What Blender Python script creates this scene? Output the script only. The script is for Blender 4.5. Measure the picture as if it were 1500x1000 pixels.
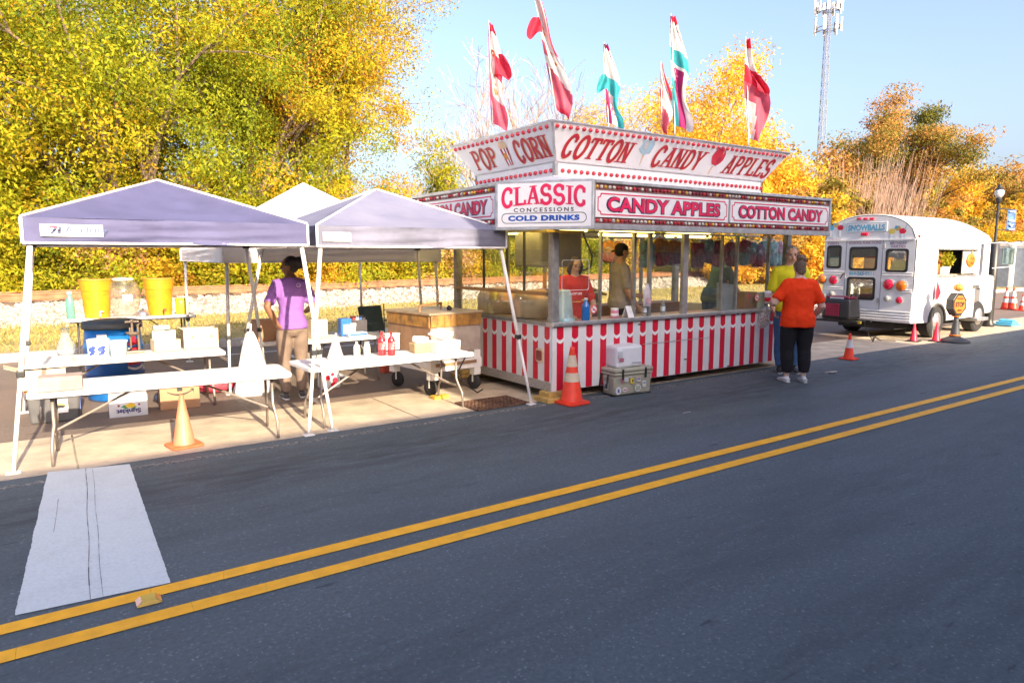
import bpy, bmesh, math, random
import numpy as np
from mathutils import Vector, Matrix, Quaternion, Euler
for o in list(bpy.data.objects): bpy.data.objects.remove(o)
S = bpy.context.scene
COL = S.collection
R = math.radians
random.seed(7); RNG = np.random.default_rng(7)

# ------------------------------------------------------------------ camera, sky, sun, exposure
CAM_H = 1.7; F_PX = 1004.0; PITCH = math.atan(125.5/1004); YAW = R(55.55)   # X runs along the road, Y away from it
cam_d = bpy.data.cameras.new('camera'); cam = bpy.data.objects.new('camera', cam_d); COL.objects.link(cam)
cam.location = (0, 0, CAM_H); cam.rotation_euler = (R(90)-PITCH, 0, YAW-R(90))
cam_d.sensor_width = 36; cam_d.lens = F_PX/1500*36; cam_d.clip_end = 2000; cam_d.clip_start = .05
S.camera = cam
SUN_EL = R(22); SUN_AZ = R(183)          # measured clockwise from +Y: the sun stands behind the camera
w = bpy.data.worlds.new('World'); S.world = w; w.use_nodes = True
nt = w.node_tree; bg = nt.nodes['Background']
sk = nt.nodes.new('ShaderNodeTexSky'); sk.sky_type = 'NISHITA'; sk.sun_disc = False
sk.sun_elevation = SUN_EL; sk.sun_rotation = SUN_AZ; sk.air_density = .92; sk.dust_density = 5.0; sk.ozone_density = 1.0
tint = nt.nodes.new('ShaderNodeMix'); tint.data_type = 'RGBA'; tint.blend_type = 'MULTIPLY'; tint.inputs[0].default_value = 1; tint.inputs[7].default_value = (1.01, .985, 1.09, 1)   # camera white balance
nt.links.new(sk.outputs[0], tint.inputs[6]); nt.links.new(tint.outputs[2], bg.inputs[0]); bg.inputs[1].default_value = 0.116
sd = bpy.data.lights.new('sun', 'SUN'); sun = bpy.data.objects.new('sun', sd); COL.objects.link(sun)
sd.energy = 3.9; sd.angle = R(.53); sd.color = (1, .83, .60)
to_sun = Vector((math.sin(SUN_AZ)*math.cos(SUN_EL), math.cos(SUN_AZ)*math.cos(SUN_EL), math.sin(SUN_EL)))
sun.rotation_euler = (-to_sun).to_track_quat('-Z', 'Y').to_euler(); sun.location = to_sun*40
S.view_settings.view_transform = 'Standard'; S.view_settings.look = 'None'
S.view_settings.exposure = 1.78; S.view_settings.gamma = 1

# ------------------------------------------------------------------ photo pixel (1500x1000) -> point on a known plane
_fh = np.array([math.cos(YAW), math.sin(YAW), 0]); _up = np.array([0, 0, 1.])
_fw = _fh*math.cos(PITCH)-_up*math.sin(PITCH); _rt = np.array([math.sin(YAW), -math.cos(YAW), 0]); _uv = np.cross(_rt, _fw)
def ray(x, y): return _fw+_rt*(x-750)/F_PX+_uv*(500-y)/F_PX
def G(x, y, z=0.):
    d = ray(x, y); return Vector(np.array([0, 0, CAM_H])+d*((z-CAM_H)/d[2]))
def onY(x, y, Y):
    d = ray(x, y); return Vector(np.array([0, 0, CAM_H])+d*(Y/d[1]))
def onX(x, y, X):
    d = ray(x, y); return Vector(np.array([0, 0, CAM_H])+d*(X/d[0]))

# ------------------------------------------------------------------ materials
MATS = {}
def mat(name, col, rough=.6, metal=0., var=.12, scale=6., bump=0., bscale=60., col2=None, trans=0., coat=0., spec=.5, dirt=0.):
    if name in MATS: return MATS[name]
    m = bpy.data.materials.new(name); m.use_nodes = True; MATS[name] = m
    n = m.node_tree.nodes; l = m.node_tree.links; b = n['Principled BSDF']
    b.inputs['Roughness'].default_value = rough; b.inputs['Metallic'].default_value = metal
    b.inputs['Specular IOR Level'].default_value = spec; b.inputs['Coat Weight'].default_value = coat
    tc = n.new('ShaderNodeTexCoord'); nz = n.new('ShaderNodeTexNoise')
    nz.inputs['Scale'].default_value = scale; nz.inputs['Detail'].default_value = 5; nz.inputs['Roughness'].default_value = .6
    l.new(tc.outputs['Object'], nz.inputs['Vector'])
    mx = n.new('ShaderNodeMix'); mx.data_type = 'RGBA'
    c2 = col2 if col2 else tuple(c*(1-var*2) for c in col)
    c1 = col if col2 else tuple(min(1, c*(1+var*.6)) for c in col)
    mx.inputs[6].default_value = (*c1, 1); mx.inputs[7].default_value = (*c2, 1)
    rp = n.new('ShaderNodeValToRGB'); rp.color_ramp.elements[0].position = .38; rp.color_ramp.elements[1].position = .68
    l.new(nz.outputs[0], rp.inputs[0]); l.new(rp.outputs[0], mx.inputs[0])
    out = mx.outputs[2]
    if dirt:
        n2 = n.new('ShaderNodeTexNoise'); n2.inputs['Scale'].default_value = 2.3; n2.inputs['Detail'].default_value = 9; n2.inputs['Roughness'].default_value = .72
        l.new(tc.outputs['Object'], n2.inputs['Vector'])
        r2 = n.new('ShaderNodeValToRGB'); r2.color_ramp.elements[0].position = .5; r2.color_ramp.elements[1].position = .75
        l.new(n2.outputs[0], r2.inputs[0]); ml = n.new('ShaderNodeMath'); ml.operation = 'MULTIPLY'; ml.inputs[1].default_value = dirt
        l.new(r2.outputs[0], ml.inputs[0]); m2 = n.new('ShaderNodeMix'); m2.data_type = 'RGBA'
        l.new(ml.outputs[0], m2.inputs[0]); l.new(out, m2.inputs[6]); m2.inputs[7].default_value = (.16, .13, .1, 1); out = m2.outputs[2]
    l.new(out, b.inputs['Base Color'])
    if bump:
        nb = n.new('ShaderNodeTexNoise'); nb.inputs['Scale'].default_value = bscale; nb.inputs['Detail'].default_value = 3
        l.new(tc.outputs['Object'], nb.inputs['Vector']); bp = n.new('ShaderNodeBump'); bp.inputs['Strength'].default_value = bump
        bp.inputs['Distance'].default_value = .02; l.new(nb.outputs[0], bp.inputs['Height']); l.new(bp.outputs[0], b.inputs['Normal'])
    if trans:
        tr = n.new('ShaderNodeBsdfTranslucent'); ms = n.new('ShaderNodeMixShader'); ms.inputs[0].default_value = trans
        l.new(out, tr.inputs[0]); l.new(b.outputs[0], ms.inputs[1]); l.new(tr.outputs[0], ms.inputs[2])
        l.new(ms.outputs[0], n['Material Output'].inputs[0])
    return m
def glass(name, tint=(1, 1, 1), refl=1.45, rough=.02, haze=0., hazecol=(.6, .6, .6)):
    if name in MATS: return MATS[name]
    m = bpy.data.materials.new(name); m.use_nodes = True; MATS[name] = m
    n = m.node_tree.nodes; l = m.node_tree.links; n.remove(n['Principled BSDF'])
    t = n.new('ShaderNodeBsdfTransparent'); t.inputs[0].default_value = (*tint, 1)
    g = n.new('ShaderNodeBsdfGlossy'); g.inputs['Roughness'].default_value = rough
    lw = n.new('ShaderNodeLayerWeight'); pw = n.new('ShaderNodeMath'); pw.operation = 'POWER'; pw.inputs[1].default_value = 4.2; l.new(lw.outputs['Facing'], pw.inputs[0])
    f = n.new('ShaderNodeMath'); f.operation = 'MULTIPLY_ADD'; f.inputs[1].default_value = .75; f.inputs[2].default_value = .035*refl/1.45; l.new(pw.outputs[0], f.inputs[0]); ms = n.new('ShaderNodeMixShader')
    last = t.outputs[0]
    if haze:
        d = n.new('ShaderNodeBsdfDiffuse'); d.inputs[0].default_value = (*hazecol, 1); m2 = n.new('ShaderNodeMixShader')
        tc = n.new('ShaderNodeTexCoord'); nz = n.new('ShaderNodeTexNoise'); nz.inputs['Scale'].default_value = 2.5
        l.new(tc.outputs['Object'], nz.inputs['Vector']); mm = n.new('ShaderNodeMath'); mm.operation = 'MULTIPLY'; mm.inputs[1].default_value = haze*2
        l.new(nz.outputs[0], mm.inputs[0]); l.new(mm.outputs[0], m2.inputs[0])
        l.new(last, m2.inputs[1]); l.new(d.outputs[0], m2.inputs[2]); last = m2.outputs[0]
    l.new(f.outputs[0], ms.inputs[0]); l.new(last, ms.inputs[1]); l.new(g.outputs[0], ms.inputs[2])
    l.new(ms.outputs[0], n['Material Output'].inputs[0]); return m
def leaf_mat(name, cols, trans=.48):
    if name in MATS: return MATS[name]
    m = bpy.data.materials.new(name); m.use_nodes = True; MATS[name] = m
    n = m.node_tree.nodes; l = m.node_tree.links; b = n['Principled BSDF']; b.inputs['Roughness'].default_value = .75
    b.inputs['Specular IOR Level'].default_value = .1
    at = n.new('ShaderNodeAttribute'); at.attribute_name = 'leaf'; rp = n.new('ShaderNodeValToRGB')
    e = rp.color_ramp.elements
    for i, c in enumerate(cols):
        p = i/(len(cols)-1)
        el = e[0] if i == 0 else (e[len(e)-1] if i == len(cols)-1 else e.new(p))
        el.position = p; el.color = (*c, 1)
    l.new(at.outputs['Fac'], rp.inputs[0]); l.new(rp.outputs[0], b.inputs['Base Color'])
    tr = n.new('ShaderNodeBsdfTranslucent'); ms = n.new('ShaderNodeMixShader'); ms.inputs[0].default_value = trans
    l.new(rp.outputs[0], tr.inputs[0]); l.new(b.outputs[0], ms.inputs[1]); l.new(tr.outputs[0], ms.inputs[2])
    l.new(ms.outputs[0], n['Material Output'].inputs[0]); return m

# ------------------------------------------------------------------ mesh builder
def basis(axis):
    a = Vector(axis).normalized(); h = Vector((0, 0, 1)) if abs(a.z) < .9 else Vector((1, 0, 0))
    u = a.cross(h).normalized(); return u, u.cross(a).normalized(), a
class MB:
    def __init__(s): s.v = []; s.f = []; s.m = []; s.mi = 0
    def add(s, vs, fs):
        k = len(s.v); s.v += [tuple(v) for v in vs]
        for f in fs: s.f.append([i+k for i in f]); s.m.append(s.mi)
        return s
    def box(s, c, d, rot=None, taper=1.):
        x, y, z = d[0]/2, d[1]/2, d[2]/2; vs = []
        for sz in (-1, 1):
            t = taper if sz > 0 else 1
            for sx, sy in ((-1, -1), (1, -1), (1, 1), (-1, 1)):
                p = Vector((sx*x*t, sy*y*t, sz*z))
                if rot: p = rot @ p
                vs.append(p+Vector(c))
        return s.add(vs, [(3, 2, 1, 0), (4, 5, 6, 7), (0, 1, 5, 4), (1, 2, 6, 5), (2, 3, 7, 6), (3, 0, 4, 7)])
    def span(s, a, b): return s.box([(p+q)/2 for p, q in zip(a, b)], [abs(q-p) for p, q in zip(a, b)])
    def tube(s, pts, r, n=8, cap=True):
        pts = [Vector(p) for p in pts]; rr = r if isinstance(r, (list, tuple)) else [r]*len(pts)
        vs = []; u = None
        for i, p in enumerate(pts):
            t = (pts[min(i+1, len(pts)-1)]-pts[max(i-1, 0)]).normalized()
            if u is None: u = basis(t)[0]
            u = (u-t*u.dot(t)); u = u.normalized() if u.length > 1e-6 else basis(t)[0]
            w_ = t.cross(u)
            for k in range(n):
                a = 2*math.pi*k/n; vs.append(p+(u*math.cos(a)+w_*math.sin(a))*rr[i])
        fs = []
        for i in range(len(pts)-1):
            for k in range(n): fs.append((i*n+k, i*n+(k+1) % n, (i+1)*n+(k+1) % n, (i+1)*n+k))
        if cap: fs.append(tuple(range(n-1, -1, -1))); fs.append(tuple(range((len(pts)-1)*n, len(pts)*n)))
        return s.add(vs, fs)
    def cyl(s, a, b, r, r2=None, n=12): return s.tube([a, b], [r, r if r2 is None else r2], n)
    def lathe(s, c, prof, n=16, axis=(0, 0, 1), closed=True):
        u, v, a = basis(axis); c = Vector(c); vs = []
        for r, z in prof:
            for k in range(n):
                t = 2*math.pi*k/n; vs.append(c+(u*math.cos(t)+v*math.sin(t))*r+a*z)
        fs = []
        for i in range(len(prof)-1):
            for k in range(n): fs.append((i*n+(k+1) % n, i*n+k, (i+1)*n+k, (i+1)*n+(k+1) % n))
        if closed: fs.append(tuple(range(n))); fs.append(tuple(range(len(prof)*n-1, (len(prof)-1)*n-1, -1)))
        return s.add(vs, fs)
    def prism(s, poly, o, u, v, th):          # 2-D outline in plane (o,u,v), extruded by th along u x v
        o, u, v = Vector(o), Vector(u), Vector(v); nn = u.cross(v).normalized()*th; k = len(poly)
        vs = [o+u*a+v*b for a, b in poly]+[o+u*a+v*b+nn for a, b in poly]
        return s.add(vs, [tuple(range(k-1, -1, -1)), tuple(range(k, 2*k))]+[(i, (i+1) % k, k+(i+1) % k, k+i) for i in range(k)])
    def sphere(s, c, r, n=12, m=8, rot=None):
        r = (r, r, r) if isinstance(r, (int, float)) else r; vs = []; c = Vector(c)
        def P(x, y, z):
            p = Vector((x*r[0], y*r[1], z*r[2])); return c+(rot @ p if rot else p)
        vs.append(P(0, 0, -1))
        for j in range(1, m):
            ph = math.pi*j/m-math.pi/2
            for k in range(n):
                t = 2*math.pi*k/n; vs.append(P(math.cos(ph)*math.cos(t), math.cos(ph)*math.sin(t), math.sin(ph)))
        vs.append(P(0, 0, 1)); fs = [(0, 1+(k+1) % n, 1+k) for k in range(n)]
        for j in range(m-2):
            for k in range(n): fs.append((1+j*n+k, 1+j*n+(k+1) % n, 1+(j+1)*n+(k+1) % n, 1+(j+1)*n+k))
        fs += [(len(vs)-1, 1+(m-2)*n+k, 1+(m-2)*n+(k+1) % n) for k in range(n)]
        return s.add(vs, fs)
    def grid(s, fn, nu, nv):
        vs = [fn(i/nu, j/nv) for j in range(nv+1) for i in range(nu+1)]
        return s.add(vs, [(j*(nu+1)+i, j*(nu+1)+i+1, (j+1)*(nu+1)+i+1, (j+1)*(nu+1)+i) for j in range(nv) for i in range(nu)])
    def loft(s, pts, a, b, side, n=14):       # elliptical sections: half-width a along side, b across
        pts = [Vector(p) for p in pts]; vs = []
        for i, p in enumerate(pts):
            t = (pts[min(i+1, len(pts)-1)]-pts[max(i-1, 0)]).normalized()
            u = Vector(side); u = (u-t*u.dot(t)).normalized(); w_ = t.cross(u)
            for k in range(n):
                q = 2*math.pi*k/n; vs.append(p+u*math.cos(q)*a[i]+w_*math.sin(q)*b[i])
        fs = []
        for i in range(len(pts)-1):
            for k in range(n): fs.append((i*n+k, i*n+(k+1) % n, (i+1)*n+(k+1) % n, (i+1)*n+k))
        fs.append(tuple(range(n-1, -1, -1))); fs.append(tuple(range((len(pts)-1)*n, len(pts)*n)))
        return s.add(vs, fs)
    def mesh(s, name, ms, inv=None):
        me = bpy.data.meshes.new(name)
        vs = [inv @ Vector(v) for v in s.v] if inv is not None else s.v
        me.from_pydata(vs, [], s.f)
        ms = ms if isinstance(ms, (list, tuple)) else [ms]
        for m in ms: me.materials.append(m)
        if len(ms) > 1: me.polygons.foreach_set('material_index', s.m)
        me.update(); return me
    def build(s, name, ms, parent=None, smooth=False, bevel=0., world=True, **kw):
        inv = wmat(parent).inverted() if (parent is not None and world) else None
        me = s.mesh(name, ms, inv)
        if smooth: me.polygons.foreach_set('use_smooth', [True]*len(me.polygons))
        return link(name, me, parent, bevel, smooth, **kw)
WM = {}
def wmat(o):
    m = WM.get(o.name)
    return m if m is not None else Matrix.Identity(4)
def link(name, me, parent=None, bevel=0., smooth=False, label=None, cat=None, group=None, kind=None):
    o = bpy.data.objects.new(name, me); COL.objects.link(o)
    if parent is not None: o.parent = parent; WM[o.name] = wmat(parent)
    if bevel:
        b = o.modifiers.new('bevel', 'BEVEL'); b.width = bevel; b.segments = 2; b.limit_method = 'ANGLE'; b.angle_limit = R(35)
    if smooth == 'auto' or (smooth and smooth is not True): pass
    tag(o, label, cat, group, kind); return o
def tag(o, label=None, cat=None, group=None, kind=None):
    if label: o['label'] = label
    if cat: o['category'] = cat
    if group: o['group'] = group
    if kind: o['kind'] = kind
    return o
def thing(name, label, cat, loc=(0, 0, 0), rotz=0., group=None, scale=1.):
    o = bpy.data.objects.new(name, None); COL.objects.link(o); o.empty_display_size = .1
    o.location = loc; o.rotation_euler = (0, 0, rotz); o.scale = (scale,)*3
    WM[o.name] = Matrix.Translation(Vector(loc)) @ Matrix.Rotation(rotz, 4, 'Z') @ Matrix.Scale(scale, 4)
    return tag(o, label, cat, group)
def dup(root, loc, rotz=0., label=None, scale=None):
    r = root.copy(); COL.objects.link(r); r.location = loc; r.rotation_euler = (0, 0, rotz)
    if scale: r.scale = scale if isinstance(scale, (tuple, list)) else (scale,)*3
    if label: r['label'] = label
    for ch in root.children:
        c = ch.copy(); COL.objects.link(c); c.parent = r
        for g in ch.children:
            d = g.copy(); COL.objects.link(d); d.parent = c
    return r
def frame(o, u, v):                      # matrix: local x->u, y->v, z->u x v
    u = Vector(u).normalized(); v = Vector(v).normalized(); n = u.cross(v)
    m = Matrix.Identity(4)
    for i in range(3): m[i][0] = u[i]; m[i][1] = v[i]; m[i][2] = n[i]; m[i][3] = Vector(o)[i]
    return m

# ------------------------------------------------------------------ lettering
def text_mesh(txt, width, height, m, bold=0., shear=0., spacing=1., ext=.0015, arch=0.):
    cu = bpy.data.curves.new('t', 'FONT'); cu.body = txt; cu.size = 1; cu.offset = bold; cu.shear = shear; cu.space_character = spacing
    cu.align_x = 'CENTER'; cu.align_y = 'CENTER'; cu.resolution_u = 3
    o = bpy.data.objects.new('t', cu); COL.objects.link(o)
    dg = bpy.context.evaluated_depsgraph_get(); me = bpy.data.meshes.new_from_object(o.evaluated_get(dg))
    bpy.data.objects.remove(o)
    co = np.zeros(len(me.vertices)*3); me.vertices.foreach_get('co', co); co = co.reshape(-1, 3)
    lo, hi = co.min(0), co.max(0); sz = np.maximum(hi-lo, 1e-6)
    co -= (lo+hi)/2; co[:, 0] *= width/sz[0]; co[:, 1] *= height/sz[1]
    if arch: co[:, 1] += arch*(1-(co[:, 0]/(width/2))**2)
    me.vertices.foreach_set('co', co.ravel()); me.materials.clear(); me.materials.append(m); me.update()
    return me
def put_text(txt, o, u, v, width, height, m, parent, name='lettering', off=.004, **kw):
    me = text_mesh(txt, width, height, m, **kw)
    n = Vector(u).normalized().cross(Vector(v).normalized())
    M = frame(Vector(o)+n*off, u, v)
    if parent is not None: M = wmat(parent).inverted() @ M
    if txt.count(' ') == 1 and '\n' not in txt:                 # two words: two pieces of lettering, cut at the gap between them
        xs = np.array([p.center.x for p in me.polygons]); lo = [min(me.vertices[i].co.x for i in p.vertices) for p in me.polygons]; hi = [max(me.vertices[i].co.x for i in p.vertices) for p in me.polygons]
        iv = sorted(zip(lo, hi)); top = iv[0][1]; best = (0, 0)
        for a, c in iv[1:]:
            if a-top > best[0]: best = (a-top, (a+top)/2)
            top = max(top, c)
        me.transform(M); vs = [v.co.copy() for v in me.vertices]; out = None
        for side in (0, 1):
            b = MB()
            for p, q in zip(me.polygons, xs):
                if (q > best[1]) == bool(side): b.add([vs[i] for i in p.vertices], [tuple(range(len(p.vertices)))])
            if b.f: out = link(name, b.mesh(name, m), parent)
        return out
    me.transform(M); return link(name, me, parent)
# slab-serif strokes on a 0..1 x 0..1 box; H marks a serif at that end
def arc(cx, cy, rx, ry, a0, a1, n=10): return [(cx+rx*math.cos(R(a0+(a1-a0)*i/n)), cy+ry*math.sin(R(a0+(a1-a0)*i/n))) for i in range(n+1)]
GL = {
 'C': [(arc(.5, .5, .42, .5, 40, 320, 16), 1.)], 'O': [(arc(.5, .5, .42, .5, 0, 360, 20), 1.)],
 'L': [([(.2, 1), (.2, 0)], 1.), ([(.2, .05), (.9, .05), (.9, .25)], .7)], 'I': [([(.5, 1), (.5, 0)], 1.)],
 'A': [([(.1, 0), (.5, 1)], .7), ([(.5, 1), (.9, 0)], 1.), ([(.25, .33), (.75, .33)], .6)],
 'S': [(arc(.5, .74, .36, .26, 30, 270, 10)+arc(.5, .26, .38, .26, 90, -150, 10)[1:], 1.)],
 'P': [([(.2, 0), (.2, 1)], 1.), ([(.2, .96)]+arc(.5, .73, .36, .23, 90, -90, 8)+[(.2, .5)], .8)],
 'R': [([(.2, 0), (.2, 1)], 1.), ([(.2, .96)]+arc(.5, .74, .34, .22, 90, -90, 8)+[(.2, .52)], .8), ([(.45, .52), (.9, 0)], 1.)],
 'N': [([(.15, 0), (.15, 1)], .8), ([(.15, 1), (.85, 0)], 1.), ([(.85, 0), (.85, 1)], .8)],
 'T': [([(.5, 0), (.5, 1)], 1.), ([(.05, .78), (.05, .95), (.95, .95), (.95, .78)], .7)],
 'D': [([(.2, 0), (.2, 1)], 1.), ([(.2, .96)]+arc(.42, .5, .46, .46, 90, -90, 12)+[(.2, .04)], .9)],
 'Y': [([(.1, 1), (.5, .45)], 1.), ([(.9, 1), (.5, .45)], .8), ([(.5, .45), (.5, 0)], 1.)],
 'E': [([(.2, 0), (.2, 1)], 1.), ([(.2, .95), (.88, .95), (.88, .78)], .7), ([(.2, .05), (.9, .05), (.9, .24)], .7), ([(.2, .52), (.68, .52)], .7)],
}
def stroke_word(txt, width, height, wt, gap=.12, slant=0., serif=.0, arch=0.):   # list of 2-D quads, centred on 0,0
    adv = {'I': .55, ' ': .55}; tot = sum(adv.get(c, 1.) for c in txt)+gap*(len(txt)-1); cw = width/tot; x = -width/2; Q = []
    for c in txt:
        a = adv.get(c, 1.)
        for pts, k in GL.get(c, []):
            P = [(x+(p[0]-(.5 if c == 'I' else 0))*cw+(.275*cw if c == 'I' else 0), p[1]*height-height/2) for p in pts]
            hw = wt*k/2
            for i in range(len(P)-1):
                (x0, y0), (x1, y1) = P[i], P[i+1]; L = math.hypot(x1-x0, y1-y0)
                if L < 1e-6: continue
                nx, ny = -(y1-y0)/L*hw, (x1-x0)/L*hw; ex, ey = (x1-x0)/L*hw*.35, (y1-y0)/L*hw*.35
                if len(P) == 2: ex = ey = 0
                Q.append([(x0-nx-ex, y0-ny-ey), (x1-nx+ex, y1-ny+ey), (x1+nx+ex, y1+ny+ey), (x0+nx-ex, y0+ny-ey)])
            if serif and len(pts) == 2 and abs(pts[0][1]-pts[1][1]) > .5:
                for px, py in P:
                    if abs(abs(py)-height/2) < .01*height:
                        sy = 1 if py > 0 else -1; hs = wt*serif
                        Q.append([(px-hs, py-sy*wt*.32), (px+hs, py-sy*wt*.32), (px+hs, py+sy*.0), (px-hs, py+sy*.0)])
            if serif and c in 'CS':
                for px, py in (P[0], P[-1]): Q.append([(px-wt*.55, py-wt*.75), (px+wt*.35, py-wt*.75), (px+wt*.35, py+wt*.75), (px-wt*.55, py+wt*.75)])
        x += cw*(a+gap)
    return [[(p[0]+p[1]*slant, p[1]+arch*(1-(2*p[0]/width)**2)) for p in q] for q in Q]
def put_strokes(txt, o, u, v, width, height, m, parent, wt, off=.004, name='lettering', **kw):
    b = MB(); n = Vector(u).normalized().cross(Vector(v).normalized()); o = Vector(o)+n*off
    u = Vector(u).normalized(); v = Vector(v).normalized()
    for i, q in enumerate(stroke_word(txt, width, height, wt, **kw)):
        e = n*(.00006*(i % 29)); b.add([o+u*a+v*c+e for a, c in q], [(0, 1, 2, 3)])
    return b.build(name, m, parent)
def rrect(w, h, r, n=5):
    P = []
    for cx, cy, a in ((w/2-r, h/2-r, 0), (-w/2+r, h/2-r, 90), (-w/2+r, -h/2+r, 180), (w/2-r, -h/2+r, 270)):
        P += [(cx+r*math.cos(R(a+90*i/n)), cy+r*math.sin(R(a+90*i/n))) for i in range(n+1)]
    return P
def ring(b, P, o, u, v, wd, off=0.):       # outline band along closed 2-D loop P, scaled inwards by wd
    o = Vector(o); u = Vector(u).normalized(); v = Vector(v).normalized(); n = u.cross(v); k = len(P)
    W_ = max(p[0] for p in P); H_ = max(p[1] for p in P)
    I = [(p[0]*(W_-wd)/W_, p[1]*(H_-wd)/H_) for p in P]
    b.add([o+u*p[0]+v*p[1]+n*off for p in P]+[o+u*p[0]+v*p[1]+n*off for p in I], [(i, (i+1) % k, k+(i+1) % k, k+i) for i in range(k)])
def disc(b, c, u, v, ru, rv=None, n=16, off=0.):
    u = Vector(u).normalized(); v = Vector(v).normalized(); nn = u.cross(v); rv = ru if rv is None else rv; c = Vector(c)+nn*off
    b.add([c+u*math.cos(2*math.pi*k/n)*ru+v*math.sin(2*math.pi*k/n)*rv for k in range(n)], [tuple(range(n))])
def plate(b, c, u, v, w_, h_, off=0.):
    u = Vector(u).normalized(); v = Vector(v).normalized(); c = Vector(c)+u.cross(v)*off
    b.add([c+u*x*w_/2+v*y*h_/2 for x, y in ((-1, -1), (1, -1), (1, 1), (-1, 1))], [(0, 1, 2, 3)])
ORD = 'first second third fourth fifth sixth seventh eighth ninth tenth eleventh twelfth thirteenth fourteenth fifteenth sixteenth seventeenth eighteenth nineteenth twentieth twenty-first twenty-second twenty-third twenty-fourth twenty-fifth twenty-sixth'.split()
X, Y, Z = Vector((1, 0, 0)), Vector((0, 1, 0)), Vector((0, 0, 1))
# ------------------------------------------------------------------ ground, road, markings
def asphalt(name, base, speck, sc=1., stain=.5, warm=None, band=()):
    m = bpy.data.materials.new(name); m.use_nodes = True; n = m.node_tree.nodes; l = m.node_tree.links; b = n['Principled BSDF']
    tc = n.new('ShaderNodeTexCoord')
    def noise(s, det=4, rg=.6, vec=None):
        q = n.new('ShaderNodeTexNoise'); q.inputs['Scale'].default_value = s; q.inputs['Detail'].default_value = det; q.inputs['Roughness'].default_value = rg
        l.new(vec if vec else tc.outputs['Object'], q.inputs['Vector']); return q.outputs[0]
    def ramp(src, a, c):
        r = n.new('ShaderNodeValToRGB'); r.color_ramp.elements[0].position = a; r.color_ramp.elements[1].position = c; l.new(src, r.inputs[0]); return r.outputs[0]
    def mix(f, a, c, mode='MIX'):
        x = n.new('ShaderNodeMix'); x.data_type = 'RGBA'; x.blend_type = mode
        if isinstance(f, float): x.inputs[0].default_value = f
        else: l.new(f, x.inputs[0])
        for i, q in ((6, a), (7, c)):
            if isinstance(q, tuple): x.inputs[i].default_value = (*q, 1)
            else: l.new(q, x.inputs[i])
        return x.outputs[2]
    vo = n.new('ShaderNodeTexVoronoi'); vo.inputs['Scale'].default_value = 95*sc; l.new(tc.outputs['Object'], vo.inputs['Vector'])
    c = mix(ramp(noise(38*sc, 6, .75), .35, .7), tuple(x*.78 for x in base), tuple(x*1.28 for x in base))
    c = mix(ramp(vo.outputs['Color'], .80, .97), c, speck)
    mp = n.new('ShaderNodeMapping'); mp.inputs['Scale'].default_value = (.35, 1.3, 1); l.new(tc.outputs['Object'], mp.inputs[0])
    f = n.new('ShaderNodeMath'); f.operation = 'MULTIPLY'; f.inputs[1].default_value = stain; l.new(ramp(noise(1.1, 9, .68, mp.outputs[0]), .46, .68), f.inputs[0])
    c = mix(f.outputs[0], c, tuple(x*.55 for x in base))
    mp2 = n.new('ShaderNodeMapping'); mp2.inputs['Scale'].default_value = (1.2, 5, 1); l.new(tc.outputs['Object'], mp2.inputs[0])
    c = mix(ramp(noise(1.9, 7, .6, mp2.outputs[0]), .645, .70), c, tuple(x*.5 for x in base))
    if band:                                        # rubbed-in tyre dirt along the parking edge
        sx = n.new('ShaderNodeSeparateXYZ'); l.new(tc.outputs['Object'], sx.inputs[0])
        for y0, wd, amt in band:
            a = n.new('ShaderNodeMath'); a.operation = 'SUBTRACT'; a.inputs[1].default_value = y0; l.new(sx.outputs[1], a.inputs[0])
            e = n.new('ShaderNodeMath'); e.operation = 'MULTIPLY'; l.new(a.outputs[0], e.inputs[0]); l.new(a.outputs[0], e.inputs[1])
            q = n.new('ShaderNodeMapRange'); q.inputs[1].default_value = 0; q.inputs[2].default_value = wd*wd; q.inputs[3].default_value = amt; q.inputs[4].default_value = 0; l.new(e.outputs[0], q.inputs[0])
            k = n.new('ShaderNodeMath'); k.operation = 'MULTIPLY'; l.new(q.outputs[0], k.inputs[0]); l.new(ramp(noise(1.6, 8, .7, mp2.outputs[0]), .36, .62), k.inputs[1])
            c = mix(k.outputs[0], c, tuple(x*.42 for x in base))
    if warm: c = mix(ramp(noise(.7, 5), .4, .7), c, warm)
    l.new(c, b.inputs['Base Color']); b.inputs['Roughness'].default_value = .72; b.inputs['Specular IOR Level'].default_value = .35
    bp = n.new('ShaderNodeBump'); bp.inputs['Strength'].default_value = .55; bp.inputs['Distance'].default_value = .006
    l.new(noise(130*sc, 3, .7), bp.inputs['Height']); l.new(bp.outputs[0], b.inputs['Normal']); return m
M_road = asphalt('road asphalt', (.094, .117, .132), (.20, .228, .245), band=((5.45, .65, .85), (4.55, .4, .3), (2.5, .5, .35), (1.3, .6, .4)))
M_lot = asphalt('parking lot asphalt', (.18, .142, .118), (.26, .22, .18), .8, .4, (.215, .155, .118))
M_conc = mat('gutter concrete', (.56, .46, .34), .85, var=.13, scale=3., bump=.35, bscale=160., dirt=.35)
M_kerb = mat('kerb concrete', (.42, .39, .35), .85, var=.15, scale=4., bump=.3, bscale=120., dirt=.3)
M_grass0 = mat('dry verge soil', (.38, .29, .12), .95, scale=1.2, col2=(.22, .20, .07), bump=.6, bscale=60)
M_white = mat('white road paint', (.60, .64, .64), .75, var=.05, scale=55., bump=.08, bscale=150., dirt=.16)
M_yel = mat('yellow road paint', (1.0, .46, .015), .65, var=.08, scale=9., bump=.25, bscale=160., dirt=.15)
def sheet(name, x0, x1, y0, y1, z, m, **kw):
    b = MB(); b.add([(x0, y0, z), (x1, y0, z), (x1, y1, z), (x0, y1, z)], [(0, 1, 2, 3)]); return b.build(name, m, None, kind='structure', **kw)
sheet('ground', -500, 900, -300, 900, -.06, M_grass0)
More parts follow.
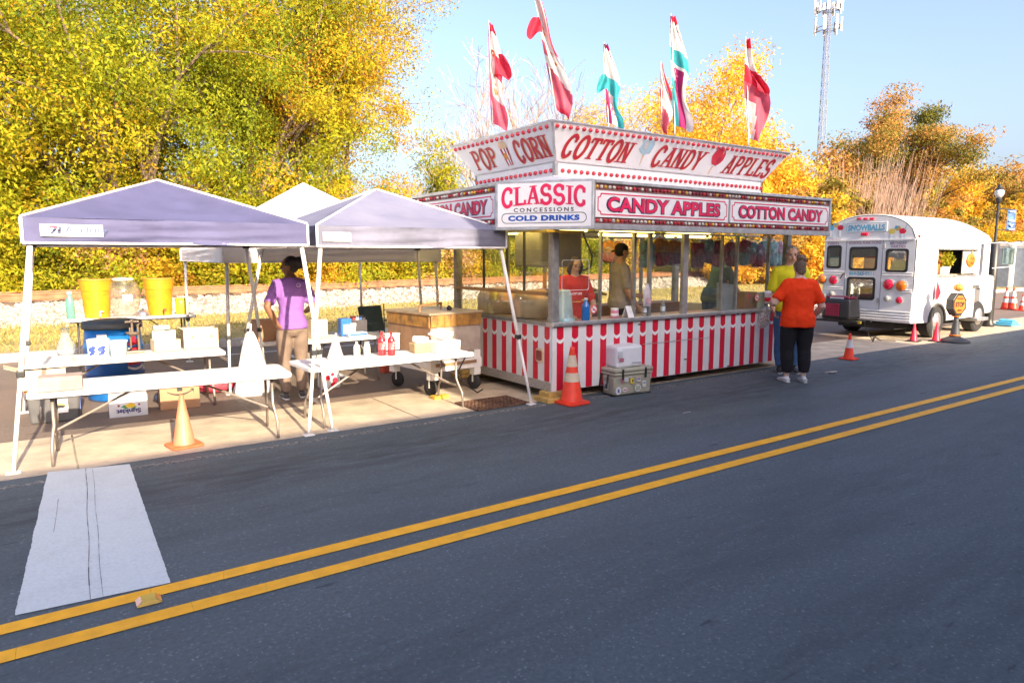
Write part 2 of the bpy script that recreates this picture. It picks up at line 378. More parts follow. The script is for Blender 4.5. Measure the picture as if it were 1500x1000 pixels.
sheet('parking_lot', -30, 140, 7.62, 13.58, 0.0, M_lot)
sheet('road', -60, 400, -.62, 6.36, 0.0, M_road)
# concrete gutter apron in slabs with joints between them
b = MB(); x = -12.0
gut = thing('gutter_apron', None, None); gut['kind'] = 'structure'
slab = MB().box((1.52, .655, -.05), (3.034, 1.30, .1)).mesh('concrete_slab', M_conc)
for i in range(20):
    o = link('concrete_slab', slab, gut); o.location = (-9.0+i*3.05, 6.355, .0015+.0015*(i % 3))
sheet('gutter_bed', -60, 150, 6.3, 7.7, -.03, M_kerb)
# white stop bar with worn ragged edges
b = MB(); N = 150
L0, L1 = G(70, 692), G(22, 902); R0, R1 = G(190, 680), G(250, 854)
Lp = [L0.lerp(L1, i/N)+Vector((random.uniform(-.002, .002)+.002*math.sin(i*.21), 0, 0)) for i in range(N+1)]
Rp = [R0.lerp(R1, i/N)+Vector((random.uniform(-.002, .002), 0, 0)) for i in range(N+1)]
b.grid(lambda u, v: (Lp[round(v*N)].lerp(Rp[round(v*N)], u)) + Vector((0, 0, .005)), 4, N)
b.build('stop_bar', M_white, kind='structure')
M_crack = mat('crack tar', (.09, .09, .1), .8)
b = MB()
for t0, wob in ((.46, .012), (.54, .009), (.17, .006)):
    P = [L0.lerp(L1, i/30).lerp(R0.lerp(R1, i/30), t0+wob*.45*math.sin(i*.5+t0*9)) for i in range(0 if t0 > .2 else 9, 31 if t0 > .2 else 18)]
    for p, q in zip(P, P[1:]):
        wd = random.uniform(.0008, .0025) if t0 < .5 else random.uniform(.0005, .0015); b.add([p+Vector((-wd, 0, .0075)), p+Vector((wd, 0, .0075)), q+Vector((wd, 0, .0075)), q+Vector((-wd, 0, .0075))], [(3, 2, 1, 0)])
b.build('stop_bar_cracks', M_crack, kind='structure')
# the old, chalky paint shadow left of the bar, and the worn edge line of the road
def worn(name, col, thr):
    m = mat(name, col, .8); n = m.node_tree.nodes; l = m.node_tree.links; tc = n.new('ShaderNodeTexCoord')
    q = n.new('ShaderNodeTexNoise'); q.inputs['Scale'].default_value = 26; q.inputs['Detail'].default_value = 8; l.new(tc.outputs['Object'], q.inputs['Vector'])
    r = n.new('ShaderNodeValToRGB'); r.color_ramp.elements[0].position = thr-.12; r.color_ramp.elements[1].position = thr+.12; l.new(q.outputs[0], r.inputs[0])
    l.new(r.outputs[0], n['Principled BSDF'].inputs['Alpha']); return m
sheet('edge_line', -30, 60, 6.10, 6.185, .004, worn('worn edge paint', (.24, .235, .225), .5))
# double yellow centre line: thermoplastic cracked across into short lengths
for y0 in (3.70, 3.43):
    b = MB(); x = -14.0; c0 = 0.
    while x < 60:
        L = random.choice((.25, .35, .5, .7, .9)) if x < 8 else 2.0; c1 = random.uniform(-.012, .012); g = random.uniform(.0006, .0016)
        d = 0
        b.add([(x+g+c0, y0+d, .005), (x+L+c1, y0+d, .005), (x+L-c1, y0+.105+d, .005), (x+g-c0, y0+.105+d, .005)], [(0, 1, 2, 3)]); x += L; c0 = c1
    b.add([(60, y0, .005), (390, y0, .005), (390, y0+.105, .005), (60, y0+.105, .005)], [(0, 1, 2, 3)])
    b.build('centre_line', M_yel, kind='structure')
# raised pavement marker
p = G(218, 881); t = thing('pavement_marker', 'small amber reflective marker set between the double yellow lines', 'road marker', p)
b = MB(); b.add([p+Vector(q) for q in ((-.055, -.05, .006), (.055, -.05, .006), (.055, .05, .006), (-.055, .05, .006), (-.03, -.042, .024), (.03, -.042, .024), (.03, .042, .024), (-.03, .042, .024))],
      [(4, 5, 6, 7), (0, 1, 5, 4), (2, 3, 7, 6), (1, 2, 6, 5), (3, 0, 4, 7)]); b.build('marker_body', mat('amber plastic', (.62, .42, .07), .35), t, bevel=.003)
for s in (-1, 1):
    b = MB(); b.add([p+Vector((s*.056, -.04*s, .008)), p+Vector((s*.056, .04*s, .008)), p+Vector((s*.032, .033*s, .0245)), p+Vector((s*.032, -.033*s, .0245))], [(0, 1, 2, 3)])
    b.build('reflector', mat('amber reflector', (.85, .28, .02), .12, coat=1), t)
# storm drain grate
gp = Vector((4.22, 6.55, .004)); t = thing('storm_drain', 'rusty iron storm drain grate in the concrete gutter by the trailer', 'drain', gp)
M_rust = mat('rusty iron', (.16, .085, .055), .8, metal=.35, var=.3, scale=14, bump=.4)
MB().box(gp+Vector((0, 0, .001)), (.70, .48, .003)).build('drain_pit', mat('drain pit', (.012, .011, .01), .9), t)
b = MB()
for s in (-1, 1): b.box(gp+Vector((0, s*.235, .008)), (.72, .025, .014)); b.box(gp+Vector((s*.35, 0, .0075)), (.025, .44, .013))
b.build('frame', M_rust, t)
for i in range(13): MB().box(gp+Vector((-.3+i*.05, 0, .007)), (.022, .442, .012)).build('bar', M_rust, t)
for i in range(5): MB().box(gp+Vector((0, -.16+i*.08, .0075)), (.67, .024, .0125)).build('cross_bar', M_rust, t)
# back kerb in lengths, verge, railway bank
kb = thing('back_kerb', None, None); kb['kind'] = 'structure'
km = MB().box((0, 0, .035), (3.03, .16, .21)).mesh('kerb_stone', M_kerb)
for i in range(24):
    o = link('kerb_stone', km, kb); o.location = (-9+i*3.05, 13.62, 0)
sheet('parking_line', 2.0, 7.5, 12.4, 12.5, .004, mat('lot paint', (.62, .63, .62), .8, var=.2, scale=20))
for x in (3.4, 6.3, 9.2, 12.1):
    b = MB(); b.add([(x, 9.2, .004), (x+.1, 9.2, .004), (x+.1, 12.4, .004), (x, 12.4, .004)], [(0, 1, 2, 3)]); b.build('parking_line', MATS['lot paint'], kind='structure')
TA = math.atan2(.185, 1); TU = Vector((math.cos(TA), math.sin(TA), 0)); TN = Vector((-math.sin(TA), math.cos(TA), 0)); T0 = Vector((0, 21.9, 0))
def trk(s, d, z): p = T0+TU*s+TN*d; return Vector((p.x, p.y, z))
def verge_z(x, y):
    return .1+.05*math.sin(x*.7+y)+.03*math.sin(x*2.1-y*1.3)
b = MB(); b.grid(lambda u, v: Vector((-14+u*170, 13.66+v*(7+u*32), .09+.10*v+.025*math.sin(u*190+v*7)*math.sin(v*9))), 150, 12)
b.build('grass_verge', M_grass0, kind='structure')
def bankz(d): return .06+.44*max(0, min(1, (d+3.6)/2.4)) if d < 1.6 else .5-.4*max(0, min(1, (d-1.6)/1.8))
M_ball = mat('ballast bed', (.32, .27, .23), .95, scale=26, col2=(.18, .15, .125), bump=1., bscale=40)
b = MB(); b.grid(lambda u, v: trk(-22+u*170, -4.4+v*9, bankz(-4.4+v*9)), 170, 20); b.build('ballast_bank', M_ball, kind='structure')
# loose ballast stones on the bank
def scatter_rocks(name, m, n, fn, s0, s1, label):
    ico = np.array([(0, 0, -1), (.72, -.53, -.45), (-.28, -.85, -.45), (-.89, 0, -.45), (-.28, .85, -.45), (.72, .53, -.45), (.28, -.85, .45), (-.72, -.53, .45), (-.72, .53, .45), (.28, .85, .45), (.89, 0, .45), (0, 0, 1)])
    fc = np.array([(0, 2, 1), (1, 5, 0), (0, 3, 2), (0, 4, 3), (0, 5, 4), (1, 10, 5), (2, 6, 1), (3, 7, 2), (4, 8, 3), (5, 9, 4), (1, 6, 10), (2, 7, 6), (3, 8, 7), (4, 9, 8), (5, 10, 9), (6, 11, 10), (7, 11, 6), (8, 11, 7), (9, 11, 8), (10, 11, 9)])
    V = np.zeros((n, 12, 3)); Fc = np.zeros((n, 20, 3), int)
    for i in range(n):
        p = fn(); s = RNG.uniform(s0, s1); q = ico*(1+RNG.uniform(-.28, .28, (12, 1)))*s*np.array([1.25, .9, .75]); a = RNG.uniform(0, 6.28)
        c, d = math.cos(a), math.sin(a); q = q @ np.array([[c, d, 0], [-d, c, 0], [0, 0, 1]])
        V[i] = q+np.array(p); Fc[i] = fc+12*i
    me = bpy.data.meshes.new(name); me.from_pydata(V.reshape(-1, 3).tolist(), [], Fc.reshape(-1, 3).tolist()); me.materials.append(m); me.update()
    return link(name, me, None, label=label, cat='stones', kind='stuff')
def rk():
    s = 34*random.random()**1.35-3; d = random.uniform(-3.9, -.9); return trk(s, d, bankz(d)+.015)
scatter_rocks('ballast_stones', mat('ballast stone', (.46, .40, .34), .9, scale=9, col2=(.17, .14, .12), bump=.5, bscale=30), 7000, rk, .035, .09, 'pale crushed ballast stones heaped along the railway bank')
tr = thing('railway_track', 'rusty railway track on pale ballast behind the parking lot', 'railway', trk(0, 0, .5))
M_rail = mat('rail steel', (.33, .15, .075), .7, metal=.3, var=.2, scale=5)
for d in (-.72, .72):
    b = MB(); prof = [(-.07, 0), (.07, 0), (.07, .02), (.012, .045), (.012, .15), (.036, .16), (.036, .2), (-.036, .2), (-.036, .16), (-.012, .15), (-.012, .045), (-.07, .02)]
    P0, P1 = trk(-22, d, .56), trk(150, d, .56); k = len(prof)
    b.add([P0+TN*a+Z*h for a, h in prof]+[P1+TN*a+Z*h for a, h in prof], [(i, (i+1) % k, k+(i+1) % k, k+i) for i in range(k)]); b.build('rail', M_rail, tr)
tie = MB().box((0, 0, .50), (.23, 2.5, .15)); tie = tie.mesh('railway_tie', mat('tie timber', (.12, .085, .06), .9, var=.25, scale=8, bump=.4))
for i in range(120):
    o = link('railway_tie', tie, tr); o.location = trk(-4+i*.62, 0, .0)-trk(0, 0, .5)+Vector((0, 0, .0))
    o.rotation_euler = (0, 0, TA+random.uniform(-.02, .02)); o.location.z = -.5+random.uniform(.0, .03)
# dry grass tufts on the verge
def blades(name, m, n, fn, h0, h1, wd, label, lean=.5, cat='grass'):
    V = np.zeros((n, 3, 3)); C = np.zeros(n*3)
    for i in range(n):
        p = np.array(fn()); a = RNG.uniform(0, 6.28); h = RNG.uniform(h0, h1); sd_ = np.array([math.cos(a), math.sin(a), 0])*wd
        tip = p+np.array([RNG.normal(0, lean)*h, RNG.normal(0, lean)*h, h]); V[i] = [p-sd_, p+sd_, tip]; C[i*3:i*3+3] = RNG.uniform(0, 1)
    me = bpy.data.meshes.new(name); me.from_pydata(V.reshape(-1, 3).tolist(), [], np.arange(n*3).reshape(-1, 3).tolist())
    at = me.attributes.new('leaf', 'FLOAT', 'POINT'); at.data.foreach_set('value', C); me.materials.append(m); me.update()
    return link(name, me, None, label=label, cat=cat, kind='stuff')
def vg():
    v = random.random()**.8; xx = -4+random.random()**1.4*50; return (xx, 13.72+v*(5.6+max(0, xx)*.12), .08+.08*v)
blades('verge_grass', leaf_mat('dry grass', [(.17, .17, .05), (.40, .32, .10), (.50, .38, .14), (.26, .24, .06)], .3), 42000, vg, .03, .11, .012, 'short dry yellow-green grass on the verge before the railway', .6)
# buildings on the camera's side of the street: their shadow lies over the road
def shade_building(label, x0, x1, y0, y1, h, storeys, m):
    t = thing('shop_building', label, 'building', ((x0+x1)/2, y0, 0), group='shops on the near side of the street')
    MB().span((x0+.01, y0, 0), (x1-.01, y1, h-.25)).build('wall', m, t)
    MB().span((x0-.05, y0-.06, h-.3), (x1+.05, y1+.08, h)).build('cornice', mat('pale cornice', (.5, .47, .42), .8), t)
    for s in range(storeys):
        n = max(2, int((x1-x0)/2.6))
        for i in range(n):
            cx = x0+(i+.5)*(x1-x0)/n; z0 = .5+s*3.1
            f = MB().span((cx-.75, y1-.02, z0), (cx+.75, y1+.05, z0+1.9)).build('window', mat('painted frame', (.55, .53, .5), .6), t)
            MB().span((cx-.66, y1+.03, z0+.08), (cx+.66, y1+.06, z0+1.82)).build('pane', mat('dark pane', (.03, .035, .04), .08), f)
    return t
M_brickw = mat('red brick wall', (.30, .15, .10), .9, var=.2, scale=12, bump=.3)
FY = -3.2; tn = math.tan(SUN_EL); lowh = (6.40-FY)*tn+.02
shade_building('low single-storey shop behind the camera on the left', -30, 3.53, -14, FY, lowh, 1, M_brickw)
shade_building('taller two-storey shop behind the camera across from the trailer', 3.57, 12.9, -14, FY, 3.38+(6.28-FY)*tn, 2, M_brickw)
shade_building('low single-storey shop behind the camera on the right', 12.94, 90, -14, FY, (6.28-FY)*tn, 1, M_brickw)
sheet('near_pavement', -60, 400, -3.3, -.62, .0, M_kerb)
# ------------------------------------------------------------------ trees
M_bark = mat('tree bark', (.16, .115, .085), .9, var=.25, scale=7, bump=.6, bscale=18)
M_barkp = mat('pale twig bark', (.31, .24, .20), .85, var=.2, scale=6)
def leaf_mesh(name, pts, sizes, m, n_per, spread, ll, lw, seed, droop=.35, flat=.75, bias=None):
    g = np.random.default_rng(seed); k = len(pts); N = k*n_per
    o = g.normal(0, 1, (N, 3)); o /= np.linalg.norm(o, axis=1)[:, None]; rad = np.repeat(np.array(sizes)*g.uniform(.75, 1.25, k), n_per)[:, None]*spread*1.75
    c = np.repeat(np.array(pts), n_per, 0)+o*rad*(.25+.8*g.random((N, 1))**.55)*np.array([1, 1, flat])     # leaves lie mostly on the outside of each clump
    nn = o*.8+g.normal(0, .55, (N, 3))+np.array([0, -.1, .3]); nn /= np.linalg.norm(nn, axis=1)[:, None]+1e-9
    d = g.normal(0, 1, (N, 3)); d[:, 2] -= droop*2.2; d -= nn*(d*nn).sum(1)[:, None]; d /= np.linalg.norm(d, axis=1)[:, None]+1e-9
    s = np.cross(d, nn); L = (ll*g.uniform(.5, 1.45, N))[:, None]; W_ = (lw*g.uniform(.6, 1.3, N))[:, None]
    V = np.stack([c-d*L*.5, c+s*W_*.5+nn*W_*.12, c+d*L*.5-nn*W_*.1, c-s*W_*.5+nn*W_*.12], 1).reshape(-1, 3)
    F = np.arange(N*4).reshape(-1, 4)
    me = bpy.data.meshes.new(name); me.vertices.add(N*4); me.vertices.foreach_set('co', V.ravel())
    me.loops.add(N*4); me.loops.foreach_set('vertex_index', F.ravel()); me.polygons.add(N)
    me.polygons.foreach_set('loop_start', np.arange(N)*4); me.polygons.foreach_set('loop_total', np.full(N, 4))
    base = np.repeat(g.uniform(0, 1, k), n_per)*.55+g.uniform(0, 1, N)*.45
    P_ = np.array(pts); base = np.clip(base+np.repeat(.2*np.sin(P_[:, 0]*1.1+seed)*np.sin(P_[:, 2]*.9+seed*.7)+.12*np.sin(P_[:, 1]*1.7+P_[:, 2]), n_per), 0, 1)
    if bias is not None: base = np.clip(base+np.repeat(bias(np.array(pts)), n_per), 0, 1)
    at = me.attributes.new('leaf', 'FLOAT', 'POINT'); at.data.foreach_set('value', np.repeat(base, 4))
    me.materials.append(m); me.update(); return me
def skeleton(seed, h, trunk_h, spread, levels, n_main, r0, up=.5, wig=.12, lean=(0, 0), split=(2, 4), lens=.62):
    g = random.Random(seed); segs = []; tips = []
    def grow(p, d, L, r, lev):
        n = 3; q = p; dd = d.copy(); pts = [p]; rr = [r]
        for i in range(n):
            dd = (dd+Vector((g.gauss(0, wig), g.gauss(0, wig), g.gauss(0, wig)+.04*up))).normalized(); q = q+dd*L/n; pts.append(q); rr.append(r*(1-.45*(i+1)/n))
        segs.append((pts, rr, lev))
        if lev >= levels: tips.append((q, L)); tips.append((pts[2], L)); return
        for k in range(g.randint(*split)):
            a = g.uniform(0, 6.28); t = g.uniform(.35, .8)*spread
            u, v, _ = basis(dd); nd = (dd+(u*math.cos(a)+v*math.sin(a))*t+Vector((0, 0, up*.25))).normalized()
            j = g.choice((1, 2, 3, 3)); grow(pts[j], nd, L*g.uniform(lens-.1, lens+.12), rr[j]*.68, lev+1)
        if lev >= 1: tips.append((q, L))
    p = Vector((0, 0, -.15)); pts = [p]; rr = [r0*1.35]
    for i in range(5):
        p = p+Vector((lean[0]+g.gauss(0, .05), lean[1]+g.gauss(0, .05), trunk_h/5)); pts.append(p); rr.append(r0*(1-.07*i))
    segs.append((pts, rr, 0))
    for k in range(n_main):
        a = 6.283*k/n_main+g.uniform(-.4, .4); st = pts[g.choice((3, 4, 5, 5))]; t = g.uniform(.35, 1.0)*spread if k else .15
        grow(st, Vector((math.cos(a)*t, math.sin(a)*t, 1)).normalized(), (h-trunk_h)*g.uniform(.34, .46), r0*.6, 1)
    return segs, tips
def wood(segs, m, sides=(8, 6, 5, 4, 3, 3), rmin=.011):
    b = MB()
    for pts, rr, lev in segs: b.tube(pts, [max(rmin, r) for r in rr], sides[min(lev, 5)], cap=False)
    return b
def tree(label, loc, h, seed, m_leaf, trunk_h=2.5, spread=1., levels=3, n_main=6, r0=.2, npt=70, sp=.5, ll=.14, lw=.062, group=None, extra=None, name='autumn_tree', bark=None, up=.5, bias=None, low=0, flat_=.75, **kw):
    t = thing(name, label, 'tree', loc, random.uniform(0, 6), group)
    segs, tips = skeleton(seed, h, trunk_h, spread, levels, n_main, r0, up, **kw)
    top = max(p.z for p, _ in tips); k = h/top
    for s in segs: s[0][:] = [Vector((p.x, p.y, p.z*k)) for p in s[0]]
    tips = [(Vector((p.x, p.y, p.z*k)), L) for p, L in tips]
    link('trunk', wood(segs, None).mesh('trunk', bark or M_bark), t, smooth=True)
    if m_leaf is not None:
        P = [tuple(p) for p, _ in tips]; Z_ = [max(.45, min(1.3, L)) for _, L in tips]
        if low:
            g = random.Random(seed+5); rad = max(math.hypot(p[0], p[1]) for p in P)*.8
            for i in range(low):
                a = g.uniform(0, 6.28); r = rad*math.sqrt(g.random()); P.append((r*math.cos(a), r*math.sin(a), h*(.05+.85*g.random())*(1-.35*(r/rad)**2))); Z_.append(.9)
        link('crown', leaf_mesh('crown', P, Z_, m_leaf, npt, sp, ll, lw, seed, bias=bias, flat=flat_), t)
    return t
YG = leaf_mat('yellow green leaves', [(.11, .155, .016), (.21, .255, .018), (.32, .325, .018), (.42, .345, .018), (.50, .30, .02)])
YO = leaf_mat('golden leaves', [(.27, .27, .025), (.44, .37, .028), (.55, .39, .028), (.59, .33, .028), (.48, .22, .035)])
OR = leaf_mat('orange leaves', [(.50, .40, .05), (.68, .47, .05), (.72, .40, .04), (.64, .30, .06)])
BR = leaf_mat('russet leaves', [(.13, .14, .03), (.25, .21, .04), (.46, .26, .07), (.50, .23, .07), (.36, .26, .05)])
GRN = leaf_mat('bush leaves', [(.10, .135, .016), (.20, .225, .02), (.34, .335, .024), (.46, .39, .028), (.45, .30, .04)])
PINK = leaf_mat('dry leaves', [(0.546, 0.414, 0.240), (0.624, 0.359, 0.192), (0.494, 0.248, 0.144), (0.546, 0.469, 0.072)])
ty = lambda x: 26.2+.185*x
tree('broad yellow-green tree filling the upper left corner', (-2.6, 28, 0), 15.5, 11, YG, 2.6, 1.0, 3, 8, .26, 290, low=190, sp=.55)
tree('tall yellow-green tree above the blue tent', (2.6, 27.2, 0), 15, 23, YG, 2.4, 1.05, 3, 8, .26, 290, low=190, sp=.55)
tree('yellow-green tree with dense crown behind the white tent peak', (7.0, 28.6, 0), 15.5, 35, YG, 2.4, 1.0, 3, 8, .25, 290, low=170, sp=.55)
tree('golden orange tree at the right edge of the tall leafy row', (9.7, 29.2, 0), 13.8, 41, YO, 2.6, .85, 3, 8, .24, 290, low=90, sp=.5)
tree('slim yellowing tree behind the tall row on the far left', (-.6, 33, 0), 15, 52, YO, 2.5, 1., 3, 7, .22, 150, sp=.6, low=60)
tree('yellowing tree behind the gap of the tall row', (9.3, 34, 0), 15, 63, YG, 2.5, 1., 3, 7, .22, 150, sp=.6, low=60)
tree('big bare tree with fine pale twigs left of the first flags', (20.2, 31, 0), 13.8, 71, None, 3.4, .85, 5, 9, .22, name='bare_tree', bark=M_barkp, lens=.68)
tree('small half-bare tree with green tufts next to the end of the trailer sign', (17.0, 29.6, 0), 7.4, 73, YG, 2.4, .6, 3, 5, .12, 26, ll=.24)
tree('second bare tree with fine pale twigs behind the corner flag', (25.5, 35, 0), 13.0, 75, None, 3.4, .85, 5, 9, .2, name='bare_tree', bark=M_barkp, lens=.68)
tree('orange-gold tree with airy crown behind the trailer flags', (35.5, 30.0, 0), 13.4, 82, OR, 2.6, 1.15, 3, 10, .2, 170, sp=.62, ll=.22, lw=.10)
tree('pale orange thin-leaved tree left of the airy golden tree', (28.6, 31.5, 0), 11.2, 86, OR, 2.4, 1.05, 3, 8, .16, 60, ll=.26)
tree('golden tree above the right end of the trailer', (39.5, 27.5, 0), 8.8, 87, OR, 1.6, 1.0, 3, 8, .17, 60, sp=.6, ll=.3, lw=.13, low=25)
tree('tall russet and green tree with open crown at the right', (55.0, 27.0, 0), 14.0, 94, BR, 4.6, 1.05, 3, 10, .3, 140, sp=.55, ll=.22, lw=.10, low=16, flat_=.45, name='russet_tree', bias=lambda p: np.full(len(p), -.15))
tree('orange tree low behind the street lamp', (76, 26, 0), 8.2, 97, OR, 1.6, 1.05, 3, 9, .2, 70, sp=.7, ll=.42, lw=.2, low=30)
tree('rusty orange tree at the far right edge', (88, 30, 0), 10.5, 99, BR, 2, 1.05, 3, 9, .2, 70, sp=.8, ll=.42, lw=.2, low=20)
# willow-like brush: many thin upright wands
def brush(label, loc, h, n, rad, seed, m):
    g = random.Random(seed); t = thing('bare_brush', label, 'shrub', loc); b = MB()
    for i in range(n):
        a = g.uniform(0, 6.28); r = rad*math.sqrt(g.random()); p = Vector((r*math.cos(a), r*math.sin(a), 0)); H = h*g.uniform(.5, 1.); dx = g.uniform(-.1, .35)*H*.5; pts = []
        for k in range(6):
            q = k/5; pts.append(p+Vector((dx*q**2.2+g.gauss(0, .03), math.sin(a)*.12*H*q, H*q-.12*H*max(0, q-.7)*g.random())))
        b.tube(pts, [.028, .026, .021, .016, .011, .007], 3, cap=False)
    b.build('stems', m, t, world=False); return t
brush('tall pale willow brush with bare wands beside the mast', (44.5, 25.5, 0), 8.6, 340, 3.8, 5, mat('brush bark', (.34, .23, .175), .85, var=.25, scale=2))
brush('thin bare wands rising between brush and russet tree', (50, 26.5, 0), 9.2, 220, 3.2, 8, MATS['brush bark'])
# hedge of wild bushes behind the track: five kinds, copied
def bush_proto(name, label, seed, m, h, rad, n, npt, ll, lw, grp):
    g = random.Random(seed); t = thing(name, label, 'bush', (0, 0, 0), 0, grp); P = []; b = MB()
    for i in range(n):
        a = g.uniform(0, 6.28); r = rad*math.sqrt(g.random()); z = h*(.08+.9*g.random()*(1-.5*(r/rad)**2)); P.append((r*math.cos(a), r*math.sin(a), z))
    for i in range(16):
        q = Vector(g.choice(P)); b.tube([(q.x*.25, q.y*.25, -.1), q*.55, q], [.035, .025, .008], 4, cap=False)
    b.build('stems', M_bark, t, world=False); link('foliage', leaf_mesh('foliage', P, [.55]*n, m, npt, .55, ll, lw, seed, droop=.1), t); return t
HG = 'wild bushes along the railway'
protos = [bush_proto('wild_bush', 'yellow-green leafy bush in the hedge behind the railway track', 101, GRN, 3.1, 1.5, 60, 210, .12, .065, HG),
          bush_proto('wild_bush', 'golden yellow bush in the hedge behind the railway track', 102, YO, 2.9, 1.5, 55, 210, .12, .065, HG),
          bush_proto('wild_bush', 'taller green and yellow bush in the hedge behind the railway track', 103, YG, 4.4, 1.7, 80, 210, .12, .07, HG),
          bush_proto('wild_bush', 'dry pinkish brown bush in the hedge behind the railway track', 104, PINK, 3.8, 1.5, 45, 60, .17, .09, HG),
          bush_proto('wild_bush', 'large brown and orange thicket bush at the right behind the bus', 105, BR, 5.6, 2.4, 110, 90, .26, .14, HG),
          bush_proto('wild_bush', 'bright orange bush', 106, OR, 4.2, 1.9, 80, 110, .2, .11, HG)]
g = random.Random(3); used = set(); placed = {}
def place(i, x, y, s):
    sc = (s*g.uniform(.9, 1.15), s*g.uniform(.9, 1.15), s*g.uniform(.85, 1.2)); a = g.uniform(0, 6.28)
    if i not in used: used.add(i); o = protos[i]; o.location = (x, y, .1); o.rotation_euler = (0, 0, a); o.scale = sc
    else: o = dup(protos[i], (x, y, .1), a, scale=sc)
    placed.setdefault(i, []).append((x/y, o))
x = -6.0; k = 0
while x < 42:
    place((0, 1, 0, 2, 0, 3, 1, 0, 2)[k % 9], x, ty(x)-1.1+g.uniform(-.3, .5), g.uniform(.85, 1.1)); k += 1
    if k % 2 == 0: place((2, 3, 2)[k//2 % 3], x+.6, ty(x)+1.4, g.uniform(.95, 1.25))
    x += 1.5
for x in np.arange(33, 100, 3.2): place(4, float(x), 24+.05*(x-33)+g.uniform(-.8, .8), g.uniform(.75, 1.05))
for x in np.arange(60, 106, 4.0): place(1, float(x), 22.6+g.uniform(-.5, .5), g.uniform(1.0, 1.5))
for x, y, q in ((35.5, 22.6, 1.), (38.2, 23.0, 1.1), (41.0, 22.4, .95), (31.5, 24.2, .9)): place(5, x, y, q)
KIND = ['yellow-green leafy bush', 'golden yellow bush', 'taller green and yellow bush', 'dry pinkish brown bush', 'large brown and orange thicket bush', 'bright orange bush']
for i, L in placed.items():
    for k, (_, o) in enumerate(sorted(L, key=lambda q: q[0])): o['label'] = '%s behind the railway, %s of its kind from left' % (KIND[i], ORD[min(k, len(ORD)-1)])
far_o = [o for o in COL.objects if o.get('label', '').startswith('orange tree low')][0]; far_r = [o for o in COL.objects if o.get('label', '').startswith('rusty orange tree')][0]; far_y = [o for o in COL.objects if o.get('label', '').startswith('golden tree above')][0]
for src, x, y, sc, lb in ((far_r, 70, 38, 1.15, 'rusty tree in the far row left of the street lamp'), (far_o, 84, 40, 1.25, 'orange tree in the far row right behind the street lamp'), (far_r, 62, 44, 1.2, 'rusty tree in the far row behind the open russet crown'), (far_y, 98, 42, 1.5, 'golden tree in the far row near the picture edge'), (far_r, 112, 44, 1.3, 'rusty tree farthest right in the far row'), (far_y, 52, 40, 1.25, 'golden tree in the far row behind the bare brush'), (far_o, 128, 40, 1.5, 'orange tree low on the horizon at the right edge'), (far_r, 140, 30, 1.4, 'rusty tree on the horizon beyond the road')):
    dup(src, (x, y, 0), x*1.7, lb, sc)
# ------------------------------------------------------------------ concession trailer
XL, XR, YF, YB, ZB, ZC = 4.88, 9.46, 6.28, 8.58, .11, .90
M_wht = mat('white trailer paint', (.70, .71, .72), .4, var=.05, scale=3, dirt=.16)
M_red = mat('red vinyl', (.62, .008, .035), .38, var=.06, scale=4)
M_alu = mat('brushed aluminium', (.55, .55, .55), .42, metal=.75, var=.14, scale=9)
M_alud = mat('dull aluminium', (.32, .32, .32), .5, metal=.6, var=.15, scale=9)
M_dplate = mat('diamond plate', (.52, .51, .49), .45, metal=.6, var=.25, scale=60, bump=.8, bscale=90)
M_glass = glass('window glass', (.93, .95, .93), 1.45, .01, .03, (.55, .55, .5))
M_dark = mat('dark underside', (.02, .02, .02), .8)
M_steel = mat('stainless steel', (.5, .5, .5), .3, metal=.9, var=.1, scale=5)
M_sign = mat('white sign face', (.78, .78, .79), .35, var=.03, scale=2, dirt=.05)
M_pink = mat('sign crimson', (.68, .012, .09), .4)
M_mar = mat('sign maroon', (.45, .008, .03), .45)
M_navy = mat('sign navy', (.03, .03, .09), .45)
M_gold = mat('sign gold outline', (.75, .45, .12), .45)
M_blue = mat('sign blue', (.01, .09, .42), .4)
M_black = mat('black print', (.02, .02, .022), .5)
M_bulb = mat('red bulb glass', (.62, .012, .035), .12, coat=.8)
M_yelp = mat('yellow ceiling', (.75, .45, .03), .5)
T = thing('concession_trailer', 'red and white striped candy apple concession trailer with glass windows and tall sign boards', 'food trailer', (7.2, 7.4, 0))
MB().span((XL+.05, YF+.06, ZB+.06), (XR-.05, YB-.05, .2)).build('floor', M_dark, T)
MB().span((XL-.02, YF-.02, 2.42), (XR+.02, YB+.02, 2.6)).build('roof', M_wht, T)
MB().span((XL+.05, YF+.05, 2.40), (XR-.05, YB-.05, 2.415)).build('ceiling', M_yelp, T)
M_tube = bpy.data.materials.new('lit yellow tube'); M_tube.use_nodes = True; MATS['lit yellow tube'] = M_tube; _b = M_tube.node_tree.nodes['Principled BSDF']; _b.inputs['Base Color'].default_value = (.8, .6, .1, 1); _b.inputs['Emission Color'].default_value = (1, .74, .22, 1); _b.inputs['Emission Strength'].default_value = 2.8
for x0_, x1_, yy in ((XL+.1, XL+.66, YF+.11), (XL+.1, XL+1.3, YF+1.35), (XL+1.9, XL+3.0, YF+1.25), (XL+3.3, XL+4.3, YF+1.25)):
    lf = MB().span((x0_, yy, 2.06), (x1_, yy+.18, 2.12)).build('lamp_fixture', M_wht, T); MB().span((x0_+.02, yy+.02, 1.985), (x1_-.02, yy+.16, 2.058)).build('lamp_tube', M_tube, lf, bevel=.02)
MB().span((XL+.10, YF+.35, 1.99), (XL+.16, YB-.2, 2.33)).build('yellow_valance', M_tube, T)
